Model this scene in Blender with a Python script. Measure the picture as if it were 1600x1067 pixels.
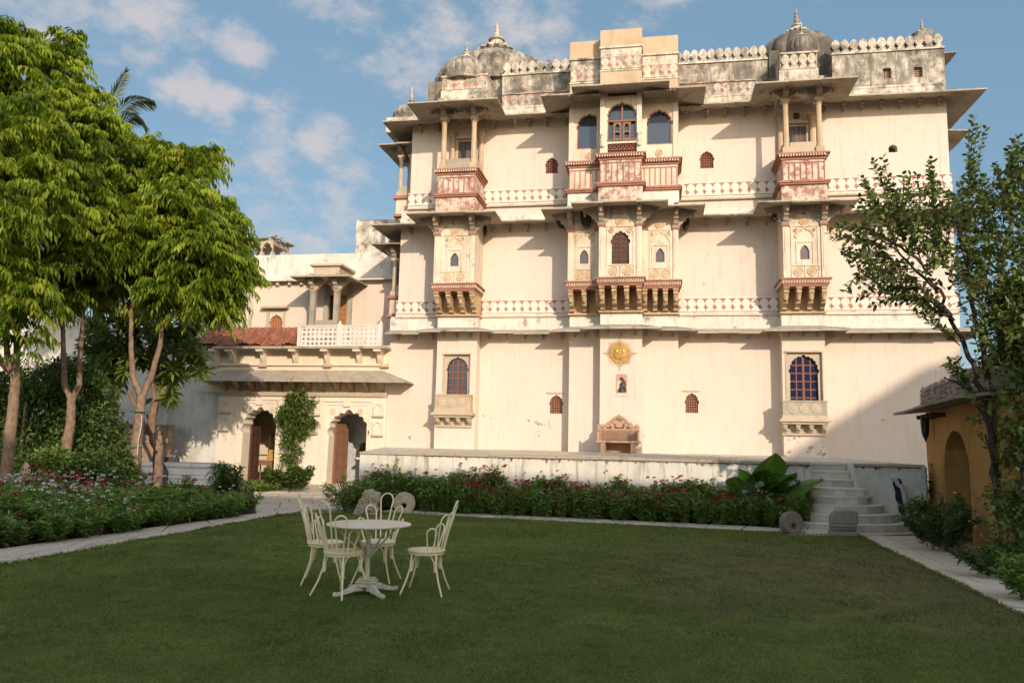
import bpy, bmesh, math, random
import numpy as np
from mathutils import Vector, Matrix
from mathutils.geometry import delaunay_2d_cdt
for o in list(bpy.data.objects): bpy.data.objects.remove(o)
SC = bpy.context.scene; COL = SC.collection
R_ = math.radians
random.seed(7); rng = np.random.default_rng(7)

# ------------------------------------------------------------------ camera
F_, CX, CY, EYE = 1244., 800., 533.5, 1.7
TILT, ROLL = R_(7.269), R_(1.2317)
_R0 = Vector((1, 0, 0)); _U0 = Vector((0, -math.sin(TILT), math.cos(TILT)))
FW = Vector((0, math.cos(TILT), math.sin(TILT)))
RT = math.cos(ROLL)*_R0 + math.sin(ROLL)*_U0
UP = -math.sin(ROLL)*_R0 + math.cos(ROLL)*_U0
EYEP = Vector((0, 0, EYE))
cam = bpy.data.cameras.new('camera'); camo = bpy.data.objects.new('camera', cam); COL.objects.link(camo)
M = Matrix.Identity(4)
for i in range(3):
    M[i][0] = RT[i]; M[i][1] = UP[i]; M[i][2] = -FW[i]; M[i][3] = EYEP[i]
camo.matrix_world = M
cam.sensor_width = 36; cam.lens = 36*F_/1600; cam.clip_end = 2000; cam.clip_start = .05
SC.camera = camo
# facade frame: local x along the facade, local y into the building, p = metres proud of the wall
OX, OY = 3.8698, 28.3733
ANG = R_(-10.5217)
UV = Vector((math.cos(ANG), math.sin(ANG), 0)); VV = Vector((-math.sin(ANG), math.cos(ANG), 0))
ORIG = Vector((OX, OY, 0))
def ray(x, y): return RT*((x-CX)/F_) - UP*((y-CY)/F_) + FW
def G(x, y, p=0.):
    d = ray(x, y); k = ((ORIG - VV*p - EYEP).dot(VV))/d.dot(VV); P = EYEP + d*k
    return ((P-ORIG).dot(UV), P.z)
def gu(x, y, p=0.): return G(x, y, p)[0]
def gz(x, y, p=0.): return G(x, y, p)[1]
def gd(x, y, z=0.):
    d = ray(x, y); k = (z-EYE)/d.z; return EYEP + d*k
def at(x, y, dep):
    d = ray(x, y); return EYEP + d*(dep/d.y)
def l2w(u, y, z=0.): return ORIG + UV*u + VV*y + Vector((0, 0, z))
# ------------------------------------------------------------------ light
SUNV = (UV*.54 - VV*1.0 + Vector((0, 0, .40))).normalized()
world = bpy.data.worlds.new('World'); SC.world = world; world.use_nodes = True
wn = world.node_tree; wn.nodes.clear()
def N(nt, t, **k):
    n = nt.nodes.new(t)
    for a, b in k.items(): setattr(n, a, b)
    return n
wo = N(wn, 'ShaderNodeOutputWorld'); bg = N(wn, 'ShaderNodeBackground'); bg.inputs[1].default_value = SKYS = .15
sky = N(wn, 'ShaderNodeTexSky', sky_type='NISHITA'); sky.sun_disc = False
sky.sun_elevation = math.asin(SUNV.z); sky.sun_rotation = math.atan2(SUNV.x, SUNV.y)
sky.air_density = 1.0; sky.dust_density = .9; sky.ozone_density = 1.3
tc = N(wn, 'ShaderNodeTexCoord')
def wmath(op, a, b=None, c=None):
    n = N(wn, 'ShaderNodeMath', operation=op)
    for i, v in enumerate((a, b, c)):
        if v is None: continue
        if isinstance(v, (int, float)): n.inputs[i].default_value = v
        else: wn.links.new(v, n.inputs[i])
    return n.outputs[0]
nz = N(wn, 'ShaderNodeTexNoise'); nz.inputs['Scale'].default_value = 15; nz.inputs['Detail'].default_value = 8; nz.inputs['Roughness'].default_value = .62
mp = N(wn, 'ShaderNodeMapping'); mp.inputs['Scale'].default_value = (1, 1, 1.7)
wn.links.new(tc.outputs['Generated'], mp.inputs['Vector']); wn.links.new(mp.outputs[0], nz.inputs['Vector'])
best = None
# a bank of fair-weather cloud puffs, each a direction in the sky and an angular size
CL = [(225, 20, 70, .9), (300, 143, 42, 1.25), (268, 140, 30, 1.0), (345, 160, 38, 1.15), (385, 82, 40, 1.05), (430, 200, 50, .85), (495, 210, 55, .9), (410, 250, 40, .6),
      (430, 370, 90, .62), (540, 300, 70, .65), (345, 300, 60, .6), (700, 60, 90, .62), (790, 25, 100, .66), (860, 40, 70, .5), (640, 95, 60, .5), (480, -10, 50, .6), (120, -60, 140, .8),
      (1000, -30, 90, .5), (600, -200, 200, .8), (60, 330, 120, .6), (-200, 200, 180, .8), (-300, 520, 150, .7), (1300, -300, 160, .6)]
for (x, y, r, a) in CL:
    d = ray(x, y).normalized()
    vm = N(wn, 'ShaderNodeVectorMath', operation='DISTANCE'); wn.links.new(tc.outputs['Generated'], vm.inputs[0]); vm.inputs[1].default_value = d
    v = wmath('SUBTRACT', a, wmath('MULTIPLY', vm.outputs['Value'], a*F_/r/1.25))
    best = v if best is None else wmath('MAXIMUM', best, v)
gen = N(wn, 'ShaderNodeTexNoise'); gen.inputs['Scale'].default_value = 2.2; gen.inputs['Detail'].default_value = 2
wn.links.new(mp.outputs[0], gen.inputs['Vector'])
sz = N(wn, 'ShaderNodeSeparateXYZ'); wn.links.new(tc.outputs['Generated'], sz.inputs[0]); ov = wmath('MINIMUM', wmath('MULTIPLY', wmath('SUBTRACT', sz.outputs[2], .54), 3.5), .45)
best = wmath('MAXIMUM', best, wmath('ADD', ov, wmath('MULTIPLY', wmath('SUBTRACT', gen.outputs[0], .5), 1.5)))  # cloud cover overhead, out of view, added to lift the ambient light
best = wmath('MAXIMUM', best, -.4)
msk = wmath('ADD', best, wmath('MULTIPLY', wmath('SUBTRACT', nz.outputs[0], .5), 2.6))
cr = N(wn, 'ShaderNodeMapRange', interpolation_type='SMOOTHSTEP'); wn.links.new(msk, cr.inputs[0])
cr.inputs[1].default_value = .05; cr.inputs[2].default_value = .95; cr.inputs[3].default_value = 0; cr.inputs[4].default_value = .82
mx = N(wn, 'ShaderNodeMix', data_type='RGBA'); wn.links.new(cr.outputs[0], mx.inputs[0])
tint = N(wn, 'ShaderNodeMix', data_type='RGBA', blend_type='MULTIPLY'); tint.inputs[0].default_value = 1
wn.links.new(sky.outputs[0], tint.inputs[6]); tint.inputs[7].default_value = (1.0, .95, .86, 1)
veil = N(wn, 'ShaderNodeMix', data_type='RGBA'); vd = N(wn, 'ShaderNodeVectorMath', operation='DOT_PRODUCT'); wn.links.new(tc.outputs['Generated'], vd.inputs[0]); vd.inputs[1].default_value = SUNV; vr = N(wn, 'ShaderNodeMapRange', interpolation_type='SMOOTHSTEP'); wn.links.new(vd.outputs['Value'], vr.inputs[0]); vr.inputs[1].default_value = -.25; vr.inputs[2].default_value = .55; vr.inputs[3].default_value = .80; vr.inputs[4].default_value = .0; wn.links.new(vr.outputs[0], veil.inputs[0]); veil.inputs[7].default_value = (.52, .94, 1.34, 1); wn.links.new(tint.outputs[2], veil.inputs[6])  # flat blue laid over the sky, faded sunward so the glow lifts the shade
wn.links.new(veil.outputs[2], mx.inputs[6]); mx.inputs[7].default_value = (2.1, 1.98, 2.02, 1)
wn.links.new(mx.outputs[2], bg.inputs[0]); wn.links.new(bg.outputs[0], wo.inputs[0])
sl = bpy.data.lights.new('sun', 'SUN'); sl.energy = 2.0; sl.angle = R_(.45); sl.color = (1, .835, .655)
so = bpy.data.objects.new('sun', sl); COL.objects.link(so); so.rotation_euler = SUNV.to_track_quat('Z', 'Y').to_euler(); so.location = (20, -20, 30)
SC.render.engine = 'CYCLES'; SC.cycles.max_bounces = 8; SC.cycles.diffuse_bounces = 6; SC.cycles.transparent_max_bounces = 8
vs = SC.view_settings; vs.view_transform = 'Standard'; vs.look = 'None'; vs.exposure = 1.06; vs.gamma = 1; vs.use_curve_mapping = False

# ------------------------------------------------------------------ materials
MT = {}
def newmat(name, rough=.85, spec=.3):
    m = bpy.data.materials.new(name); m.use_nodes = True; nt = m.node_tree
    b = nt.nodes['Principled BSDF']; b.inputs['Roughness'].default_value = rough; b.inputs['Specular IOR Level'].default_value = spec
    MT[name] = m; return m, nt, b
def c4(c): return (c[0], c[1], c[2], 1)
def noise(nt, scale, detail=5, rough=.6, stretch=(1, 1, 1), off=0, dist=0, lo=None, hi=None):
    g = N(nt, 'ShaderNodeNewGeometry'); mpn = N(nt, 'ShaderNodeMapping'); mpn.inputs['Scale'].default_value = stretch
    mpn.inputs['Location'].default_value = (off, off*1.3, off*.7)
    nt.links.new(g.outputs['Position'], mpn.inputs[0]); n = N(nt, 'ShaderNodeTexNoise')
    n.inputs['Scale'].default_value = scale; n.inputs['Detail'].default_value = detail; n.inputs['Roughness'].default_value = rough; n.inputs['Distortion'].default_value = dist
    nt.links.new(mpn.outputs[0], n.inputs['Vector'])
    if lo is None: return n.outputs[0]
    return mrange(nt, n.outputs[0], lo, hi)
def mrange(nt, s, lo, hi, a=0, b=1):
    r = N(nt, 'ShaderNodeMapRange', interpolation_type='SMOOTHSTEP'); nt.links.new(s, r.inputs[0])
    r.inputs[1].default_value = lo; r.inputs[2].default_value = hi; r.inputs[3].default_value = a; r.inputs[4].default_value = b; return r.outputs[0]
def mix(nt, f, a, b, blend='MIX'):
    n = N(nt, 'ShaderNodeMix', data_type='RGBA', blend_type=blend)
    for i, v in ((0, f), (6, a), (7, b)):
        if isinstance(v, (int, float)): n.inputs[i].default_value = v
        elif isinstance(v, tuple): n.inputs[i].default_value = c4(v)
        else: nt.links.new(v, n.inputs[i])
    return n.outputs[2]
def mm(nt, op, a, b):
    n = N(nt, 'ShaderNodeMath', operation=op)
    for i, v in enumerate((a, b)):
        if isinstance(v, (int, float)): n.inputs[i].default_value = v
        else: nt.links.new(v, n.inputs[i])
    return n.outputs[0]
def bump(nt, b, h, strength=.3, dist=.02):
    n = N(nt, 'ShaderNodeBump'); n.inputs['Strength'].default_value = strength; n.inputs['Distance'].default_value = dist
    nt.links.new(h, n.inputs['Height']); nt.links.new(n.outputs[0], b.inputs['Normal'])
def setc(nt, b, s): nt.links.new(s, b.inputs['Base Color'])
def zpos(nt):
    g = N(nt, 'ShaderNodeNewGeometry'); s = N(nt, 'ShaderNodeSeparateXYZ'); nt.links.new(g.outputs['Position'], s.inputs[0]); return s.outputs[2]
def rnd(nt): return N(nt, 'ShaderNodeObjectInfo').outputs['Random']

def plaster(name, base, stain, dirt=.3, black=0., red=0., redc=(.42, .15, .10), drip=0., off=0, bumps=.25):
    m, nt, b = newmat(name, .9, .15); base = tuple(x*.91 for x in base); stain = tuple(x*.91 for x in stain)
    n1 = noise(nt, 1.1, 6, .6, off=off, lo=.42, hi=.72); n2 = noise(nt, 5, 6, .65, (1, 1, .35), off+3, lo=.48, hi=.8)
    n0 = noise(nt, .45, 4, .6, off=off+8, lo=.35, hi=.7)
    base = mix(nt, mm(nt, 'MULTIPLY', n0, .35), base, tuple(c*k for c, k in zip(base, (.93, .90, .84))))
    c = mix(nt, mm(nt, 'MULTIPLY', n1, dirt), base, stain); c = mix(nt, mm(nt, 'MULTIPLY', n2, dirt*.8), c, tuple(x*.72 for x in stain))
    if red:
        r = noise(nt, 4, 8, .7, off=off+11, lo=.74-red*.5, hi=.86-red*.5)
        c = mix(nt, mm(nt, 'MULTIPLY', r, .85), c, redc)
    if drip:
        d = noise(nt, 7, 5, .65, (1, 1, .08), off+21, lo=.53, hi=.7)
        c = mix(nt, mm(nt, 'MULTIPLY', d, drip), c, (.17, .14, .11))
    if black:
        k1 = noise(nt, 1.3, 9, .72, off=off+31, lo=.62-black*.32, hi=.80-black*.25); k2 = noise(nt, 3.2, 8, .75, (1, 1, .3), off+41, lo=.62-black*.3, hi=.80-black*.25)
        k = mm(nt, 'MAXIMUM', k1, mm(nt, 'MULTIPLY', k2, .85)); c = mix(nt, mm(nt, 'MULTIPLY', k, .88), c, (.075, .065, .055))
        k3 = noise(nt, 14, 5, .7, off=off+51, lo=.5, hi=.75); c = mix(nt, mm(nt, 'MULTIPLY', k3, .4*black), c, (.2, .17, .13))
    if 'frieze' in name or 'merlon' in name:
        q = rnd(nt); c = mix(nt, mrange(nt, q, .45, 1.0, 0, .55), c, mix(nt, noise(nt, 9, 5, .7, off=off, lo=.35, hi=.6), tuple(x*.8 for x in stain), base))
    setc(nt, b, c)
    h = mm(nt, 'ADD', noise(nt, 2.2, 5, .6, off=off), mm(nt, 'MULTIPLY', noise(nt, 30, 4, .6), .25)); bump(nt, b, h, bumps, .03)
    return m
CREAM = (.72, .60, .515); PALE = (.72, .605, .53); WHITE = (.75, .69, .62)
plaster('cream_plaster', CREAM, (.66, .57, .43), .42, drip=.12)
plaster('pale_plaster', PALE, (.68, .57, .46), .45, off=5, drip=.17)
plaster('white_plaster', WHITE, (.6, .52, .43), .5, off=9, drip=.25, black=.26)
plaster('frieze_white', (.80, .74, .66), (.62, .5, .4), .45, red=.0, off=12, drip=.1)
plaster('weathered_frieze', (.70, .64, .56), (.4, .34, .27), .7, black=.78, off=14)
plaster('weathered_plaster', (.76, .69, .58), (.34, .28, .22), .85, black=.80, off=17, drip=.75, bumps=.6)
plaster('roof_merlon_plaster', (.72, .64, .54), (.42, .36, .28), .75, black=.66, off=19, drip=.35, bumps=.5)
plaster('half_weathered_plaster', (.76, .69, .58), (.5, .42, .33), .6, black=.55, off=27, drip=.45)
plaster('dome_plaster', (.58, .53, .45), (.28, .24, .19), .8, black=.78, off=37, drip=.95, bumps=.6)
plaster('dark_dome_plaster', (.42, .38, .32), (.14, .12, .10), .8, black=.9, off=39, drip=.7, bumps=.5)
plaster('bay_plaster', (.74, .64, .52), (.52, .40, .29), .55, black=.15, red=.08, drip=.25, off=43)
plaster('red_flaked_plaster', (.70, .59, .49), (.45, .28, .2), .6, red=.56, black=.30, drip=.4, off=47, redc=(.33, .13, .095))
plaster('red_traced_plaster', (.74, .60, .49), (.5, .33, .24), .5, red=.2, black=.2, drip=.35, off=53, redc=(.42, .17, .12))
plaster('red_moulding', (.42, .20, .14), (.26, .13, .09), .6, black=.22, drip=.2, off=59)
plaster('red_paint', (.46, .185, .12), (.55, .33, .22), .45, off=61)
plaster('corbel_stone', (.58, .42, .26), (.34, .2, .1), .7, black=.3, red=.1, off=67, drip=.3)
plaster('capital_stone', (.46, .38, .30), (.26, .19, .14), .7, black=.35, red=.03, off=71)
plaster('sandstone', (.56, .42, .29), (.38, .28, .18), .6, off=73, black=.05)
plaster('beige_stone', (.55, .45, .34), (.38, .32, .24), .5, off=79, black=.1)
plaster('grey_stone', (.42, .38, .31), (.26, .23, .18), .6, off=83, black=.2)
plaster('eave_stone', (.47, .41, .33), (.28, .24, .18), .7, off=89, black=.3)
plaster('relief_gold', (.70, .53, .36), (.52, .36, .24), .6, off=91)
plaster('gate_plaster', (.75, .635, .50), (.62, .52, .38), .35, off=97)
plaster('gate_plaster_pale', (.77, .68, .57), (.62, .55, .42), .3, off=98)
plaster('stained_wall', (.70, .66, .60), (.42, .36, .27), .75, off=101, black=.1, drip=.15)
plaster('terrace_wall', (.72, .68, .60), (.5, .46, .38), .6, off=103, black=.0, drip=.62)
plaster('terrace_floor', (.48, .39, .30), (.34, .27, .2), .6, off=107, black=.1)
plaster('lime_coping', (.30, .26, .2), (.16, .13, .1), .7, off=109, black=.6)
plaster('ochre_mud', (.50, .27, .09), (.36, .17, .05), .8, off=113, bumps=1.0)
plaster('rubble_stone', (.32, .27, .23), (.18, .15, .12), .7, off=127, black=.25, bumps=.6)
plaster('slate_and_void_dark', (.10, .085, .075), (.05, .045, .04), .7, off=131)  # dark stone, also the painted darkness of unlit interiors behind openings
plaster('blue_stone', (.26, .29, .33), (.14, .16, .19), .6, off=137, black=.2)
plaster('brown_relief', (.40, .27, .19), (.2, .13, .09), .7, off=139, black=.15)
plaster('bench_stone', (.52, .33, .22), (.36, .22, .14), .5, off=141)
plaster('marble', (.78, .74, .66), (.5, .41, .30), .6, off=149, drip=.2)
plaster('shade_room', (.42, .38, .33), (.3, .26, .22), .4, off=151)
plaster('pale_render', (.80, .72, .60), (.2, .18, .14), .5, off=157)  # kept pale so the unseen house bounces light onto the shaded lawn
plaster('boulder', (.26, .22, .17), (.14, .12, .09), .8, off=163, black=.3, bumps=1.0)
# veneer that differs stone by stone
def stoneset(name, cols, rough=.85, var=.25, bumps=.3, scale=8):
    m, nt, b = newmat(name, rough, .25)
    cr_ = N(nt, 'ShaderNodeValToRGB'); nt.links.new(rnd(nt), cr_.inputs[0]); e = cr_.color_ramp.elements
    while len(e) < len(cols): e.new(.5)
    for i, c in enumerate(cols): e[i].position = i/(len(cols)-1); e[i].color = c4(c)
    n = noise(nt, scale, 7, .65, lo=.35, hi=.75); c = mix(nt, mm(nt, 'MULTIPLY', n, .6), cr_.outputs[0], mix(nt, var*2, cr_.outputs[0], (.12, .10, .08)))
    setc(nt, b, c); bump(nt, b, noise(nt, scale*2.5, 6, .65), bumps, .02); return m
stoneset('paving_stone', [(.62, .52, .41), (.68, .57, .44), (.57, .48, .37), (.64, .53, .40)])
stoneset('awning_slab', [(.40, .34, .27), (.44, .355, .26), (.42, .36, .29), (.38, .33, .27), (.46, .38, .28)], scale=3)
stoneset('roof_tile', [(.34, .105, .055), (.24, .075, .045), (.40, .15, .08), (.15, .07, .05)], scale=12, var=.3)
stoneset('marble_panel', [(.74, .71, .64), (.60, .50, .34), (.68, .64, .55), (.52, .45, .34), (.76, .73, .68)], scale=5)
stoneset('rubble', [(.34, .28, .23), (.42, .36, .30), (.26, .21, .18), (.38, .30, .22)], scale=9)
def simple(name, c, rough=.6, spec=.4, var=.3, scale=12, metal=0, stretch=(1, 1, 1), bumps=.15):
    m, nt, b = newmat(name, rough, spec); b.inputs['Metallic'].default_value = metal
    n = noise(nt, scale, 5, .6, stretch, lo=.3, hi=.75)
    setc(nt, b, mix(nt, mm(nt, 'MULTIPLY', n, var*2), c, tuple(x*.45 for x in c)))
    if bumps: bump(nt, b, noise(nt, scale*2, 4, .6, stretch), bumps, .01)
    return m
simple('window_wood', (.22, .085, .045), .6, stretch=(3, 3, .4)); simple('dark_wood', (.095, .042, .026), .65, stretch=(3, 3, .3))
simple('pink_wood', (.26, .13, .08), .7); simple('orange_wood', (.42, .17, .06), .6, stretch=(3, 3, .4)); simple('table_wood', (.26, .15, .08), .6)
simple('terracotta_jali', (.38, .17, .10), .85); simple('red_jali', (.30, .10, .07), .85)
simple('chair_paint', (.90, .74, .46), .45, .5, .12, 6, bumps=.05); simple('table_base_paint', (.62, .55, .41), .55, .4, .25)
simple('table_top_paint', (.80, .66, .50), .4, .5, .15, 4, bumps=.05)
simple('bark', (.27, .18, .125), .9, .2, .45, 9, stretch=(1, 1, .8), bumps=1.0); simple('dark_bark', (.085, .062, .048), .9, .2, .4, 12, stretch=(1, 1, .4), bumps=.8)
simple('stem_green', (.10, .13, .045), .7); simple('honeycomb_wax', (.030, .022, .015), .8, bumps=.6); simple('lead_pipe', (.42, .42, .42), .5); simple('black_tar', (.02, .018, .016), .7)
simple('gold_paint', (.50, .29, .075), .5, .5, .35, 9); simple('bronze_dark', (.05, .045, .04), .5, .5); simple('brass', (.55, .36, .10), .4, metal=.6)
simple('pink_niche', (.55, .33, .24), .9); simple('green_twine', (.03, .25, .15), .6); simple('white_cable', (.5, .5, .47), .6); simple('iron_black', (.02, .02, .02), .5)
simple('pot_stone', (.4, .3, .22), .9); simple('terracotta_grey', (.44, .37, .26), .9); simple('sky_grey_wall', (.55, .55, .56), .9)
def glass(name, c, rough=.04, spec=.9):
    m, nt, b = newmat(name, rough, spec)
    n = noise(nt, 2.0, 3, .5); setc(nt, b, mix(nt, n, c, tuple(x*.5 for x in c))); bump(nt, b, noise(nt, 1.5, 2, .5), .03, .02); return m
glass('window_glass', (.045, .06, .085)); glass('blue_glass', (.02, .027, .075), .08, .6); glass('dim_glass', (.10, .12, .14), .15, .5)
def lawn_mask(nt):
    g = N(nt, 'ShaderNodeNewGeometry'); vm = N(nt, 'ShaderNodeVectorMath', operation='DISTANCE'); nt.links.new(g.outputs['Position'], vm.inputs[0]); vm.inputs[1].default_value = (4.6, 11.0, 0)
    return mm(nt, 'MULTIPLY', mrange(nt, mm(nt, 'ADD', vm.outputs['Value'], mm(nt, 'MULTIPLY', noise(nt, .7, 5, .6), 7)), 3.8, 8.4, 1, 0), .65)
def leafmat(name, dark, light, yellow=None, trans=.35, rough=.5, yfrac=.2, sheen=.35, lawn=False):
    m, nt, b = newmat(name, rough, sheen)
    a = N(nt, 'ShaderNodeAttribute', attribute_name='tint'); c = mix(nt, a.outputs['Fac'], dark, light)
    if yellow:
        n = noise(nt, 1.6, 3, .6, lo=.62-yfrac*.6, hi=.75); c = mix(nt, mm(nt, 'MULTIPLY', n, .75), c, yellow)
    if lawn:
        c = mix(nt, lawn_mask(nt), c, (.21, .165, .08)); c = mix(nt, noise(nt, .55, 6, .7, lo=.38, hi=.62, off=7), c, mix(nt, 1., c, (.58, .68, .58), 'MULTIPLY')); c = mix(nt, noise(nt, 3.5, 5, .7, lo=.42, hi=.66, off=17), c, mix(nt, 1., c, (.62, .66, .6), 'MULTIPLY')); c = mix(nt, mm(nt, 'MULTIPLY', noise(nt, 1.1, 6, .75, off=27, lo=.54, hi=.66), .45), c, (.40, .36, .12)); c = mix(nt, mm(nt, 'MULTIPLY', noise(nt, 1.7, 5, .7, off=2, lo=.52, hi=.72), .5), c, (.25, .22, .085))
    setc(nt, b, c); t = N(nt, 'ShaderNodeBsdfTranslucent'); nt.links.new(mix(nt, .5, c, mix(nt, 1., c, (1.5, 1.5, .6), 'MULTIPLY')), t.inputs[0])
    ms = N(nt, 'ShaderNodeMixShader'); ms.inputs[0].default_value = trans; nt.links.new(b.outputs[0], ms.inputs[1]); nt.links.new(t.outputs[0], ms.inputs[2])
    nt.links.new(ms.outputs[0], nt.nodes['Material Output'].inputs[0]); return m
leafmat('tree_leaf', (.06, .12, .014), (.30, .38, .036), (.45, .39, .05), .42, .38, .16)
leafmat('dull_leaf', (.022, .042, .012), (.07, .11, .026), None, .25, .5)
leafmat('shrub_leaf', (.038, .072, .018), (.12, .18, .042), None, .25, .5)
leafmat('frangipani_leaf', (.07, .115, .022), (.22, .28, .055), None, .3, .4)
leafmat('right_leaf', (.038, .070, .016), (.19, .24, .05), (.17, .13, .035), .25, .5, .1)
leafmat('bed_leaf', (.07, .14, .028), (.24, .35, .075), None, .3, .5)
leafmat('climber_leaf', (.05, .095, .015), (.15, .21, .04), None, .3, .5)
leafmat('palm_leaf', (.03, .045, .02), (.08, .10, .045), None, .2, .5)
leafmat('ear_leaf', (.05, .13, .022), (.15, .28, .05), None, .3, .4)
leafmat('grass_blade', (.090, .130, .020), (.25, .29, .055), (.33, .26, .08), .25, .6, .12, lawn=True)
leafmat('straw', (.16, .11, .05), (.30, .22, .10), None, .2, .7)
for nm, c in (('red_petal', (.42, .012, .02)), ('white_petal', (.75, .70, .72)), ('pink_petal', (.62, .25, .33)), ('orange_petal', (.55, .09, .02))):
    leafmat(nm, tuple(x*.75 for x in c), c, None, .25, .6)
# lawn, soil
m, nt, b = newmat('lawn_turf', .95, .1)
c = mix(nt, noise(nt, .55, 5, .6, lo=.35, hi=.7), (.125, .155, .032), (.20, .215, .048))
c = mix(nt, noise(nt, 30, 4, .7, lo=.3, hi=.8), c, (.055, .072, .022))
g = N(nt, 'ShaderNodeNewGeometry'); vm = N(nt, 'ShaderNodeVectorMath', operation='DISTANCE'); nt.links.new(g.outputs['Position'], vm.inputs[0]); vm.inputs[1].default_value = (5.0, 11.3, 0)
br = mm(nt, 'MULTIPLY', mrange(nt, mm(nt, 'ADD', vm.outputs['Value'], mm(nt, 'MULTIPLY', noise(nt, .7, 5, .6), 6)), 3.4, 8.2, 1, 0), .8)
c = mix(nt, br, c, (.19, .145, .075)); c = mix(nt, mm(nt, 'MULTIPLY', noise(nt, 2.2, 6, .7, off=4, lo=.55, hi=.75), .45), c, (.14, .115, .055))
setc(nt, b, c); bump(nt, b, noise(nt, 60, 3, .7), .6, .03)
simple('soil', (.085, .060, .042), .95, .1, .4, 5, bumps=.8); simple('dry_ground', (.20, .155, .11), .95, .1, .35, 3, bumps=.5)

# ------------------------------------------------------------------ mesh helpers
ORG = {}
def oddin(c, loops):
    k = False; x, y = c
    for lp in loops:
        n = len(lp); j = n-1
        for i in range(n):
            xi, yi = lp[i]; xj, yj = lp[j]
            if (yi > y) != (yj > y) and x < (xj-xi)*(y-yi)/(yj-yi)+xi: k = not k
            j = i
    return k
class MB:
    def __init__(s): s.v = []; s.f = []
    def add(s, vs_, fs): n = len(s.v); s.v += [tuple(v) for v in vs_]; s.f += [tuple(i+n for i in f) for f in fs]; return s
    def box(s, x0, x1, y0, y1, z0, z1):
        return s.add([(x0, y0, z0), (x1, y0, z0), (x1, y1, z0), (x0, y1, z0), (x0, y0, z1), (x1, y0, z1), (x1, y1, z1), (x0, y1, z1)],
                     [(0, 3, 2, 1), (4, 5, 6, 7), (0, 1, 5, 4), (1, 2, 6, 5), (2, 3, 7, 6), (3, 0, 4, 7)])
    def hexa(s, p): return s.add(p, [(0, 3, 2, 1), (4, 5, 6, 7), (0, 1, 5, 4), (1, 2, 6, 5), (2, 3, 7, 6), (3, 0, 4, 7)])
    def prism(s, poly, a, b, holes=(), ax='y'):
        """extrude a 2-D outline (with holes) from a to b along ax; outline coordinates are the other two axes in order"""
        loops = [list(poly)]+[list(h) for h in holes]; flat = []; edges = []
        for lp in loops:
            n0 = len(flat); flat += [Vector(q) for q in lp]; edges += [(n0+i, n0+(i+1) % len(lp)) for i in range(len(lp))]
        r = delaunay_2d_cdt(flat, edges, [], 1, 1e-7); V2, F2 = r[0], r[2]
        if holes: F2 = [f for f in F2 if oddin(sum((V2[i] for i in f), Vector((0, 0)))/len(f), loops)]
        def mk(q, t): return {'y': (q[0], t, q[1]), 'x': (t, q[0], q[1]), 'z': (q[0], q[1], t)}[ax]
        n = len(V2); s.add([mk(q, a) for q in V2]+[mk(q, b) for q in V2], [tuple(f) for f in F2]+[tuple(i+n for i in reversed(f)) for f in F2])
        for lp in loops:
            k = len(lp); s.add([mk(q, a) for q in lp]+[mk(q, b) for q in lp], [(i, (i+1) % k, k+(i+1) % k, k+i) for i in range(k)])
        return s
    def lathe(s, prof, cx=0, cy=0, cz=0, n=16, lobes=0, amp=0., ax='z', fade=None):
        vs_ = []; fs = []
        for k, (r, z) in enumerate(prof):
            am = amp*(fade[k] if fade else 1)
            for i in range(n):
                t = 2*math.pi*i/n; rr = r*(1+am*(abs(math.cos(lobes*t/2))-.5)) if lobes else r
                q = (rr*math.cos(t), rr*math.sin(t), z)
                if ax == 'y': q = (q[0], q[2], q[1])
                vs_.append((cx+q[0], cy+q[1], cz+q[2]))
        for k in range(len(prof)-1):
            for i in range(n): j = (i+1) % n; fs.append((k*n+i, k*n+j, (k+1)*n+j, (k+1)*n+i))
        fs.append(tuple(range(n))[::-1]); fs.append(tuple((len(prof)-1)*n+i for i in range(n)))
        return s.add(vs_, fs)
    def tube(s, pts, r, n=6):
        pts = [Vector(p) for p in pts]; rs = r if isinstance(r, (list, tuple)) else [r]*len(pts); vs_ = []; fs = []; a = None
        for k, p in enumerate(pts):
            d = (pts[min(k+1, len(pts)-1)]-pts[max(k-1, 0)]).normalized()
            if a is None: a = d.orthogonal().normalized()
            else: a = (a-d*a.dot(d)).normalized()
            b_ = d.cross(a)
            for i in range(n): t = 2*math.pi*i/n; vs_.append(p+(a*math.cos(t)+b_*math.sin(t))*rs[k])
        for k in range(len(pts)-1):
            for i in range(n): j = (i+1) % n; fs.append((k*n+i, k*n+j, (k+1)*n+j, (k+1)*n+i))
        fs.append(tuple(range(n))[::-1]); fs.append(tuple((len(pts)-1)*n+i for i in range(n)))
        return s.add(vs_, fs)
    def mesh(s, name, mat_, org=(0, 0, 0), smooth=False, bev=0):
        me = bpy.data.meshes.new(name); me.from_pydata([(x-org[0], y-org[1], z-org[2]) for x, y, z in s.v], [], s.f)
        bm = bmesh.new(); bm.from_mesh(me); bmesh.ops.remove_doubles(bm, verts=bm.verts, dist=1e-5); bmesh.ops.recalc_face_normals(bm, faces=bm.faces)
        if bev: bmesh.ops.bevel(bm, geom=[e for e in bm.edges if len(e.link_faces) == 2 and e.calc_face_angle(0) > .5], offset=bev, segments=1, affect='EDGES')
        bm.to_mesh(me); bm.free(); me.materials.append(MT[mat_])
        if smooth:
            me.polygons.foreach_set('use_smooth', [True]*len(me.polygons))
            try: me.set_sharp_from_angle(angle=R_(40))
            except Exception: pass
        return me
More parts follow.
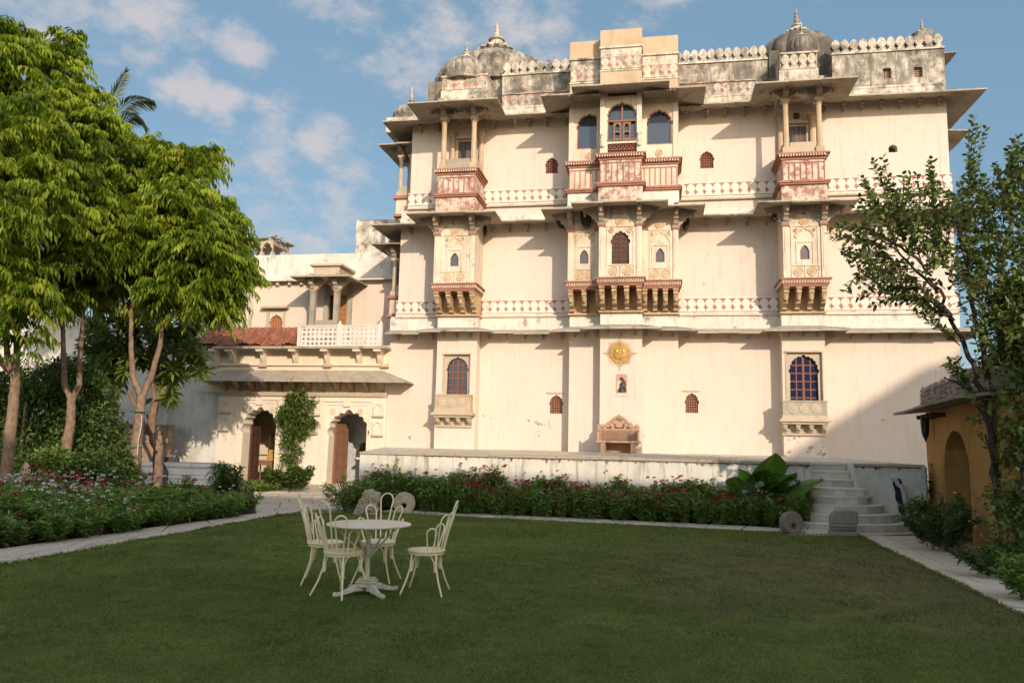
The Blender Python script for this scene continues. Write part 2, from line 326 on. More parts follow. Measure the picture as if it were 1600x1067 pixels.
    def build(s, name, mat_, parent=None, smooth=False, bev=0, **props):
        org = ORG.get(parent.name, (0, 0, 0)) if parent else (0, 0, 0)
        me = s.mesh(name, mat_, org, smooth, bev); o = bpy.data.objects.new(name, me); COL.objects.link(o)
        if parent: o.parent = parent; ORG[o.name] = org
        for k, v in props.items(): o[k] = v
        return o
    def split(s, name, mat_, parent=None, **kw):
        """one object per separate piece"""
        n = len(s.v); par = list(range(n))
        def fd(i):
            while par[i] != i: par[i] = par[par[i]]; i = par[i]
            return i
        for f in s.f:
            for i in f[1:]: par[fd(i)] = fd(f[0])
        gr = {}
        for f in s.f: gr.setdefault(fd(f[0]), []).append(f)
        out = []
        for fs in gr.values():
            ids = sorted({i for f in fs for i in f}); mp_ = {a: k for k, a in enumerate(ids)}; b = MB(); b.v = [s.v[i] for i in ids]; b.f = [tuple(mp_[i] for i in f) for f in fs]; out.append(b.build(name, mat_, parent, **kw))
        return out
def inst(me, name, parent, loc, rz=0., sc=None, rot=None, **props):
    """another object on an existing mesh; loc is in the coordinates the parent was built in"""
    o = bpy.data.objects.new(name, me); COL.objects.link(o); org = (0, 0, 0)
    if parent: org = ORG.get(parent.name, (0, 0, 0)); o.parent = parent; ORG[o.name] = org
    o.location = (loc[0]-org[0], loc[1]-org[1], loc[2]-org[2]); o.rotation_euler = rot if rot else (0, 0, rz)
    if sc is not None: o.scale = sc if isinstance(sc, (tuple, list)) else (sc, sc, sc)
    for k, v in props.items(): o[k] = v
    return o
def tag(o, label, cat, group=None, kind=None):
    o['label'] = label; o['category'] = cat
    if group: o['group'] = group
    if kind: o['kind'] = kind
    return o
def thing(name, label, cat, loc=(0, 0, 0), rz=0., group=None):
    o = bpy.data.objects.new(name, None); o.empty_display_size = .3; COL.objects.link(o); o.location = loc; o.rotation_euler = (0, 0, rz); ORG[o.name] = (0, 0, 0)
    return tag(o, label, cat, group)
def bthing(name, label, cat, u, y, z=0., group=None):
    """a thing standing in the facade frame: its parts are given in facade coordinates"""
    o = thing(name, label, cat, l2w(u, y, z), ANG, group); ORG[o.name] = (u, y, z); return o
def copytree(o, parent=None):
    c = o.copy(); COL.objects.link(c); ORG[c.name] = ORG.get(o.name, (0, 0, 0))
    if parent is not None: c.parent = parent
    for ch in [x for x in bpy.data.objects if x.parent == o]: copytree(ch, c)
    return c
# ------------------------------------------------------------------ architectural parts
def cusped(cx, z0, w, zs, zt, n=9, bulge=.28, sub=4):
    """outline of a cusped arch opening: sill z0, springing zs, apex zt"""
    h = w/2; P = [(cx-h, z0), (cx+h, z0)]
    nodes = []
    for i in range(n+1):
        t = math.pi*i/n; x = math.cos(t); z = math.sin(t)
        z = z**.85*(zt-zs)*(1+.0*z); nodes.append((cx+h*.97*math.copysign(abs(x)**.8, x), zs+z))
    nodes[0] = (cx+h*.97, zs); nodes[-1] = (cx-h*.97, zs)
    for i in range(n):
        a, b = nodes[i], nodes[i+1]; dx, dz = b[0]-a[0], b[1]-a[1]; L = math.hypot(dx, dz); nx, nz_ = dz/L, -dx/L
        if (a[0]+b[0]-2*cx)*nx+((a[1]+b[1])-2*zs)*nz_ < 0: nx, nz_ = -nx, -nz_
        pk = 1.0 if n % 2 == 0 or i != n//2 else 1.5
        for k in range(sub):
            t = k/sub; bb = math.sin(math.pi*t)*L*bulge*pk
            P.append((a[0]+dx*t+nx*bb, a[1]+dz*t+nz_*bb))
    P.append(nodes[-1]); return P
def pointed(cx, z0, w, zs, zt, n=7):
    h = w/2; P = [(cx-h, z0), (cx+h, z0)]
    for i in range(n+1): t = i/n; P.append((cx+h*(1-t)**.6 if t < 1 else cx, zs+(zt-zs)*t))
    for i in range(n-1, -1, -1): t = i/n; P.append((cx-h*(1-t)**.6, zs+(zt-zs)*t))
    return P
def scaled(poly, cx, cz, kx, kz): return [(cx+(x-cx)*kx, cz+(z-cz)*kz) for x, z in poly]
def merlon_outline(w, h):
    a = w/2; P = [(-a, 0), (a, 0), (a, .16*h), (a-.07*w, .16*h), (a-.07*w, .27*h), (a-.20*w, .27*h), (a-.20*w, .40*h), (a-.07*w, .40*h), (a-.07*w, .52*h), (a, .52*h), (a, .58*h)]
    top = [(a*.93, .66*h), (a*.86, .74*h), (a*.72, .83*h), (a*.48, .91*h), (a*.22, .955*h)]
    P += top+[(0, h)]+[(-x, z) for x, z in reversed(top)]+[(-a, .61*h), (-a, .52*h), (-a+.125*w, .52*h), (-a+.125*w, .38*h), (-a+.29*w, .38*h), (-a+.29*w, .23*h), (-a+.125*w, .23*h), (-a+.125*w, .09*h), (-a, .09*h)]
    return P
MER = {}
def merlon_mesh(th, mat_, h=.46, w=.31):
    k = (th, mat_, h, w)
    if k not in MER:
        MER[k] = MB().prism(merlon_outline(w, h), -th, 0).mesh('merlon', mat_)
    return MER[k]
def merlons(parent, u0, u1, y, z, th=.03, mat_='frieze_white', h=.46, w=.31, back='red_paint', ax='x', name='merlon'):
    """a row of leaf-shaped crests; for a frieze they stand proud of a red strip"""
    n = max(1, round((u1-u0)/w)); s = (u1-u0)/n/w
    if back:
        b_ = MB().box(u0, u1, y-.012, y+.02, z+.02, z+h-.005) if ax == 'x' else MB().box(y-.012, y+.02, u0, u1, z+.02, z+h-.005)
        b_.build('frieze_ground', back, parent)
    me = merlon_mesh(th, mat_, h, w)
    for i in range(n):
        c = u0+(i+.5)*(u1-u0)/n
        if ax == 'x': inst(me, name, parent, (c, y-.002, z), sc=(s*.995, 1, 1+random.uniform(-.015, .015)))
        else: inst(me, name, parent, (y-.002, c, z), rz=-math.pi/2, sc=(s*.985, 1, 1))
def skirt(parent, outline, z, proj=.75, rise=.13, th=.05, slab=1.05, mat_='eave_stone', name='eave_slab', jit=.012, ends=(0, 0)):
    """stone eave along a plan outline (u, y); outward is to the right-hand side of travel (towards -y for +u)"""
    n = len(outline); seg = [Vector(outline[i+1])-Vector(outline[i]) for i in range(n-1)]
    nr = [Vector((d.y, -d.x)).normalized() for d in seg]; outer = []
    for i in range(n):
        if i == 0: o = nr[0]*proj+seg[0].normalized()*(-ends[0])
        elif i == n-1: o = nr[-1]*proj+seg[-1].normalized()*ends[1]
        else:
            m_ = nr[i-1]+nr[i]; o = m_*(proj*2/m_.length_squared)*1.0
        outer.append(Vector(outline[i])+o)
    for i in range(n-1):
        A0, A1, B0, B1 = Vector(outline[i]), Vector(outline[i+1]), outer[i], outer[i+1]
        k = max(1, round(max((A1-A0).length, (B1-B0).length)/slab))
        for j in range(k):
            g_ = .006/(max((B1-B0).length, .3)); t0, t1 = j/k+g_*(j > 0), (j+1)/k-g_*(j < k-1); dz = random.uniform(-jit, jit); de = random.uniform(-jit, jit)
            p0, p1, q0, q1 = A0.lerp(A1, t0), A0.lerp(A1, t1), B0.lerp(B1, t0), B0.lerp(B1, t1)
            q0 = q0+nr[i]*de; q1 = q1+nr[i]*de
            zi, zo = z+rise, z+dz
            MB().hexa([(q0.x, q0.y, zo-th), (q1.x, q1.y, zo-th), (p1.x, p1.y, zi-th), (p0.x, p0.y, zi-th),
                       (q0.x, q0.y, zo), (q1.x, q1.y, zo), (p1.x, p1.y, zi), (p0.x, p0.y, zi)]).build(name, mat_, parent)
def medallion(mb, cx, cz, y, r):
    mb.lathe([(r, 0), (r, -.03), (r*.82, -.035), (r*.8, -.012), (r*.55, -.012), (r*.5, -.035), (r*.36, -.035), (r*.33, -.015), (r*.2, -.015), (r*.17, -.045), (.004, -.05)], cx, y, cz, n=18, ax='y')
    for k in range(10):
        t = k*math.pi/5; mb.lathe([(r*.085, 0), (r*.07, -.03), (.003, -.035)], cx+r*.67*math.cos(t), y, cz+r*.67*math.sin(t), n=5, ax='y')
MEDM = {}
def medal(parent, cx, cz, y, r, mat_='relief_gold'):
    k = (round(r, 3), mat_)
    if k not in MEDM: b = MB(); medallion(b, 0, 0, 0, r); MEDM[k] = b.mesh('medallion', mat_)
    return inst(MEDM[k], 'medallion', parent, (cx, y, cz), rot=(0, random.uniform(0, .6), 0))
def scroll_corbel(w, depth, h):
    """S-shaped stone bracket: profile in (y, z), y<0 outward; top at z=0, wall at y=0"""
    P = [(0, 0), (-depth, 0), (-depth, -.10*h), (-depth*.93, -.16*h), (-depth*.97, -.24*h), (-depth*.88, -.38*h), (-depth*.66, -.44*h), (-depth*.60, -.50*h), (-depth*.68, -.58*h), (-depth*.60, -.72*h), (-depth*.38, -.80*h), (-depth*.26, -.86*h), (-depth*.30, -.93*h), (-depth*.12, -h), (0, -h)]
    b = MB().prism(P, -w/2, w/2, ax='x'); b.box(-w*.62, w*.62, -depth*1.02, 0, -.10*h, 0.002); b.box(-w*.56, w*.56, -depth*1.0, -depth*.3, -.27*h, -.20*h)
    b.lathe([(w*.55, -.0), (w*.6, -.06*h), (w*.45, -.14*h), (w*.5, -.2*h), (.01, -.26*h)], 0, -depth*.75, -.36*h, n=8)
    return b
def moulding(mb, u0, u1, y0, y1, steps):
    """stack of courses: (z0, z1, proud)"""
    for z0, z1, pr in steps: mb.box(u0-pr, u1+pr, y0-pr, y1, z0, z1)
def jali(mb, u0, u1, z0, z1, y, t=.03, nx=6, nz_=8, bar=.3):
    """pierced lattice: straight bars crossing bars"""
    dx, dz = (u1-u0)/nx, (z1-z0)/nz_
    for i in range(nx+1): mb.box(u0+i*dx-dx*bar/2, u0+i*dx+dx*bar/2, y-t/2, y+t/2, z0, z1)
    for i in range(nz_+1): mb.box(u0, u1, y-t/2+.002, y+t/2-.002, z0+i*dz-dz*bar/2, z0+i*dz+dz*bar/2)
def diagonal_jali(mb, u0, u1, z0, z1, y, t=.03, n=8, r=.012):
    w, h = u1-u0, z1-z0; s = w/n
    k = -int(h/s)-1
    while k*s < w:
        for sg in (1, -1):
            x0, x1 = u0+k*s, u0+k*s+h; a, b_ = max(x0, u0), min(x1, u1)
            if a < b_:
                za, zb = z0+(a-x0), z0+(b_-x0)
                if sg < 0: za, zb = z1-(a-x0), z1-(b_-x0)
                d = r*1.4; mb.hexa([(a, y-t/2, za-d), (b_, y-t/2, zb-d), (b_, y+t/2, zb-d), (a, y+t/2, za-d), (a, y-t/2, za+d), (b_, y-t/2, zb+d), (b_, y+t/2, zb+d), (a, y+t/2, za+d)])
        k += 1
def pane_window(parent, u0, u1, z0, z1, y, nx, nz_, wood='window_wood', gl='blue_glass', fr=.05, stile=.02):
    """wooden casement: a grid of rails (part) holding panes (sub-parts)"""
    b = MB(); b.box(u0, u0+fr, y, y+.05, z0, z1); b.box(u1-fr, u1, y, y+.05, z0, z1); b.box(u0+fr, u1-fr, y, y+.05, z1-fr, z1); b.box(u0+fr, u1-fr, y, y+.05, z0, z0+fr)
    dx, dz = (u1-u0-2*fr)/nx, (z1-z0-2*fr)/nz_
    for i in range(1, nx):
        w = stile*(1.9 if i*2 == nx else 1); b.box(u0+fr+i*dx-w, u0+fr+i*dx+w, y+.004, y+.045, z0+fr, z1-fr)
    for j in range(1, nz_): b.box(u0+fr, u1-fr, y+.008, y+.04, z0+fr+j*dz-stile, z0+fr+j*dz+stile)
    w = b.build('window', wood, parent)
    pm = MB().box(-dx/2+stile*.6, dx/2-stile*.6, 0, .012, -dz/2+stile*.6, dz/2-stile*.6).mesh('pane', gl)
    for i in range(nx):
        for j in range(nz_): inst(pm, 'pane', w, (u0+fr+(i+.5)*dx, y+.022+.003*((i*7+j*3) % 3), z0+fr+(j+.5)*dz), rot=(random.uniform(-.01, .01), 0, random.uniform(-.015, .015)))
    return w
def lattice_window(parent, u0, u1, z0, z1, y, mat_='terracotta_jali', nx=6, nz_=8):
    b = MB(); jali(b, u0, u1, z0, z1, y, .03, nx, nz_, .27); w = b.build('jali_window', mat_, parent)
    MB().box(u0, u1, y+.14, y+.16, z0, z1).build('dark_backing', 'slate_and_void_dark', w); return w  # dark sheet stands in for the unlit room behind the lattice
def capital(parent, u, y, z0, z1, col='capital_stone', outs=((0, -1), (-1, 0), (1, 0)), w=.20, reach=.42):
    """square capital with scrolled brackets reaching out under the eave"""
    h = z1-z0; b = MB(); b.box(u-w*.62, u+w*.62, y-w*.62, y+w*.62, z0, z0+.07); b.box(u-w*.5, u+w*.5, y-w*.5, y+w*.5, z0+.07, z1)
    b.box(u-w*.7, u+w*.7, y-w*.7, y+w*.7, z1-.07, z1-.004)
    for dx, dy in outs:
        P = [(0, h*.05), (.10, h*.12), (.17, h*.28), (.26, h*.34), (.30, h*.50), (.40, h*.56), (reach*1.05, h*.70), (reach*1.25, h*.80), (reach*1.3, h*.99), (0, h*.99)]
        vs0 = MB().prism(P, -w*.42, w*.42, ax='y')
        vv = []
        for (a, t, z) in vs0.v: vv.append((u+dx*(a+w*.4)-dy*t, y+dy*(a+w*.4)+dx*t, z0+z))
        b.add(vv, vs0.f)
        cxx, cyy = u+dx*(reach*1.0+w*.4), y+dy*(reach*1.0+w*.4)
        b.lathe([(.01, -.20), (.055, -.16), (.035, -.11), (.075, -.05), (.06, 0)], cxx, cyy, z0+h*.72, n=6)
    return b.build('capital', col, parent)
def column(parent, u, y, z0, z1, r=.10, mat_='sandstone', name='column'):
    H = z1-z0; b = MB(); b.box(u-r*1.35, u+r*1.35, y-r*1.35, y+r*1.35, z0, z0+.12*H)
    b.lathe([(r*1.25, .12*H), (r*1.2, .16*H), (r*.95, .2*H), (r*1.05, .26*H), (r*.98, .5*H), (r*.88, .80*H), (r*1.02, .83*H), (r*.86, .86*H), (r*1.15, .92*H), (r*1.3, .95*H), (r*1.3, H)], u, y, z0, n=8)
    b.box(u-r*1.4, u+r*1.4, y-r*1.4, y+r*1.4, z1-.05*H, z1)
    return b.build(name, mat_, parent)

# ================================================================== PALACE
pal = bthing('palace', 'tall cream plastered palace with projecting balconies, red painted friezes and blackened domes', 'palace', 0, 0)
UL1, UL2, UL3, UR = -8.63, -8.38, -8.07, 11.26
ZE1, ZE2, ZE3 = 5.66, 9.76, 13.80
LB, CO, CI, RB = (-6.62, -5.12), (-1.75, 2.05), (-.62, .82), (5.49, 6.88)
# --- storey walls (front skin with real openings, solid block behind)
def wall(name, u0, u1, z0, z1, y, th, mat_, holes=(), depth=None):
    b = MB(); b.prism([(u0, z0), (u1, z0), (u1, z1), (u0, z1)], y, y+th, holes); return b.build(name, mat_, pal)
def hole_at(px, py0, py1, pxw, p=0, n=7, spring=.45):
    cx = gu(px, (py0+py1)/2, p); zt, z0 = gz(px, py0, p), gz(px, py1, p); w = abs(gu(px+pxw/2, py0, p)-gu(px-pxw/2, py0, p))
    return cx, z0, w, z0+(zt-z0)*spring, zt
sw = {}
sw['a'] = hole_at(869, 619, 646, 20, n=7); sw['b'] = hole_at(1081, 616, 645, 20)
h1 = [cusped(*sw['a'], n=7), cusped(*sw['b'], n=7)]
wall('lower_wall', UL1, UR, .6, 6.36, 0, .30, 'cream_plaster', h1)
sw['c'] = hole_at(862, 248, 271, 19); sw['d'] = hole_at(1104.5, 238, 263, 21); sw['e'] = hole_at(1395.5, 227, 238, 14)
for k in 'ab':
    cx, z0, w, zs, zt = sw[k]; lattice_window(pal, cx-w*.56, cx+w*.56, z0-.03, zt+.05, .10, 'terracotta_jali', 6, 8)
    MB().box(cx-w*.75, cx+w*.62, -.05, .0, zt+.10, zt+.13).build('window_hood', 'beige_stone', pal)
wall('middle_wall', UL2, UR-.02, 6.36, 10.50, .012, .30, 'pale_plaster')
wall('upper_wall', UL3, UR-.04, 10.50, 14.45, .022, .30, 'pale_plaster', [cusped(*sw[k], n=7) for k in 'cde'])
for k in 'cd': cx, z0, w, zs, zt = sw[k]; lattice_window(pal, cx-w*.56, cx+w*.56, z0-.03, zt+.05, .12, 'red_jali', 6, 7)
cx, z0, w, zs, zt = sw['e']; MB().box(cx-w, cx+w, .30, .32, z0-.1, zt+.1).build('dark_backing', 'slate_and_void_dark', pal)  # dark sheet stands in for the unlit space behind the opening
# bodies behind the skins
MB().box(UL1+.01, UR-.01, .30, 9, .6, 6.34).build('lower_body', 'cream_plaster', pal)
MB().box(UL2+.01, UR-.03, .34, 9, 6.34, 10.48).build('middle_body', 'pale_plaster', pal)
b = MB(); b.box(UL3+.01, UR-.05, .34, 9, 10.48, 14.43); b.build('upper_body', 'pale_plaster', pal)
# plinth bands under the friezes
for (a, c, z0, z1, zt_, pl) in ((UL1-.0, UR, 5.74, 6.30, 6.36, -.03), (UL2-.0, UR, 9.80, 10.20, 10.50, -.03)):
    MB().box(a-.02, c+.02, -.035, .0, z0, z1).build('plinth_band', 'white_plaster', pal)
# friezes: level 1 and 2, between the bays
def frieze_row(z, spans, mouldz, matm='red_traced_plaster', wm='frieze_white'):
    for (a, c) in spans:
        MB().box(a, c, -.030, .01, z-.08, z-.004).build('frieze_base', 'white_plaster', pal)
        merlons(pal, a, c, -.032, z, .03, wm)
        MB().box(a, c, -.06, 0, z+.46, z+.50).build('frieze_cap', 'frieze_white', pal)
        MB().box(a, c, -.10, 0, mouldz-.035, mouldz+.03).build('moulding', matm, pal)
frieze_row(6.46, [(UL2-.06, LB[0]-.02), (LB[1]+.02, CO[0]-.02), (CO[1]+.02, RB[0]-.02), (RB[1]+.02, UR+.02)], 6.34)
frieze_row(10.68, [(UL3-.06, LB[0]-.02), (LB[1]+.02, CO[0]-.02), (CO[1]+.02, RB[0]-.02), (RB[1]+.02, UR)], 10.55, 'beige_stone')
# --- ground storey bays
def bay_outline(off, p, pc, ends=True):
    o = .0
    return [(UL1 if off == 1 else UL2 if off == 2 else UL3, 0), (LB[0], 0), (LB[0], -p), (LB[1], -p), (LB[1], 0), (CO[0], 0), (CO[0], -p), (CI[0], -p), (CI[0], -pc), (CI[1], -pc), (CI[1], -p), (CO[1], -p), (CO[1], 0), (RB[0], 0), (RB[0], -p), (RB[1], -p), (RB[1], 0), (UR, 0)]
ol1 = bay_outline(1, .57, 1.10)
skirt(pal, ol1[:1]+ol1[1:]+[(UR, 3.0)], ZE1, .66, .19, .055, 1.0, 'eave_stone', jit=.02)
P1 = .57
def big_window(u0, u1, p, xc, y0, y1, hw):
    """lower bay: wall with recessed cusped window, balcony panel, shelf and brackets"""
    cx = gu(xc, (y0+y1)/2, p); zt, zb = gz(xc, y0, p), gz(xc, y1, p); w = hw
    rec = [(cx-w*.62, zb-.3), (cx+w*.62, zb-.3), (cx+w*.62, zt+.14), (cx-w*.62, zt+.14)]
    MB().prism([(u0, 1.2), (u1, 1.2), (u1, 5.85), (u0, 5.85)], -p, -p+.12, [rec]).build('bay_wall', 'cream_plaster', pal)
    MB().box(u0, u0+.10, -p+.12, 0, 1.2, 5.85).box(u1-.10, u1, -p+.12, 0, 1.2, 5.85).build('bay_side', 'cream_plaster', pal)
    MB().prism([(cx-w*.615, zb-.3), (cx+w*.615, zb-.3), (cx+w*.615, zt+.135), (cx-w*.615, zt+.135)], -p+.09, -p+.16, [cusped(cx, zb-.28, w, zb+(zt-zb)*.60, zt, 11, .3)]).build('arch_screen', 'beige_stone', pal)
    pane_window(pal, cx-w*.55, cx+w*.55, zb-.26, zt+.05, -p+.20, 4, 6)
    b = MB(); b.box(cx-w*.68, cx+w*.66, -p-.06, -p+.0, zt+.14, zt+.19); b.box(cx-w*.66, cx-w*.62, -p-.025, -p, zb, zt+.14); b.box(cx+w*.62, cx+w*.66, -p-.025, -p, zb, zt+.14); b.build('window_surround', 'beige_stone', pal)
    return cx, zb
def stone_balcony(xc, p, ypt, ypb, ys, yb, hw, matp):
    pp = p+.36; zt, zpb, zs, zb = gz(xc, ypt, pp), gz(xc, ypb, pp), gz(xc, ys, pp+.03), gz(xc, yb, p+.2); cu = gu(xc, ypb, pp)
    b = MB(); b.box(cu-hw, cu+hw, -pp, -pp+.07, zpb, zt); b.box(cu-hw, cu-hw+.07, -pp+.07, -p, zpb, zt); b.box(cu+hw-.07, cu+hw, -pp+.07, -p, zpb, zt)
    b.box(cu-hw-.02, cu+hw+.02, -pp-.02, -pp+.09, zt-.05, zt+.0)
    pn = b.build('balcony_panel', matp, pal)
    d = MB()
    for k in (-.62, 0, .62): d.lathe([(.17, 0), (.17, -.018), (.135, -.018), (.135, -.006), (.09, -.006), (.08, -.02), (.004, -.022)], cu+k*hw*.86, -pp-.001, (zt+zpb)/2, n=16, ax='y')
    d.build('rosette', 'beige_stone', pn)
    b = MB(); moulding(b, cu-hw, cu+hw, -pp, -p, [(zs-.02, zpb, .02), (zs-.06, zs-.02, .09), (zs-.12, zs-.06, .12), (zs-.2, zs-.12, .03)]); b.build('balcony_shelf', 'beige_stone', pal)
    hh = zs-.2-zb; me = scroll_corbel(.13, pp-p-.03, hh).mesh('bracket', 'beige_stone')
    for k in range(4): inst(me, 'bracket', pal, (cu-hw+.08+k*(2*hw-.16)/3, -p, zs-.2))
    MB().box(cu-hw, cu+hw, -p-.09, -p, zb-.07, zb).box(cu-hw+.03, cu+hw-.03, -p-.03, -p, zb, zs-.2).build('bracket_sill', 'beige_stone', pal)
big_window(LB[0], LB[1], P1, 713.5, 560, 612, .78)
stone_balcony(707, P1, 616, 638, 643, 664, .66, 'sandstone')
big_window(RB[0], RB[1], P1, 1257, 557, 624, .92)
stone_balcony(1258, P1, 625.5, 649, 653, 677, .70, 'grey_stone')
# centre: outer bay and inner bay with niche
MB().box(CO[0], CI[0], -P1, -P1+.2, 1.2, 5.85).box(CI[1], CO[1], -P1, -P1+.2, 1.2, 5.85).box(CO[0], CO[0]+.1, -P1+.2, 0, 1.2, 5.85).box(CO[1]-.1, CO[1], -P1+.2, 0, 1.2, 5.85).build('bay_wall', 'cream_plaster', pal)
nu0, nu1 = gu(962, 600, 1.1), gu(980, 600, 1.1); nz0, nz1 = gz(970, 615, 1.1), gz(970, 584.5, 1.1); ncx = (nu0+nu1)/2
MB().prism([(CI[0], 1.2), (CI[1], 1.2), (CI[1], 5.85), (CI[0], 5.85)], -1.10, -.90, [[(nu0, nz0), (nu1, nz0), (nu1, nz1), (nu0, nz1)]]).build('bay_wall', 'cream_plaster', pal)
MB().box(CI[0], CI[0]+.1, -.90, -P1, 1.2, 5.85).box(CI[1]-.1, CI[1], -.90, -P1, 1.2, 5.85).build('bay_side', 'cream_plaster', pal)
b = MB(); b.prism([(nu0, nz0), (nu1, nz0), (nu1, nz1), (nu0, nz1)], -1.09, -1.04, [pointed(ncx, nz0+.05, (nu1-nu0)*.78, nz0+.38, nz0+.57)]); b.build('niche_frame', 'pink_niche', pal)
MB().box(nu0-.02, nu1+.02, -.92, -.90, nz0-.02, nz1+.02).box(nu0, nu1, -1.04, -.92, nz0-.01, nz0+.05).build('niche_back', 'pale_plaster', pal)
MB().box(nu0-.08, nu1+.06, -1.112, -1.10, nz0-.10, nz0-.075).build('niche_sill', 'beige_stone', pal)
# --- corbelled step from ground storey to first storey
P2, PI2 = 1.30, 1.90
cm = scroll_corbel(.15, .70, .74)
CME = cm.mesh('corbel', 'corbel_stone', bev=0)
CMI = scroll_corbel(.15, .78, .78).mesh('corbel', 'corbel_stone')
def corbels(u0, u1, pw, n, me, skip=0):
    for k in range(n):
        if skip and k == n-1 and skip == 1: continue
        inst(me, 'corbel', pal, (u0+.09+k*(u1-u0-.18)/(n-1), -pw, 7.08))
for (a, c, pw, po, n, me) in ((LB[0], LB[1], P1, P2, 4, CME), (RB[0], RB[1], P1, P2, 4, CME), (CO[0], CI[0], P1, P2, 3, CME), (CI[1], CO[1], P1, P2, 4, CME), (CI[0], CI[1], 1.10, PI2, 4, CMI)):
    corbels(a, c, pw, n, me)
    MB().box(a, c, -pw-.03, 0, 5.85, 6.26).build('plinth_block', 'white_plaster', pal)
    MB().box(a-.05, c+.05, -pw-.16, 0, 6.26, 6.32).box(a+.01, c-.01, -pw, 0, 6.32, 7.07).build('corbel_ground', 'corbel_stone', pal)
def slabs(a, c, po, y1=0):
    b = MB(); moulding(b, a, c, -po, y1, [(7.07, 7.14, .02), (7.14, 7.18, .05), (7.30, 7.35, .13)]); b.build('balcony_slab', 'red_moulding', pal)
    b = MB(); moulding(b, a, c, -po, y1, [(7.18, 7.30, .075)]); b.build('slab_fascia', 'red_traced_plaster', pal)
    b = MB(); n = int((c-a+.2)/.085)
    for k in range(n):
        x = a-.08+k*(c-a+.16)/n; b.hexa([(x, -po-.105, 7.20), (x+.035, -po-.105, 7.20), (x+.035, -po-.07, 7.20), (x, -po-.07, 7.20), (x+.03, -po-.105, 7.29), (x+.065, -po-.105, 7.29), (x+.065, -po-.07, 7.29), (x+.03, -po-.07, 7.29)])
    b.build('rope_moulding', 'red_moulding', pal, kind='stuff')
slabs(LB[0], LB[1], P2); slabs(RB[0], RB[1], P2); slabs(CO[0], CO[1], P2); slabs(CI[0], CI[1], PI2, -P2)
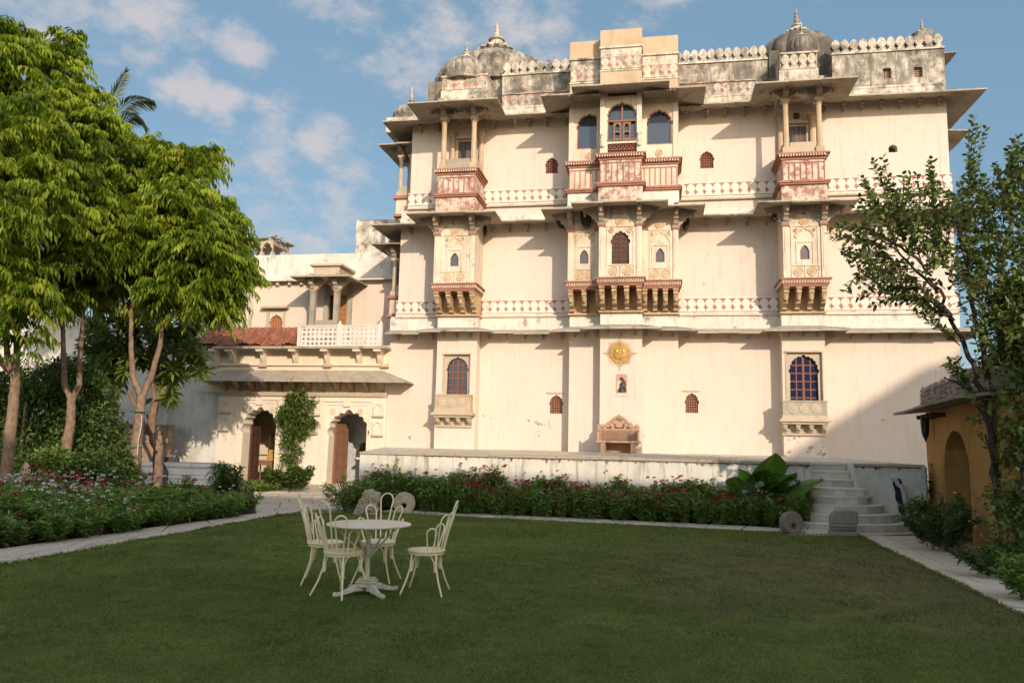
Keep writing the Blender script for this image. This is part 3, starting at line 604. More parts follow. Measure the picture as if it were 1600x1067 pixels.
# --- first storey bays (closed, carved)
ZC = 9.22
def carved_bay(u0, u1, p, yb, win=.30, side=True, door=False, caps=((1, 1), (1, 1)), w_arch=None, relief='relief_gold'):
    cx = (u0+u1)/2; z0, z1 = 7.35, 9.90; hw = (u1-u0)/2
    wz0 = 7.98; hole = pointed(cx, wz0, win, wz0+.30, wz0+.50)
    if door: wz0 = 7.78; hole = cusped(cx, wz0, .60, wz0+.72, wz0+1.12, 7, .3)
    MB().prism([(u0, z0), (u1, z0), (u1, z1), (u0, z1)], -p, -p+.12, [hole]).build('bay_wall', 'bay_plaster', pal)
    if side:
        for s_, u in ((0, u0), (1, u1-.10)):
            MB().box(u, u+.10, -p+.12, yb, z0, z1).build('bay_side', 'bay_plaster', pal)
    b = MB()   # corner pilasters, panel frames
    for a, c in ((u0, u0+.17), (u1-.17, u1)): b.box(a-.005, c+.005, -p-.05, -p, z0, ZC); b.box(a+.05, c-.05, -p-.065, -p-.05, z0+.3, ZC-.15)
    b.split('pilaster', 'bay_plaster', pal)
    b = MB(); fx = hw-.25
    for x in (cx-fx, cx+fx-.04): b.box(x, x+.04, -p-.03, -p, 7.80, 9.10)
    b.box(cx-fx, cx+fx, -p-.032, -p, 7.76, 7.80); b.box(cx-fx-.02, cx+fx+.02, -p-.034, -p, 9.10, 9.14)
    for x in (cx-fx, cx-.015, cx+fx-.03): b.box(x, x+.03, -p-.028, -p, 7.40, 7.76)
    if not door:
        for x in (cx-win*.5-.13, cx+win*.5+.09): b.box(x, x+.035, -p-.028, -p, 7.82, 8.56)
        b.box(cx-win*.5-.13, cx+win*.5+.13, -p-.028, -p, 8.56, 8.60)
    b.build('panel_frame', 'bay_plaster', pal)
    for mu, mz in ((cx-fx*.5, 7.58), (cx+fx*.5, 7.58), (cx, 9.30)): medal(pal, mu, mz, -p, .165, relief)
    b = MB()
    if door:
        for q in (-1, 1): medal(pal, cx+q*fx*.66, 8.98, -p, .10, relief)
    else:
        out = cusped(cx, 8.58, .62, 8.72, 9.03, 7, .3); inn = scaled(out, cx, 8.58, .86, .86)
        inn2 = [(x, z+.0) for x, z in inn]
        b.prism([(cx-.37, 8.61), (cx+.37, 8.61), (cx+.37, 9.08), (cx-.37, 9.08)], -p-.022, -p, [scaled(out[2:], cx, 8.58, 1., 1.)+[(cx-.30, 8.62), (cx+.30, 8.62)]] if False else [])
        b = MB(); ring = out[2:]; k = len(ring)
        for i in range(k-1):
            a0, a1 = ring[i], ring[i+1]; c0, c1 = scaled([a0, a1], cx, 8.62, .82, .84)
            b.hexa([(a0[0], -p-.03, a0[1]), (a1[0], -p-.03, a1[1]), (a1[0], -p, a1[1]), (a0[0], -p, a0[1]), (c0[0], -p-.03, c0[1]), (c1[0], -p-.03, c1[1]), (c1[0], -p, c1[1]), (c0[0], -p, c0[1])])
        for q in (-1, 1): medal(pal, cx+q*.29, 8.98, -p, .07, relief)
        b.build('arch_relief', relief, pal)
    if door:
        b = MB(); b.box(cx-.33, cx+.33, -p+.10, -p+.13, wz0-.02, wz0+1.2)
        for i in range(5): b.box(cx-.31+i*.1475, cx-.28+i*.1475, -p+.08, -p+.10, wz0, wz0+1.15)
        for j in range(8): b.box(cx-.33, cx+.33, -p+.075, -p+.10, wz0+j*.155, wz0+j*.155+.03)
        b.box(cx-.035, cx+.035, -p+.06, -p+.08, wz0, wz0+1.15); b.build('wooden_shutter', 'dark_wood', pal)
    else:
        b = MB(); b.prism(hole, -p+.0, -p+.07, [scaled(hole, cx, wz0+.25, .80, .88)]); fr = b.build('window_frame', 'red_jali', pal)
        MB().box(cx-win*.5, cx+win*.5, -p+.05, -p+.06, wz0, wz0+.5).build('pane', 'dim_glass', fr)
    for (u, fl) in ((u0+.08, caps[0]), (u1-.08, caps[1])):
        outs = [(0, -1)]
        if fl[0]: outs.append((-1, 0))
        if fl[1]: outs.append((1, 0))
        MB().box(u-.13, u+.13, -p-.10, -p, ZC-.10, ZC-.02).build('capital_base', 'red_moulding', pal)
        capital(pal, u, -p+.02, ZC-.02, 9.88, outs=outs, reach=.50)
carved_bay(LB[0], LB[1], P2, 0); carved_bay(RB[0], RB[1], P2, 0)
carved_bay(CO[0], CI[0], P2, 0, caps=((1, 0), (0, 0))); carved_bay(CI[1], CO[1], P2, 0, caps=((0, 0), (0, 1)))
carved_bay(CI[0], CI[1], PI2, -P2, door=True)
ol2 = bay_outline(2, P2, PI2)
skirt(pal, [(UL2, 3.0)]+ol2+[(UR, 3.0)], ZE2, .88, .13, .05, 1.05, 'eave_stone', jit=.012)
# --- second storey bays
# base boxes
def base_box(u0, u1, p, y1, zt, seed, plain=False, mats=('red_flaked_plaster', 'red_traced_plaster')):
    b = MB(); b.box(u0-.03, u1+.03, -p-.02, y1, 9.90, 10.50); b.build('bay_base', mats[0] if not plain else 'white_plaster', pal)
    b = MB(); moulding(b, u0, u1, -p, y1, [(10.50, 10.56, .10), (10.56, 10.62, .14), (10.62, 10.66, .05)]); b.build('moulding', 'red_moulding', pal)
    b = MB(); b.box(u0+.01, u1-.01, -p, y1, 10.66, zt-.22); b.build('bay_parapet', mats[0] if not plain else 'red_traced_plaster', pal)
    b = MB(); n = max(4, int((u1-u0)/.19))
    for k in range(n+1): x = u0+.03+k*(u1-u0-.06)/n; b.box(x-.015, x+.015, -p-.022, -p, 10.70, zt-.30)
    b.box(u0+.02, u1-.02, -p-.024, -p, zt-.33, zt-.30)
    b.build('rib', 'red_moulding' if not plain else 'red_paint', pal)
    b = MB(); moulding(b, u0, u1, -p, y1, [(zt-.22, zt-.14, .04), (zt-.14, zt-.06, .09), (zt-.06, zt, .15)]); b.build('cornice', 'red_moulding', pal)
    b = MB()
    for k in range(int((u1-u0+.2)/.09)): x = u0-.1+k*.09; b.box(x, x+.045, -p-.155, -p-.09, zt-.13, zt-.065)
    b.build('dentil_course', 'red_traced_plaster', pal, kind='stuff')
P3, PI3 = 1.45, 2.02
base_box(LB[0]+.05, LB[1]-.02, P3, 0, 11.56, 1); base_box(RB[0]+.0, RB[1], P3, 0, 11.60, 2)
base_box(CO[0], CO[1], 1.40, 0, 11.64, 3, True); base_box(CI[0], CI[1], PI3, -1.40, 11.66, 4)
ZK = 13.55
for (u0, u1, z0) in ((LB[0]+.1, LB[1]-.03, 11.56), (RB[0]+.05, RB[1]-.02, 11.60)):
    for u in (u0+.12, u1-.12):
        column(pal, u, -P3+.12, z0, ZK); capital(pal, u, -P3+.12, ZK, ZE3+.30, 'capital_stone', outs=((0, -1), (-1, 0), (1, 0)), reach=.40)
        column(pal, u, -.10, z0, ZK, name='engaged_column')
    cx = (u0+u1)/2; w = u1-u0
    MB().box(u0+.24, u1-.24, -P3+.06, -P3+.12, z0, z0+.42).build('parapet_slab', 'grey_stone' if u0 < 0 else 'beige_stone', pal)
    MB().box(u0, u0+.06, -P3+.25, -.2, z0, z0+.42).box(u1-.06, u1, -P3+.25, -.2, z0, z0+.42).build('parapet_side', 'beige_stone', pal)
    # lintels with little cusped spandrels between the columns
    out = [(u0, ZK+.02), (u0, 14.02), (u1, 14.02), (u1, ZK+.02)]
    arch = cusped(cx, ZK-.5, w-.42, ZK+.02, ZK+.32, 5, .25)
    MB().prism([(u0+.2, ZK-.02), (u0+.2, 14.03), (u1-.2, 14.03), (u1-.2, ZK-.02)]+[(x, max(z, ZK-.02)) for x, z in arch[2:]][0:0], -P3+.07, -P3+.15, [[(x, z) for x, z in cusped(cx, ZK+.0, w-.5, ZK+.05, ZK+.30, 5, .22)]]).build('spandrel', 'capital_stone', pal)
    MB().box(u0, u1, -P3+.15, 0, 14.0, 14.06).build('kiosk_ceiling', 'eave_stone', pal)
    z1 = gz(1247, 198, 0) if u0 > 0 else gz(737, 221, 0); zw0 = z0-.3
    pane_window(pal, cx-.36, cx+.36, zw0, z1, -.03, 4, 3, 'window_wood', 'dim_glass', .04, .018)
    b = MB(); b.box(cx-.44, cx-.36, -.05, .02, zw0, z1+.08); b.box(cx+.36, cx+.44, -.05, .02, zw0, z1+.08); b.box(cx-.5, cx+.5, -.12, .02, z1+.08, z1+.14); b.build('window_surround', 'beige_stone', pal)
a, c = gu(1240, 178, 0), gu(1249, 178, 0); MB().box(a, c, -.012, .02, gz(1244, 186, 0), gz(1244, 177, 0)).build('vent', 'dark_wood', pal)
# centre, glazed
def glazed(u0, u1, p, y1, xc, yt, yb, w, zbase, frame='terracotta_jali', n=9):
    cx = gu(xc, (yt+yb)/2, p); zt, zb = gz(xc, yt, p), gz(xc, yb, p)
    hole = cusped(cx, zb, w, zb+(zt-zb)*.55, zt-.03, n, .26)
    b = MB().prism([(u0, zbase), (u1, zbase), (u1, 14.0), (u0, 14.0)], -p, -p+.12, [hole]); b.build('bay_wall', 'bay_plaster', pal)
    f = MB().prism(hole, -p+.02, -p+.10, [scaled(hole, cx, (zb+zt)/2, .90, .93)]).build('window_frame', frame, pal)
    MB().box(cx-w*.5-.05, cx+w*.5+.05, -p+.13, -p+.14, zb-.03, zt+.1).build('pane', 'window_glass', f)
    b = MB(); b.box(cx-w*.62, cx-w*.57, -p-.03, -p, zbase+.3, zt+.2); b.box(cx+w*.57, cx+w*.62, -p-.03, -p, zbase+.3, zt+.2); b.box(cx-w*.64, cx+w*.64, -p-.035, -p, zt+.2, zt+.25); b.build('panel_frame', 'bay_plaster', pal)
    return cx, zt, zb
PO = 1.32
for (u0, u1, xc, yt, yb) in ((CO[0], CI[0], 921, 179, 233), (CI[1], CO[1], 1030, 173, 226)):
    cx, zt, zb = glazed(u0, u1, PO, 0, xc, yt, yb, .90, 11.64)
    medal(pal, cx, 11.88, -PO, .13)
    for u in (u0+.07, u1-.07):
        MB().box(u-.09, u+.09, -PO-.05, -PO, 11.64, 13.7).build('pilaster', 'bay_plaster', pal)
MB().box(CO[0], CO[0]+.1, -PO+.12, 0, 11.6, 14.0).box(CO[1]-.1, CO[1], -PO+.12, 0, 11.6, 14.0).build('bay_side', 'bay_plaster', pal)
PIU = 1.95
cxi = gu(972, 195, PIU); zt, zb, zm = gz(972, 163, PIU), gz(972, 219, PIU), gz(972, 189, PIU); w = 1.02
hole = cusped(cxi, zm, w, zm+.15, zt, 11, .26); hole[0] = (cxi-w/2, zb); hole[1] = (cxi+w/2, zb)
jz0, jz1 = gz(972, 242, PIU), gz(972, 224, PIU); tz0, tz1 = gz(972, 150, PIU), gz(972, 139, PIU)
MB().prism([(CI[0], 11.64), (CI[1], 11.64), (CI[1], 14.0), (CI[0], 14.0)], -PIU, -PIU+.12, [hole, [(cxi-.5, jz0), (cxi+.5, jz0), (cxi+.5, jz1), (cxi-.5, jz1)], [(cxi-.5, tz0), (cxi+.5, tz0), (cxi+.5, tz1), (cxi-.5, tz1)]]).build('bay_wall', 'bay_plaster', pal)
MB().box(CI[0], CI[0]+.1, -PIU+.12, -PO, 11.6, 14.0).box(CI[1]-.1, CI[1], -PIU+.12, -PO, 11.6, 14.0).build('bay_side', 'bay_plaster', pal)
for u in (CI[0]+.09, CI[1]-.09):
    MB().box(u-.08, u+.08, -PIU-.06, -PIU, 11.66, 13.85).lathe([(.05, 0), (.09, .05), (.05, .12), (.06, .4), (.09, .46), (.05, .52)], u, -PIU-.07, 11.9, n=8).build('pilaster', 'bay_plaster', pal)
b = MB(); b.prism(hole, -PIU+.02, -PIU+.09, [scaled(hole, cxi, (zb+zt)/2, .91, .93)]); fr = b.build('window_frame', 'pink_wood', pal)
b = MB(); b.box(cxi-w/2, cxi+w/2, -PIU-.01, -PIU+.08, zm-.03, zm+.03); b.box(cxi-w/2, cxi+w/2, -PIU-.04, -PIU+.10, zb-.03, zb+.02); b.box(cxi-.03, cxi+.03, -PIU+.03, -PIU+.08, zm, zt)
b.split('window_rail', 'pink_wood', fr)
for s_ in (-1, 1):
    x0, x1 = cxi+s_*.02, cxi+s_*.30; x0, x1 = min(x0, x1), max(x0, x1); b = MB(); b.prism([(x0, zb+.03), (x1, zb+.03), (x1, zm-.03), (x0, zm-.03)], -PIU+.02, -PIU+.07, [pointed((x0+x1)/2, zb+.33, .15, zb+.50, zm-.09), [(x0+.06, zb+.08), (x1-.06, zb+.08), (x1-.06, zb+.28), (x0+.06, zb+.28)]]); b.build('casement', 'pink_wood', fr)
MB().box(cxi-w/2-.03, cxi+w/2+.03, -PIU+.13, -PIU+.14, zb-.05, zt+.08).build('pane', 'window_glass', fr)
b = MB(); zmj = (jz0+jz1)/2; diagonal_jali(b, cxi-.5, cxi+.5, zmj+.02, jz1, -PIU+.06, n=7)
for k in range(13): b.box(cxi-.5+k*.0833-.014, cxi-.5+k*.0833+.014, -PIU+.045, -PIU+.075, jz0, zmj)
b.box(cxi-.5, cxi+.5, -PIU+.03, -PIU+.09, zmj-.01, zmj+.02); b.build('jali_railing', 'red_jali', pal)
MB().box(cxi-.5, cxi+.5, -PIU+.12, -PIU+.13, jz0, jz1).box(cxi-.5, cxi+.5, -PIU+.12, -PIU+.13, tz0, tz1).build('dark_backing', 'slate_and_void_dark', pal)  # dark sheets stand in for the unlit room behind the jali
b = MB(); diagonal_jali(b, cxi-.5, cxi+.5, tz0, tz1, -PIU+.06, n=8); b.build('jali_panel', 'red_jali', pal)
# --- top eave
ol3 = bay_outline(3, P3, PI3)
skirt(pal, [(UL3, 3.0)]+ol3+[(UR, 3.2)], ZE3, .92, .17, .05, 1.05, 'eave_stone', jit=.010)
# little corbels under the straight eaves
cb = MB().box(-.05, .05, -.28, 0, -.05, .03).box(-.04, .04, -.18, 0, -.14, -.05).box(-.03, .03, -.09, 0, -.22, -.14).mesh('eave_corbel', 'eave_stone')
for (z, ul, ps) in ((ZE1+.02, UL1, 0), (ZE2-.02, UL2, -.0), (ZE3+.0, UL3, .0)):
    for (a, c) in ((ul, LB[0]), (LB[1], CO[0]), (CO[1], RB[0]), (RB[1], UR)):
        n = int((c-a)/.62)
        for k in range(n): inst(cb, 'eave_corbel', pal, (a+(k+.5)*(c-a)/n, .012 if z > 6 else 0, z+.02))
for (a, c, pp) in ((LB[0], LB[1], P1), (CI[0], CI[1], 1.1), (RB[0], RB[1], P1), (CO[0], CI[0], P1), (CI[1], CO[1], P1)):
    for k in range(3): inst(cb, 'eave_corbel', pal, (a+(k+.5)*(c-a)/3, -pp, ZE1+.04))
# --- parapet above the top eave
MB().box(UL3, UR-.02, -.01, .5, 14.02, 14.44).build('parapet_plinth', 'half_weathered_plaster', pal)
def parapet(a, c, frieze, holes=()):
    MB().prism([(a, 14.44), (c, 14.44), (c, 15.72), (a, 15.72)], .0, .45, holes).build('parapet', 'weathered_plaster', pal)
    MB().box(a-.02, c+.02, -.06, .45, 15.72, 15.78).box(a, c, -.03, 0, 14.40, 14.47).build('parapet_moulding', 'half_weathered_plaster', pal)
    if frieze:
        merlons(pal, frieze[0], frieze[1], -.002, 14.47, .03, 'weathered_frieze', .46, back='red_moulding')
        MB().box(frieze[0], frieze[1], -.05, 0, 14.95, 14.99).build('frieze_cap', 'weathered_frieze', pal)
    merlons(pal, a, c, .30, 15.78, .22, 'roof_merlon_plaster', .56, .315, back=None)
cL0, cL1 = gu(785, 130), gu(893, 120, 1.3)-.0
parapet(cL0, CO[0]+.1, (gu(785, 160), CO[0]))
cR1 = gu(1199, 110)
parapet(CO[1]-.1, cR1, (CO[1]+.1, gu(1181, 145)))
cR2 = gu(1300, 100); sq = []
for xx, yy in ((1386, 115), (1435, 113)): u, z = G(xx, yy); sq.append([(u-.14, z-.19), (u+.14, z-.19), (u+.14, z+.19), (u-.14, z+.19)])
parapet(cR2, UR-.03, None, sq)
for q in sq: lattice_window(pal, q[0][0], q[1][0], q[0][1], q[2][1], .16, 'pink_niche', 4, 5)
MB().box(cL0, CO[0], .45, 8.5, 14.0, 15.2).box(CO[1], UR-.05, .45, 8.5, 14.0, 15.2).build('roof_deck', 'weathered_plaster', pal)
merlons(pal, .6, 6.0, UR-.25, 15.78, .2, 'roof_merlon_plaster', .56, .315, back=None, ax='y')
MB().box(UR-.44, UR-.03, .45, 6, 14.44, 15.78).build('parapet', 'weathered_plaster', pal)
MB().box(UL3, UL3+.3, 0, 6, 14.0, 14.44).build('parapet_plinth', 'half_weathered_plaster', pal)
# side eaves on the right-hand wall, seen in profile
skirt(pal, [(UR-.03, .9), (UR-.03, 2.6)], gz(1504, 91, -1.2), .62, .12, .05, .9, 'eave_stone', ends=(.3, .3))
skirt(pal, [(UR-.03, 1.5), (UR-.03, 4.2)], gz(1516, 203, -1.5), 1.25, .10, .05, .8, 'eave_stone')
# --- centre attic boxes
def attic(u0, u1, p, y1, zl, zf, zs, zt, m1='sandstone'):
    MB().box(u0, u1, -p, y1, 13.9, zl).build('attic_base', 'sandstone', pal)
    MB().box(u0+.01, u1-.01, -p+.01, y1, zl, zs).build('attic_wall', 'half_weathered_plaster', pal)
    merlons(pal, u0+.02, u1-.02, -p+.008, zl+.06, .025, 'half_weathered_plaster', .46)
    MB().box(u0-.03, u1+.03, -p-.05, y1, zs-.03, zs+.03).box(u0-.02, u1+.02, -p-.03, y1, zl-.02, zl+.03).build('attic_moulding', 'half_weathered_plaster', pal)
    MB().box(u0-.005, u1+.005, -p-.01, y1, zs+.03, zt).build('attic_block', 'sandstone', pal)
PA = 1.45
attic(CO[0], CI[0], PA, .5, 14.56, 15, 15.46, 16.14); attic(CI[1], CO[1]+.02, PA, .5, 14.56, 15, 15.46, 16.14); attic(CI[0], CI[1], 2.0, .5, 14.69, 15, 15.55, 16.21)
# --- fish-scale stone under the top eave beside the centre bay
def scales(a, c, y0, y1, z0, z1):
    b = MB(); r = 0; n = 9
    for j in range(n):
        t0 = j/n; y = y0+(y1-y0)*t0; z = z0+(z1-z0)*t0; x = a+(.06 if j % 2 else 0)
        while x < c-.02: b.hexa([(x+.02, y+.02, z-.045), (x+.085, y+.02, z-.045), (x+.105, y+.13, z-.01), (x, y+.13, z-.01), (x+.01, y, z-.01), (x+.095, y, z-.01), (x+.115, y+.13, z+.02), (x-.01, y+.13, z+.02)]); x += .125
    b.build('scale_relief', 'eave_stone', pal, kind='stuff')
for (a, c, p) in ((CO[0]-.75, CO[0]-.05, 0), (CO[1]+.05, CO[1]+.85, 0), (CO[0]+.05, CI[0]-.05, P3), (CI[1]+.05, CO[1]-.05, P3)): scales(a, c, -p-.90, -p-.05, ZE3-.06, ZE3+.10)
# --- domes
def dome(u, y, z, r, A, lobes, mat_, lotus=True, fin=.9, seg=96, drum=.3, ex=.80):
    h = math.sqrt(max(.45*A*A, A*A-(.45*r)**2)); zq = A-h
    prof = [(r*.98, -drum), (r*.98, 0)]; fade = [0, 0]
    for i in range(1, 15):
        t = i/15; a = t*math.pi/2; prof.append((r*(math.cos(a)**ex)*(1+.05*math.sin(t*math.pi)), h*math.sin(a))); fade.append(1-.2*t)
    prof.append((r*.16, h*1.0)); fade.append(.4)
    MB().lathe(prof, u, y, z, n=lobes*8, lobes=lobes, amp=.075, fade=fade).build('dome', mat_, pal, smooth=True)
    q = r
    MB().lathe([(q*.24, h*.9), (q*.25, A-.05*q), (q*.31, A-.02*q), (q*.30, A+.015*q), (q*.22, A+.05*q), (q*.155, A+.10*q), (q*.11, A+.16*q), (q*.095, A+.19*q), (q*.14, A+.20*q), (q*.14, A+.225*q), (q*.04, A+.24*q)], u, y, z, n=112, lobes=14, amp=.20, fade=[0, .5, 1, 1, .9, .8, .6, .3, 0, 0, 0]).build('lotus_cap', 'roof_merlon_plaster' if mat_ != 'dark_dome_plaster' else 'half_weathered_plaster', pal, smooth=True)
    f = fin; s = f*.115
    MB().lathe([(s*.9, 0), (s*1.3, .06*f), (s*.6, .14*f), (s*1.2, .22*f), (s*1.35, .30*f), (s*.7, .38*f), (s*.9, .44*f), (s*1.1, .52*f), (s*.6, .58*f), (s*.5, .62*f), (s*.85, .70*f), (s*.45, .77*f), (s*.35, .85*f), (s*.1, f)], u, y, z+A+.225*q, n=12).build('finial', 'roof_merlon_plaster', pal, smooth=True)
def at_dome(xc, ytop, xr, ybase, yd):
    """centre, radius and height from the outline at depth yd behind the wall"""
    u, zb = G(xc, ybase, -yd); zt = gz(xc, ytop, -yd); r = gu(xr, ybase, -yd)-u; return u, zb, abs(r), zt-zb
u, zb, r, h = at_dome(774, 82, 866, 150, 2.9); dome(u, 2.9, zb, r, h, 28, 'dome_plaster', fin=.80, ex=.92); zc = zb-1.6
MB().box(u-2.3, u+2.3, .7, 5.1, 14.0, zb-.28).build('dome_base', 'dome_plaster', pal)
u, zb, r, h = at_dome(1246, 52, 1305, 100, 2.4); dome(u, 2.4, zb, r, h, 14, 'dark_dome_plaster', fin=.72); MB().box(u-1.3, u+1.3, .7, 4.0, 14.0, zb-.25).build('dome_base', 'dark_dome_plaster', pal)
u, zb, r, h = at_dome(728, 92, 763, 122, -.35); dome(u, -.35, zb, r, h, 22, 'dome_plaster', fin=.50)
u, zb, r, h = at_dome(1253, 56, 1277, 84, -.35); dome(u, -.35, zb, r, h, 18, 'dark_dome_plaster', fin=.42)
u, zb, r, h = at_dome(642, 164, 668, 186, 1.4); dome(u, 1.4, zb, r, h, 18, 'dome_plaster', fin=.62)
MB().box(u-.8, u+1.0, .7, 2.2, 14.0, zb-.2).build('dome_base', 'half_weathered_plaster', pal)
u, zb, r, h = at_dome(1441, 47, 1458, 56, 2.0); dome(u, 2.0, zb, r, h, 14, 'dome_plaster', fin=.35)
MB().box(u-.5, u+.5, 1.5, 2.5, 15.0, zb-.25).build('dome_base', 'dark_dome_plaster', pal)
# frieze boxes in front of the small domes
for (x0, x1, yt, ym, yb) in ((691, 761, 119, 140, 152), (1219, 1277, 83, 108, 113)):
    p = .95; a, c = gu(x0, ym, p), gu(x1, ym, p); z2, z1, z0 = gz((x0+x1)/2, yt, p), gz((x0+x1)/2, ym, p), 13.95
    MB().box(a-.04, c+.04, -p-.02, .2, z0, z1-.02).build('kiosk_plinth', 'half_weathered_plaster', pal)
    MB().box(a, c, -p+.01, .1, z1-.02, z2-.02).build('kiosk_parapet', 'half_weathered_plaster', pal)
    merlons(pal, a+.03, c-.03, -p+.008, z1+.0, .025, 'roof_merlon_plaster', z2-z1-.02, (c-a)/4, back='red_paint' if x0 < 800 else 'slate_and_void_dark')
    MB().box(a-.03, c+.03, -p-.04, .1, z2-.03, z2+.03).build('kiosk_cornice', 'half_weathered_plaster', pal)
    if x0 < 800: MB().prism([((a+c)/2-.42, z2+.02), ((a+c)/2+.42, z2+.02), ((a+c)/2+.33, z2+.16), ((a+c)/2, z2+.27), ((a+c)/2-.33, z2+.16)], -p+.02, -p+.2).build('gable', 'white_plaster', pal)
# --- jharokhas projecting from the left-hand side wall
def side_bay(y0, y1, pr, uw, z0, zb0, z1, ze):
    """open balcony seen in profile: corbelled base, two columns, sloping eave"""
    b = MB(); b.prism([(uw, zb0-.75), (uw-pr*.3, zb0-.55), (uw-pr*.5, zb0-.3), (uw-pr*.85, zb0-.12), (uw-pr, zb0), (uw, zb0)], y0+.1, y1-.1); b.build('corbelled_base', 'corbel_stone', pal)
    b = MB(); moulding(b, uw-pr, uw, y0, y1, [(zb0, zb0+.10, .08)]); moulding(b, uw-pr, uw, y0, y1, [(zb0+.72, zb0+.84, .10)]); b.build('moulding', 'red_moulding', pal)
    MB().box(uw-pr, uw, y0, y1, zb0+.1, zb0+.72).build('bay_parapet', 'red_traced_plaster', pal)
    b = MB(); b.box(uw-pr+.14, uw-.1, y0+.02, y0+.08, zb0+.84, zb0+1.25); b.box(uw-pr+.14, uw-.1, y1-.08, y1-.02, zb0+.84, zb0+1.25); b.build('parapet_slab', 'grey_stone', pal)
    for yy in (y0+.12, y1-.12):
        for uu in (uw-pr+.12, uw-.25): column(pal, uu, yy, zb0+.84, z1, .09, 'beige_stone')
        capital(pal, uw-pr+.12, yy, z1, ze+.16, outs=((-1, 0), (0, -1 if yy < (y0+y1)/2 else 1)), reach=.3)
    skirt(pal, [(uw, y1), (uw-pr, y1), (uw-pr, y0), (uw, y0)], ze, .62, .16, .05, .9, 'eave_stone')
    MB().box(uw-pr, uw, y0, y1, ze+.14, ze+.22).build('kiosk_ceiling', 'eave_stone', pal)
yb_ = -1.2
side_bay(.7, 2.0, .80, UL3, 0, gz(612, 345, yb_), gz(612, 250, yb_), gz(600, 226, -.2))
side_bay(.8, 2.2, .62, UL2, 0, gz(603, 498, yb_), gz(603, 408, yb_), gz(590, 380, -.2))
# stained white block behind the left corner
MB().box(gu(556, 370, -4.5), UL2, 4.5, 8.5, gz(580, 470, -4.5), gz(575, 344, -4.5)).build('rear_block', 'half_weathered_plaster', pal)
# --- flaked patches of limewash
def flake(x, y, w, h, p=0., n=1, mat_='grey_stone'):
    for k in range(n):
        u, z = G(x+random.uniform(-w, w)*(n > 1), y+random.uniform(-h, h)*(n > 1), p); a = random.uniform(.5, 1); P = []
        ww, hh_ = (w if n == 1 else random.uniform(2, 5))/45*a, (h if n == 1 else random.uniform(1.5, 4))/45*a
        for i in range(11): t = i*2*math.pi/11; q = random.uniform(.45, 1.1); P.append((u+ww*q*math.cos(t), z+hh_*q*math.sin(t)))
        MB().prism(P, -p-.004, -p+.002).build('flaked_patch', mat_, pal)
flake(760, 651, 9, 5, 0, 6, 'beige_stone'); flake(826, 657, 4, 4, 0); flake(848, 670, 12, 12, 0, 12); flake(836, 643, 2, 2, 0); flake(1240, 686, 10, 6, P1, 5); flake(1275, 706, 14, 9, P1, 14); flake(1230, 708, 5, 6, P1, 4); flake(1380, 660, 3, 5, 0, 3, 'beige_stone'); flake(1108, 398, 2, 2, 0); flake(1100, 443, 1.5, 3, 0); flake(1070, 236, 1.5, 1.5, 0); flake(640, 684, 3, 2, 0, 2)
# --- honeycombs of wild bees under the eave
def honeycomb(x, y, p, w, h, lab):
    u, z = G(x, y, p); o = bthing('honeycomb', lab, 'honeycomb', u, -p, z, 'wild honeycombs hanging from the palace eaves')
    b = MB(); P = []
    for k in range(14): t = math.pi*2*k/14; P.append((u+w/2*math.cos(t)*(1+.08*math.sin(3*t)), z+h/2*math.sin(t)*(1+.06*math.cos(2*t))))
    b.prism(P, -p-.06, -p+.06); b.prism([(x_*.8+u*.2, z_*.8+z*.2) for x_, z_ in P], -p-.10, -p+.10); b.build('comb', 'honeycomb_wax', o)
    return o
honeycomb(916, 340, 1.55, .42, .75, 'large dark honeycomb filling the corner left of the central bay door')
honeycomb(877, 348, 1.2, .34, .42, 'round dark honeycomb left of the central bay under the eave')
honeycomb(1071, 347, .9, .26, .75, 'long narrow honeycomb at the right edge of the central bay')
honeycomb(758, 361, .7, .14, .42, 'slim dark honeycomb on the right side of the left bay')
honeycomb(1210, 340, 1.3, .2, .3, 'small dark honeycomb left of the right-hand bay capital')
# --- sun emblem
su, sz = G(968.5, 552, 1.1)
sun = bthing('sun_emblem', 'golden radiant sun face plaque on the central pilaster', 'sun emblem', su, -1.1, sz)
b = MB(); b.lathe([(.33, 0), (.33, -.03), (.31, -.05), (.26, -.045), (.24, -.07), (.14, -.10), (.01, -.11)], su, -1.1, sz, n=32, ax='y'); b.build('disc', 'gold_paint', sun, smooth=True)
for k in range(32):
    t = k*math.pi/16; L = .52 if k % 4 == 0 else .44 + .03*(k % 2); w = .030; c_, s_ = math.cos(t), math.sin(t)
    if k % 8 == 0: L = .60
    MB().prism([(su+.30*c_-w*s_, sz+.30*s_+w*c_), (su+L*c_, sz+L*s_), (su+.30*c_+w*s_, sz+.30*s_-w*c_)], -1.135, -1.105).build('ray', 'gold_paint', sun)
b = MB()
for s_ in (-1, 1): b.lathe([(.05, 0), (.05, -.02), (.01, -.03)], su+s_*.11, -1.195, sz+.06, n=10, ax='y'); b.box(su+s_*.11-.06, su+s_*.11+.06, -1.205, -1.16, sz+.13, sz+.15)
b.box(su-.02, su+.02, -1.24, -1.18, sz-.05, sz+.08); b.box(su-.08, su+.08, -1.215, -1.17, sz-.14, sz-.115); b.build('face', 'brass', sun)
# figurine in the niche
fg = bthing('figurine', 'small dark seated figurine in the pink niche below the golden sun', 'figurine', ncx, -1.0, nz0+.052)
MB().lathe([(.12, 0), (.13, .03), (.11, .08), (.085, .13), (.06, .20), (.03, .24), (.045, .27), (.05, .30), (.035, .34), (.012, .37)], ncx+.01, -1.0, nz0+.052, n=12).box(ncx-.13, ncx+.13, -1.08, -.93, nz0+.05, nz0+.075).build('seated_body', 'bronze_dark', fg, smooth=True)
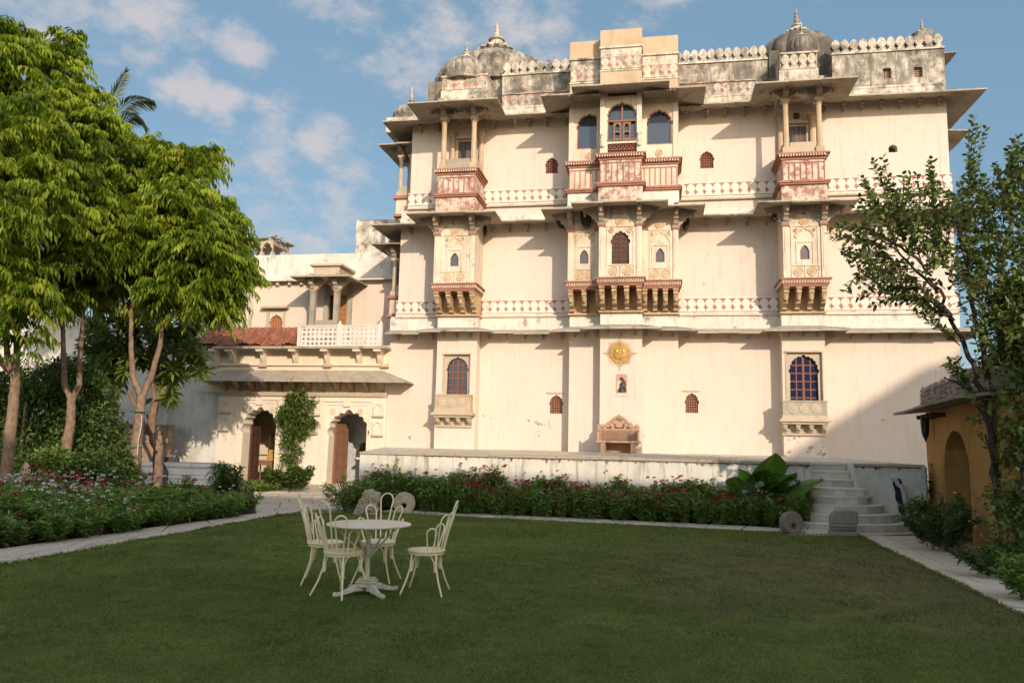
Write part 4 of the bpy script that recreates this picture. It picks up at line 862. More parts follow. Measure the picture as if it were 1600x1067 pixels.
# hanging cable beside the right kiosk
# ================================================================== GATE HOUSE
PG = .15
gate = bthing('gate_house', 'cream gate building with two cusped arches, a slab awning and carved brackets', 'gate building', gu(450, 700), 0)
gx = lambda x, y=680, p=PG: gu(x, y, p); gzz = lambda x, y, p=PG: gz(x, y, p)
ga, gb = gx(338), UL1
a1 = (gx(378.5), gx(431), -.05, gzz(405, 676), gzz(405, 641)); a2 = (gx(513), gx(574), -.05, gzz(543, 682), gzz(543, 646))
def arch_hole(a): w = a[1]-a[0]; return cusped((a[0]+a[1])/2, a[2], w, a[3], a[4], 9, .30, 5)
ztop = gzz(470, 612)
MB().prism([(ga, -.1), (gb, -.1), (gb, ztop), (ga, ztop)], -PG, .55, [arch_hole(a1), arch_hole(a2)]).build('arch_wall', 'gate_plaster_pale', gate)
for a, (x0, x1, y) in ((a1, (367, 439, 625)), (a2, (501, 581, 628))):
    u0, u1, z = gx(x0), gx(x1), gzz((x0+x1)/2, y); b = MB()
    b.box(u0, u0+.09, -PG-.05, -PG, 0, z); b.box(u1-.09, u1, -PG-.05, -PG, 0, z); b.box(u0, u1, -PG-.052, -PG, z, z+.09)
    b.box(u0+.16, u0+.20, -PG-.03, -PG, 0, z-.1); b.box(u1-.20, u1-.16, -PG-.03, -PG, 0, z-.1); b.box(u0+.16, u1-.16, -PG-.032, -PG, z-.12, z-.08)
    cx = (u0+u1)/2; b.box(cx-.14, cx+.14, -PG-.07, -PG, z-.18, z+.10); b.build('arch_surround', 'gate_plaster_pale', gate)
    medal(gate, cx-.55, z-.36, -PG, .12, 'gate_plaster'); medal(gate, cx+.55, z-.36, -PG, .12, 'gate_plaster')
def gate_niche(x, yt, yb):
    u, z0, z1 = gx(x, yt), gzz(x, yb), gzz(x, yt); w = .20
    b = MB(); b.prism([(u-w, z0), (u+w, z0), (u+w, z1), (u-w, z1)], -PG-.05, -PG, [pointed(u, z0+.06, w*1.25, z0+(z1-z0)*.6, z1-.05)]); n_ = b.build('niche', 'gate_plaster', gate)
    MB().box(u-w-.03, u+w+.03, -PG-.12, -PG-.05, z0-.06, z0).build('ledge', 'beige_stone', n_)
for x, yt, yb in ((354, 627, 643), (352, 651, 671), (493, 633, 647), (490, 656, 676), (592, 630, 649), (591, 658, 679)): gate_niche(x, yt, yb)
zc0, zc1 = gzz(450, 619), gzz(450, 613)
b = MB(); b.box(ga-.04, gb, -PG-.06, 0, zc0, zc1)
b.build('string_course', 'beige_stone', gate)
b = MB()
for k in range(70):
    x = ga+k*(gb-ga)/70; b.box(x, x+.055, -PG-.10, -PG-.05, zc0+.01, zc1-.02)
b.build('dentil_course', 'beige_stone', gate, kind='stuff')
# wall above and awning
zaw = gz(450, 578, .1); zae = gz(450, 594.5, 1.0)
MB().box(ga-.9, gb, -.06, .5, ztop-.03, gz(450, 540, .06)).build('upper_wall', 'gate_plaster', gate)
aw0, aw1 = gu(304, 592, 1.0), gu(634, 598, 1.0); at0, at1 = gu(352, 580, 0), gu(598, 584, 0)
n = 17
for k in range(n):
    t0, t1 = k/n+.0006, (k+1)/n-.0006; L = lambda a, c, t: a+(c-a)*t; dz = random.uniform(-.006, .006); dy = random.uniform(-.03, .03)
    x0, x1, X0, X1 = L(aw0, aw1, t0), L(aw0, aw1, t1), L(at0, at1, t0), L(at0, at1, t1)
    dd = 0 if 0 < k < n-1 else .0
    MB().hexa([(x0, -1.0+dy, zae-.04+dz), (x1, -1.0+dy, zae-.04+dz), (X1, -.05, zaw-.04), (X0, -.05, zaw-.04), (x0, -1.0+dy, zae+dz), (x1, -1.0+dy, zae+dz), (X1, -.05, zaw+dz), (X0, -.05, zaw+dz)]).build('awning_slab', 'awning_slab', gate)
# hip ends
for s_, xo, xi in ((-1, aw0, at0), (1, aw1, at1)):
    MB().add([(xo, -1.0, zae), (xi, -.05, zaw), (xo, 0, zae), (xo, -1.0, zae-.045), (xi, -.05, zaw-.045), (xo, 0, zae-.045)], [(0, 1, 2), (3, 5, 4), (0, 3, 4, 1), (1, 4, 5, 2), (2, 5, 3, 0)]).build('awning_slab', 'awning_slab', gate)
bb = MB().prism([(0, 0), (-.62, .30), (-.62, .38), (-.5, .40), (0, .52), (0, .52)][:5], -.07, .07, ax='x').mesh('awning_bracket', 'corbel_stone')
zb_ = gz(450, 613, .2)
for k in range(12): inst(bb, 'awning_bracket', gate, (ga+.25+k*(gb-ga-.45)/11, -.06, zb_), sc=(1, 1, (zaw-.25-zb_)/.42))
# bracket row under the roof terrace
mo0 = gz(450, 570, .1); zt0 = gz(450, 545, .5); u00, u11 = gu(330, 555), gb
b = MB(); b.box(u00, gb-.02, -.16, 0, mo0-.03, mo0+.05); b.build('string_course', 'gate_plaster', gate)
for x in (340, 414, 515, 604): u = gu(x, 571); MB().box(u-.16, u+.16, -.24, -.16, mo0-.08, mo0+.04).build('cap_stone', 'beige_stone', gate)
hh = zt0-mo0; P = [(0, -hh*.95), (-.10, -hh*.93), (-.22, -hh*.62), (-.28, -hh*.35), (-.42, -hh*.25), (-.46, -.06), (-.52, -.05), (-.52, 0), (0, 0)]
gbm = MB().prism(P, -.09, .09, ax='x').box(-.14, .14, -.56, 0, -.10, 0).mesh('roof_bracket', 'gate_plaster')
for x in (343, 368, 416, 466, 515, 565, 597): inst(gbm, 'roof_bracket', gate, (gu(x, 555), -.05, zt0))
for (x0, x1) in ((333, 467), (467, 604)):
    k = 4
    for i in range(k): a, c = gu(x0+(x1-x0)*i/k, 542, .6), gu(x0+(x1-x0)*(i+1)/k, 542, .6); MB().box(a+.004, c-.004, -.66, .5, zt0, zt0+.09+random.uniform(-.01, .01)).build('terrace_slab', 'eave_stone', gate)
# pierced white railing on the roof terrace
zr0, zr1 = zt0+.10, gz(530, 510, .5)
def cross(cx, cz, s): a = s; t = s*.36; return [(cx-t, cz-a), (cx+t, cz-a), (cx+t, cz-t), (cx+a, cz-t), (cx+a, cz+t), (cx+t, cz+t), (cx+t, cz+a), (cx-t, cz+a), (cx-t, cz+t), (cx-a, cz+t), (cx-a, cz-t), (cx-t, cz-t)]
ux = [gu(468, 525, .5), gu(530, 525, .5), gu(594, 525, .5)]
for i in range(2):
    a, c = ux[i]+.07, ux[i+1]-.07; hs = []; H_ = zr1-zr0
    for r in range(4):
        for q in range(8): hs.append(cross(a+(q+.6)*(c-a)/8.2, zr0+H_*(.13+r*.235), .062))
    MB().prism([(a, zr0), (c, zr0), (c, zr1), (a, zr1)], -.50, -.44, hs).box(a, c, -.53, -.41, zr1, zr1+.05).box(a, c, -.53, -.41, zr0-.01, zr0+.04).build('railing_panel', 'white_plaster', gate)
for u in ux: MB().box(u-.065, u+.065, -.56, -.40, zr0, zr1+.10).lathe([(.05, 0), (.06, .04), (.03, .08), (.005, .13)], u, -.48, zr1+.10, n=8).build('railing_post', 'white_plaster', gate)
# tiled lean-to roof
ra, rc = gu(300, 520, .4), gu(466, 520, .3); nr_, nc = 6, 34; zr_, ze_ = gz(400, 517, -.8), gz(400, 541, .35)
tm = MB()
for k in range(5):
    t = k/4*math.pi; 
pts = [(.075*math.cos(math.pi*k/5), .05*math.sin(math.pi*k/5)) for k in range(6)]
vs0 = [(x, 0, z) for x, z in pts]+[(x*.8, .34, z*.9+.0) for x, z in pts]+[(x*.82, 0, z*.75) for x, z in pts]
tm.add(vs0, [(i, i+1, 7+i, 6+i) for i in range(5)]+[(i, 12+i, 13+i, i+1) for i in range(5)])
tme = tm.mesh('roof_tile', 'roof_tile'); ang = math.atan2(zr_-ze_, 1.15); 
cnt = 0
for i in range(nr_):
    for j in range(nc):
        t = (i+.02)/nr_; u = ra+(j+.5)*(rc-ra)/nc+random.uniform(-.012, .012); sag = .05*math.sin(j*.45)+.03*math.sin(j*1.3)
        inst(tme, 'roof_tile', gate, (u, -.35+1.15*t+random.uniform(-.02, .02), ze_+(zr_-ze_)*t+.03+sag*(1-t)+random.uniform(0, .015)), rot=(ang+.08, 0, random.uniform(-.06, .06)))
MB().hexa([(ra, -.38, ze_-.05), (rc, -.38, ze_-.05), (rc, .85, zr_-.03), (ra, .85, zr_-.03), (ra, -.38, ze_+.0), (rc, -.38, ze_+.0), (rc, .85, zr_+.02), (ra, .85, zr_+.02)]).build('roof_boarding', 'dark_wood', gate)
MB().box(ra, rc, -.2, .3, zt0+.05, ze_-.02).build('eave_void', 'dark_wood', gate)  # solid dark box stands in for the shaded hollow under the tiles
# rooms behind the arches
w1, w2 = a1[1]+.55, a2[0]-.5
MB().box(a1[0]-1.2, w1, 3.2, 3.3, -.02, 3.3).box(a1[0]-1.3, a1[0]-1.2, .55, 3.3, -.02, 3.3).box(w1, w1+.1, .55, 3.3, -.02, 3.3).build('room_wall', 'gate_plaster', gate)
MB().box(a1[0]-1.3, w1+.1, .55, 3.3, 3.3, 3.4).build('room_ceiling', 'dark_wood', gate)
MB().box(w1+.15, gb+.2, .6, 1.1, 3.4, zt0).box(a1[0]-1.3, w1+.15, .56, 3.3, 3.42, 3.52).build('inner_lintel', 'shade_room', gate)
MB().box(w1+.1, gb+1.5, 2.35, 2.45, 0, 5.4).build('court_wall', 'sky_grey_wall', gate)
# studded door leaves standing open
def leaf(u, y0, w, z1, rz, mat_, nm='door_leaf'):
    o = bpy.data.objects.new(nm, None); 
    b = MB(); b.box(0, w, -.03, .03, .02, z1); 
    for i in range(5): zz = .25+i*(z1-.5)/4; b.box(.02, w-.02, -.05, .05, zz-.06, zz+.06)
    for i in range(3): b.box(.04+i*w*.42, .10+i*w*.42, -.045, .045, .05, z1-.03)
    for i in range(5):
        for j in range(4): b.lathe([(.022, 0), (.015, -.02), (.003, -.028)], .08+j*(w-.16)/3, -.05, .25+i*(z1-.5)/4, n=6, ax='y')
    me = b.mesh('door_leaf', mat_); return inst(me, 'door_leaf', gate, (u, y0, 0), rz=rz)
leaf(a1[0]+.06, .40, .75, 2.15, R_(92), 'dark_wood'); leaf(a1[1]-.05, .42, .85, 2.15, R_(100), 'dark_wood')
leaf(a2[0]+.03, .36, .95, 2.3, R_(80), 'pink_wood'); leaf(a2[1]-.05, .42, .75, 2.3, R_(95), 'dark_wood')
# furniture seen through the left arch
tb = bthing('side_table', 'small wooden table standing inside the left gate arch', 'table', gu(414, 740, -1.6), 1.6)
tu = gu(414, 740, -1.6); zt_ = .80
MB().box(tu-.42, tu+.42, 1.35, 1.9, zt_-.05, zt_).build('table_top', 'table_wood', tb)
MB().box(tu-.36, tu+.36, 1.38, 1.41, zt_-.19, zt_-.05).build('apron', 'table_wood', tb)
lm = MB().lathe([(.025, 0), (.03, .1), (.02, .2), (.04, .35), (.03, .5), (.035, .62), (.035, .74)], n=8).mesh('leg', 'table_wood')
for sx in (-.34, .34):
    for yy in (1.42, 1.84): inst(lm, 'leg', tb, (tu+sx, yy, 0))
pb = bthing('picture_board', 'orange and yellow painted board leaning on the table inside the left arch', 'board', tu+.18, 1.72, zt_)
MB().hexa([(tu+.0, 1.60, zt_), (tu+.38, 1.60, zt_), (tu+.38, 1.64, zt_), (tu+.0, 1.64, zt_), (tu+.04, 1.76, zt_+.44), (tu+.40, 1.76, zt_+.40), (tu+.40, 1.80, zt_+.40), (tu+.04, 1.80, zt_+.44)]).build('panel', 'gold_paint', pb)
MB().box(tu+.02, tu+.05, 1.76, 1.80, zt_, zt_+1.05).box(tu+.36, tu+.39, 1.76, 1.80, zt_, zt_+1.05).box(tu+.02, tu+.39, 1.76, 1.80, zt_+1.0, zt_+1.05).box(tu-.7, tu+.4, 1.9, 1.93, zt_+.66, zt_+.70).build('frame', 'dark_wood', pb)
# planter inside the right arch
pl_ = bthing('stone_planter', 'low plastered planter behind the right gate arch', 'planter', a2[1]-.6, 1.6)
MB().box(a2[0]+.75, a2[1]+.5, 1.3, 2.0, 0, .95).box(a2[0]+.58, a2[1]+.5, 1.26, 2.04, .95, 1.02).build('planter_wall', 'gate_plaster', pl_)
# --- perimeter wall left of the gate
pw = bthing('perimeter_wall', 'stained white wall running left behind the trees from the gate', 'wall', gu(150, 700), 0)
zl = gz(262, 545)
MB().box(gu(262, 600), ga, -.03, .5, -.1, gz(300, 543)).build('stained_wall', 'stained_wall', pw)
zwl = gz(60, 494, .2)
MB().prism([(gu(-300, 600, .2), -.1), (gu(262, 600, .2), -.1), (gu(262, 600, .2), gz(262, 520, .2)), (gu(170, 500, .2), gz(170, 512, .2)), (gu(120, 500, .2), gz(120, 488, .2)), (gu(-300, 500, .2), zwl+.3)], -.2, .3, [[(gu(166, 620, .2), gz(166, 650, .2)), (gu(187, 620, .2), gz(187, 650, .2)), (gu(187, 620, .2), gz(187, 597, .2)), (gu(166, 620, .2), gz(166, 597, .2))]]).build('boundary_wall', 'stained_wall', pw)
wl = MB().box(gu(165, 620, 0), gu(188, 620, 0), .0, .05, gz(170, 651, 0), gz(170, 596, 0)).build('shutter', 'window_wood', pw)
for k in range(3): u = gu(166, 620)+k*.18; MB().box(u+.02, u+.14, -.04, 0, gz(170, 648), gz(170, 600)).build('shutter_board', 'dark_wood', wl)
MB().tube([(gu(35, 500, .3), -.32, gz(35, 527, .3)), (gu(70, 505, .3), -.32, gz(70, 535, .3)), (gu(100, 505, .3), -.32, gz(100, 537, .3))], .05).build('drain_pipe', 'slate_and_void_dark', pw)
# --- rear storey behind the gate
RP = -2.6
rear = bthing('rear_building', 'cream upper storey with a white parapet and small porch behind the gate', 'building', gu(490, 480, RP), -RP)
r0, r1 = gu(389, 430, RP), gu(620, 430, RP); zf = zt0-.3; zcor = gz(480, 440, RP); zpt = gz(480, 397, RP)
wh = hole_at(431, 494, 520, 20, RP)
dh = [(gu(514, 480, RP), gz(524, 512, RP)), (gu(541, 480, RP), gz(524, 512, RP)), (gu(541, 480, RP), gz(524, 461, RP)), (gu(514, 480, RP), gz(524, 461, RP))]
MB().prism([(r0, zf), (r1, zf), (r1, zcor), (r0, zcor)], -RP, -RP+.3, [cusped(*wh, n=7), dh]).build('storey_wall', 'cream_plaster', rear)
MB().box(r0, r1, -RP+.3, -RP+5, zf, zcor).box(r0, r1, -RP+.05, -RP+5, zcor, zpt).build('storey_body', 'white_plaster', rear)
MB().box(r0-.02, r1, -RP-.0, -RP+.04, zcor+.1, zpt-.02).build('parapet_face', 'white_plaster', rear)
skirt(rear, [(r0, -RP), (r1, -RP)], zcor+.02, .35, .10, .05, 1.2, 'white_plaster')
for k in range(8): u = r0+.3+k*.55; MB().box(u, u+.09, -RP-.22, -RP, zcor-.16, zcor).build('eave_corbel', 'cream_plaster', rear)
cx, z0, w, zs, zt = wh; b = MB()
for i in range(5): b.box(cx-w*.5+i*w/5+.01, cx-w*.5+(i+1)*w/5-.01, -RP+.1, -RP+.14, z0-.05, zt+.02)
b.build('wooden_shutter', 'orange_wood', rear); b = MB(); b.box(cx-.62, cx+.58, -RP-.30, -RP, gz(427, 483, RP), gz(427, 481, RP)+.03); b.box(cx-.45, cx-.30, -RP-.04, -RP, z0, zt+.2); b.box(cx+.32, cx+.42, -RP-.04, -RP, z0, zt+.2); b.build('window_hood', 'beige_stone', rear)
du0, du1, dz0, dz1 = dh[0][0], dh[1][0], dh[0][1], dh[2][1]; dm = (du0+du1)/2+.1
MB().box(du0, du1, -RP+.12, -RP+.16, dz0, dz1).build('doorway', 'dark_wood', rear); b = MB(); b.box(dm, du1, -RP+.05, -RP+.1, dz0, dz1)
for j in range(6): b.box(dm+.03, du1-.03, -RP+.03, -RP+.05, dz0+.08+j*(dz1-dz0)/6, dz0+(j+1)*(dz1-dz0)/6-.06)
b.build('door_leaf', 'orange_wood', rear)
# porch
pp = -1.2; q0, q1 = gu(489, 480, pp), gu(526, 480, pp); zc_ = gz(507, 455, pp); zb_ = gz(507, 510, pp)-.3; zr = gz(507, 430, pp+.7)
for u in (q0, q1):
    MB().box(u-.10, u+.10, -pp-.10, -pp+.10, zb_, zc_).build('column', 'grey_stone', rear); capital(rear, u, -pp, zc_, zr+.16, 'beige_stone', reach=.25)
    MB().box(u-.10, u+.10, -RP-.12, -RP+.0, zb_, zr+.1).build('engaged_column', 'grey_stone', rear)
MB().box(q0+.12, q1-.10, -pp-.05, -pp+.0, zb_, zb_+.55).build('parapet_slab', 'grey_stone', rear)
skirt(rear, [(q0-.12, -RP), (q0-.12, -pp-.1), (q1+.12, -pp-.1), (q1+.12, -RP)], zr, .62, .15, .06, 1.0, 'eave_stone')
MB().box(q0-.12, q1+.12, -pp-.1, -RP, zr+.1, zr+.16).box(q0-.05, q1+.05, -pp-.02, -RP, zr+.16, zr+.52).box(q0-.18, q1+.18, -pp-.14, -RP, zr+.52, zr+.60).build('porch_roof', 'beige_stone', rear)
# left wing
lp = -2.2; l0, l1 = gu(285, 480, lp), gu(389, 480, lp)
ws = [[(gu(x0, 484, lp), gz(350, 493, lp)), (gu(x1, 484, lp), gz(350, 493, lp)), (gu(x1, 484, lp), gz(350, 474, lp)), (gu(x0, 484, lp), gz(350, 474, lp))] for x0, x1 in ((300, 312), (322, 334), (346, 360), (372, 384))]
MB().prism([(l0, zf), (l1, zf), (l1, gz(350, 440, lp)), (l0, gz(350, 440, lp))], -lp, -lp+.3, ws).build('wing_wall', 'white_plaster', rear)
for q in ws: MB().box(q[0][0]-.02, q[1][0]+.02, -lp+.15, -lp+.2, q[0][1]-.02, q[2][1]+.02).build('shutter', 'window_wood', rear)
MB().box(l0, l1, -lp-.06, -lp, gz(350, 511, lp), gz(350, 508, lp)).build('moulding', 'beige_stone', rear)
MB().box(l0, l1-.02, -lp+.3, -lp+5, zf, gz(350, 440, lp)-.02).build('wing_body', 'white_plaster', rear)
# roof pavilion with arches
rp = bthing('roof_pavilion', 'small open arched pavilion with a ragged tiled top on the rear roof', 'pavilion', gu(403, 385, -4), 4)
pa, pc = gu(374, 385, -4), gu(426, 385, -4); z0, z1 = gz(400, 412, -4), gz(400, 378, -4); w = (pc-pa)
zz0 = z0-1.0
for (yy) in (4.0, 5.5):
    hs = [cusped(pa+w*f, z0, w*.26, z0+(z1-z0)*.5, z1-.08, 5) for f in (.17, .50, .83)] if yy == 4.0 else [cusped(pa+w*f, z0, w*.26, z0+(z1-z0)*.5, z1-.08, 5) for f in (.17, .50, .83)]
    MB().prism([(pa, zz0), (pc, zz0), (pc, z1+.1), (pa, z1+.1)], yy, yy+.12, hs).build('arcade', 'sandstone' if yy > 5 else 'beige_stone', rp)
MB().box(pc-.12, pc, 4.12, 5.5, zz0, z0).box(pc-.12, pc, 4.12, 5.5, z1-.1, z1+.1).build('side_beam', 'beige_stone', rp)
tm2 = MB().box(-.12, .12, -.12, .12, 0, .05).mesh('roof_tile', 'rubble')
for i in range(9):
    for j in range(7): inst(tm2, 'roof_tile', rp, (pa-.12+i*(w+.24)/8, 3.9+j*.28, z1+.10+random.uniform(0, .09)+.04*math.sin(i)), rot=(random.uniform(-.3, .3), random.uniform(-.3, .3), random.uniform(0, 3)))

# ================================================================== TERRACE AND STEPS
PT = 9.3; ZT, ZTB = 1.40, 1.455
ter = bthing('terrace', 'long white stained terrace wall with a stone floor in front of the palace', 'terrace', 0, -PT)
tl, tr = gu(562, 720, PT), gu(1446, 770, PT)
s0, s1 = gu(1268, 740, PT), gu(1333, 740, PT)     # stair opening
nd = 1.25
# front wall as a solid with the upper flight cut out
def topbox(b, pts, z0): # prism with sloping top
    n = len(pts); v = [(x, y, z0) for x, y in pts]+[(x, y, ZT+(ZTB-ZT)*(y+PT)/PT) for x, y in pts]
    return b.add(v, [tuple(range(n))[::-1], tuple(range(n, 2*n))]+[(i, (i+1) % n, n+(i+1) % n, n+i) for i in range(n)])
b = topbox(MB(), [(tl, -PT), (s0, -PT), (s0, -PT+nd), (s1, -PT+nd), (s1, -PT), (tr, -PT), (tr, .0), (UL1-.02, .0)], -.1); b.build('terrace_body', 'terrace_wall', ter)
# floor flags
def flags(parent, u0, u1, y0, y1, nx, ny, zf_, mat_='paving_stone', gap=.012, name='floor_slab', clip=None):
    for i in range(nx):
        for j in range(ny):
            off = (.5 if j % 2 else 0); a, c = u0+(i+off*.6)*(u1-u0)/nx, u0+(i+1+off*.6)*(u1-u0)/nx; d, e = y0+j*(y1-y0)/ny, y0+(j+1)*(y1-y0)/ny
            c = min(c, u1)
            if c-a < .1: continue
            if clip and not clip(a, c, d, e): continue
            z = zf_(d); z_ = zf_(e); h = random.uniform(.012, .02)
            MB().hexa([(a+gap, d+gap, z-.02), (c-gap, d+gap, z-.02), (c-gap, e-gap, z_-.02), (a+gap, e-gap, z_-.02), (a+gap, d+gap, z+h), (c-gap, d+gap, z+h), (c-gap, e-gap, z_+h), (a+gap, e-gap, z_+h)]).build(name, mat_, parent)
zfl = lambda y: ZT+(ZTB-ZT)*(y+PT)/PT-.008
flags(ter, tl+.05, tr, -PT+.34, -1.95, 15, 6, zfl, clip=lambda a, c, d, e: not (a < s1+.02 and c > s0-.02 and d < -PT+nd) and a > UL1+(tl-UL1)*(-d)/PT)
flags(ter, CO[1]+.05, tr, -1.95, -.02, 7, 2, zfl, clip=lambda a, c, d, e: not (a < RB[1]+.1 and c > RB[0]-.1))
flags(ter, UL1+.8, CO[0]-.05, -1.95, -.02, 6, 2, zfl, clip=lambda a, c, d, e: not (a < LB[1]+.1 and c > LB[0]-.1))
# coping slabs with a blackened crumbling lip
def coping(a, c):
    n = max(1, round((c-a)/.85))
    for k in range(n):
        x0, x1 = a+k*(c-a)/n+.006, a+(k+1)*(c-a)/n-.006; dy = random.uniform(-.012, .012)
        b = MB(); b.box(x0, x1, -PT-.05+dy, -PT+.32, ZT-.045, ZT+.012+random.uniform(-.004, .004)); b.build('coping_slab', 'terrace_floor', ter)
        pts = [(x0+(x1-x0)*i/22, ZT-.048-(.012+.03*random.random()**2+(.09*random.random() if random.random() < .12 else 0))) for i in range(23)]
        if a > gu(640, 712, PT)-.05 or k > 1: MB().prism([(x0, ZT-.044), (x1, ZT-.044)]+pts[::-1], -PT-.018, -PT).build('crumbling_lip', 'lime_coping', ter)
coping(tl, s0-.02); coping(s1+.02, tr)
MB().box(s1+.03, s1+.09, -PT-.012, -PT, 0, ZT-.05).build('wall_joint', 'stained_wall', ter)
# steps
st = bthing('garden_steps', 'marble clad steps, four straight above four curved, up to the terrace', 'steps', (s0+s1)/2, -PT)
rs = ZT/8; cxs = (s0+s1)/2
for k in range(3):   # straight flight inside the opening
    z = rs*(5+k); y0 = -PT+.30*k+.02
    s_ = MB().box(s0+.004, s1-.004, y0+.02, -PT+nd-.004, z-.03, z+rs-.035).build('step', 'stained_wall', st)
    MB().box(s0+.005, s1-.005, y0-.02, y0+.33, z+rs-.035, z+rs).build('tread', 'marble', s_)
    w = (s1-s0-.02)/2
    for i in range(2): MB().box(s0+.008+i*w, s0+.003+(i+1)*w, y0+.005, y0+.02, z+.002, z+rs-.037).build('riser_panel', 'marble_panel', s_)
def arc(r, r0=.0, n=22): return [(cxs+.05+r*math.cos(math.pi+math.pi*i/n)*1.0, -PT+r*math.sin(math.pi+math.pi*i/n)*.88) for i in range(n+1)]
for k, r in enumerate((1.52, 1.24, .96, .72)):
    z = rs*k; P = arc(r); P2_ = arc(r+.035)
    s_ = MB().prism(P, z-.03 if k else -.1, z+rs-.03, ax='z').build('step', 'stained_wall', st)
    MB().prism(P2_, z+rs-.032, z+rs, ax='z').build('tread', 'marble', s_)
    n = 9
    for i in range(n):
        a0, a1_ = math.pi+math.pi*(i+.03)/n, math.pi+math.pi*(i+.97)/n; am = (a0+a1_)/2; q = []
        for rr in (r, r+.016):
            for a in (a0, am, a1_): q.append((cxs+.05+rr*math.cos(a), -PT+rr*math.sin(a)*.88))
        P = [q[3], q[4], q[5], q[2], q[1], q[0]]; MB().prism(P, z+.004, z+rs-.034, ax='z').build('riser_panel', 'marble_panel', s_)
z = rs*4; s_ = MB().box(s0-.12, s1+.12, -PT-.42, -PT+.03, z-.03, z+rs-.035).build('step', 'stained_wall', st)
MB().box(s0-.14, s1+.14, -PT-.45, -PT+.05, z+rs-.035, z+rs).build('tread', 'marble', s_)
for i in range(3): w = (s1-s0+.24)/3; MB().box(s0-.12+i*w+.004, s0-.12+(i+1)*w-.004, -PT-.434, -PT-.42, z+.004, z+rs-.037).build('riser_panel', 'marble_panel', s_)
# pipes
pu, pz0, pz1 = gu(1404, 790, PT+.1), gz(1412, 824, PT+.3), gz(1403, 756, PT+.1)
pipe = bthing('drain_pipe', 'short leaning grey drain pipe with tarry black stain beside the steps', 'pipe', pu, -PT-.1)
MB().tube([(pu-.06, -PT+.05, pz1+.08), (pu-.02, -PT-.08, pz1+.09), (pu, -PT-.1, pz1-.0), (pu+.08, -PT-.16, .9), (pu+.16, -PT-.22, .35), (pu+.20, -PT-.26, .06)], [.05]*6, 10).build('pipe', 'lead_pipe', pipe, smooth=True)
P = []
rg = random.Random(3)
for k in range(14): t = k/13; P.append((pu-.09+t*.20+rg.uniform(-.03, .02), pz1+.12-t*(pz1+.05)))
for k in range(14): t = 1-k/13; P.append((pu+.08+t*.20+(.08 if t > .9 else 0)+rg.uniform(-.02, .03), pz1+.12-t*(pz1+.05)))
MB().prism(P, -PT-.008, -PT).build('tar_stain', 'black_tar', pipe)
p2 = bthing('downpipe', 'grey vertical downpipe at the right-hand end of the terrace wall', 'pipe', tr-.05, -PT-.08)
MB().tube([(tr-.03, -PT-.08, ZT-.03), (tr-.03, -PT-.08, .05)], .055, 10).build('pipe', 'lead_pipe', p2, smooth=True)
# --- carved bench on the terrace
bu0, bu1 = gu(934, 690, 1.9), gu(998, 690, 1.9); bcx = (bu0+bu1)/2; bh = (bu1-bu0)/2; zb = zfl(-1.9)+.02
bn = bthing('stone_bench', 'pink carved stone bench with pierced high back against the palace wall', 'bench', bcx, -1.7, zb)
yb1 = -1.22; ys0 = -1.95; zseat = zb+gz(968, 687, 1.9)-gz(968, 706, 1.9)
MB().box(bu0-.06, bu1+.06, ys0-.05, yb1, zseat-.07, zseat).build('seat', 'bench_stone', bn, bev=.012)
for x in (bu0+.10, bu1-.26): MB().box(x, x+.16, ys0, yb1-.05, zb, zseat-.07).build('leg', 'bench_stone', bn)
MB().box(bu0+.2, bu1-.2, yb1-.12, yb1-.08, zb, zb+.3).build('stretcher', 'bench_stone', bn)
zj = zseat+.36
b = MB(); diagonal_jali(b, bu0+.08, bu1-.08, zseat+.02, zj, yb1-.06, .05, 12, .014); b.box(bu0, bu0+.08, yb1-.1, yb1-.02, zseat, zj+.06); b.box(bu1-.08, bu1, yb1-.1, yb1-.02, zseat, zj+.06); b.box(bu0+.08, bu1-.08, yb1-.09, yb1-.03, zj, zj+.05); b.build('backrest', 'bench_stone', bn)
for x in (bu0-.02, bu1-.04):
    b = MB(); b.box(x, x+.06, ys0, yb1-.1, zseat+.30, zseat+.36); b.box(x, x+.06, ys0, ys0+.07, zseat, zseat+.42); jal = [ys0+.1+i*.12 for i in range(5)]
    for q in jal: b.box(x+.01, x+.05, q, q+.05, zseat, zseat+.3)
    b.lathe([(.03, 0), (.05, .03), (.03, .07), (.005, .11)], x+.03, ys0+.035, zseat+.42, n=8); b.build('armrest', 'bench_stone', bn)
zcr = zj+.05; H_ = gz(966, 650, 1.25)-zcr
for s_ in (-1, 1):
    pts = [(bcx+s_*bh*.98, zcr+.04), (bcx+s_*bh*.86, zcr+.13), (bcx+s_*bh*.72, zcr+.05), (bcx+s_*bh*.60, zcr+.16), (bcx+s_*bh*.42, zcr+.20), (bcx+s_*bh*.30, zcr+H_*.72), (bcx+s_*bh*.14, zcr+H_*.88), (bcx, zcr+H_)]
    b = MB(); b.tube([(x, yb1-.06, z) for x, z in pts], [.04, .04, .035, .045, .045, .05, .05, .035], 8)
    for (fx, fz, r) in ((.86, .10, .05), (.56, .10, .06), (.36, .12, .07), (.2, .22, .065), (.12, .10, .05), (.30, .04, .05), (.7, .03, .045)): b.lathe([(r, -.035), (r*1.1, 0), (r, .035), (r*.4, .045)], bcx+s_*bh*fx, yb1-.06, zcr+fz, n=10, ax='y')
    b.build('crest', 'bench_stone', bn, smooth=True)
MB().lathe([(.10, -.04), (.12, 0), (.1, .04)], bcx, yb1-.06, zcr+.13, n=12, ax='y').lathe([(.03, 0), (.045, .04), (.02, .08), (.004, .12)], bcx, yb1-.06, zcr+H_-.03, n=8).build('crest', 'bench_stone', bn, smooth=True)
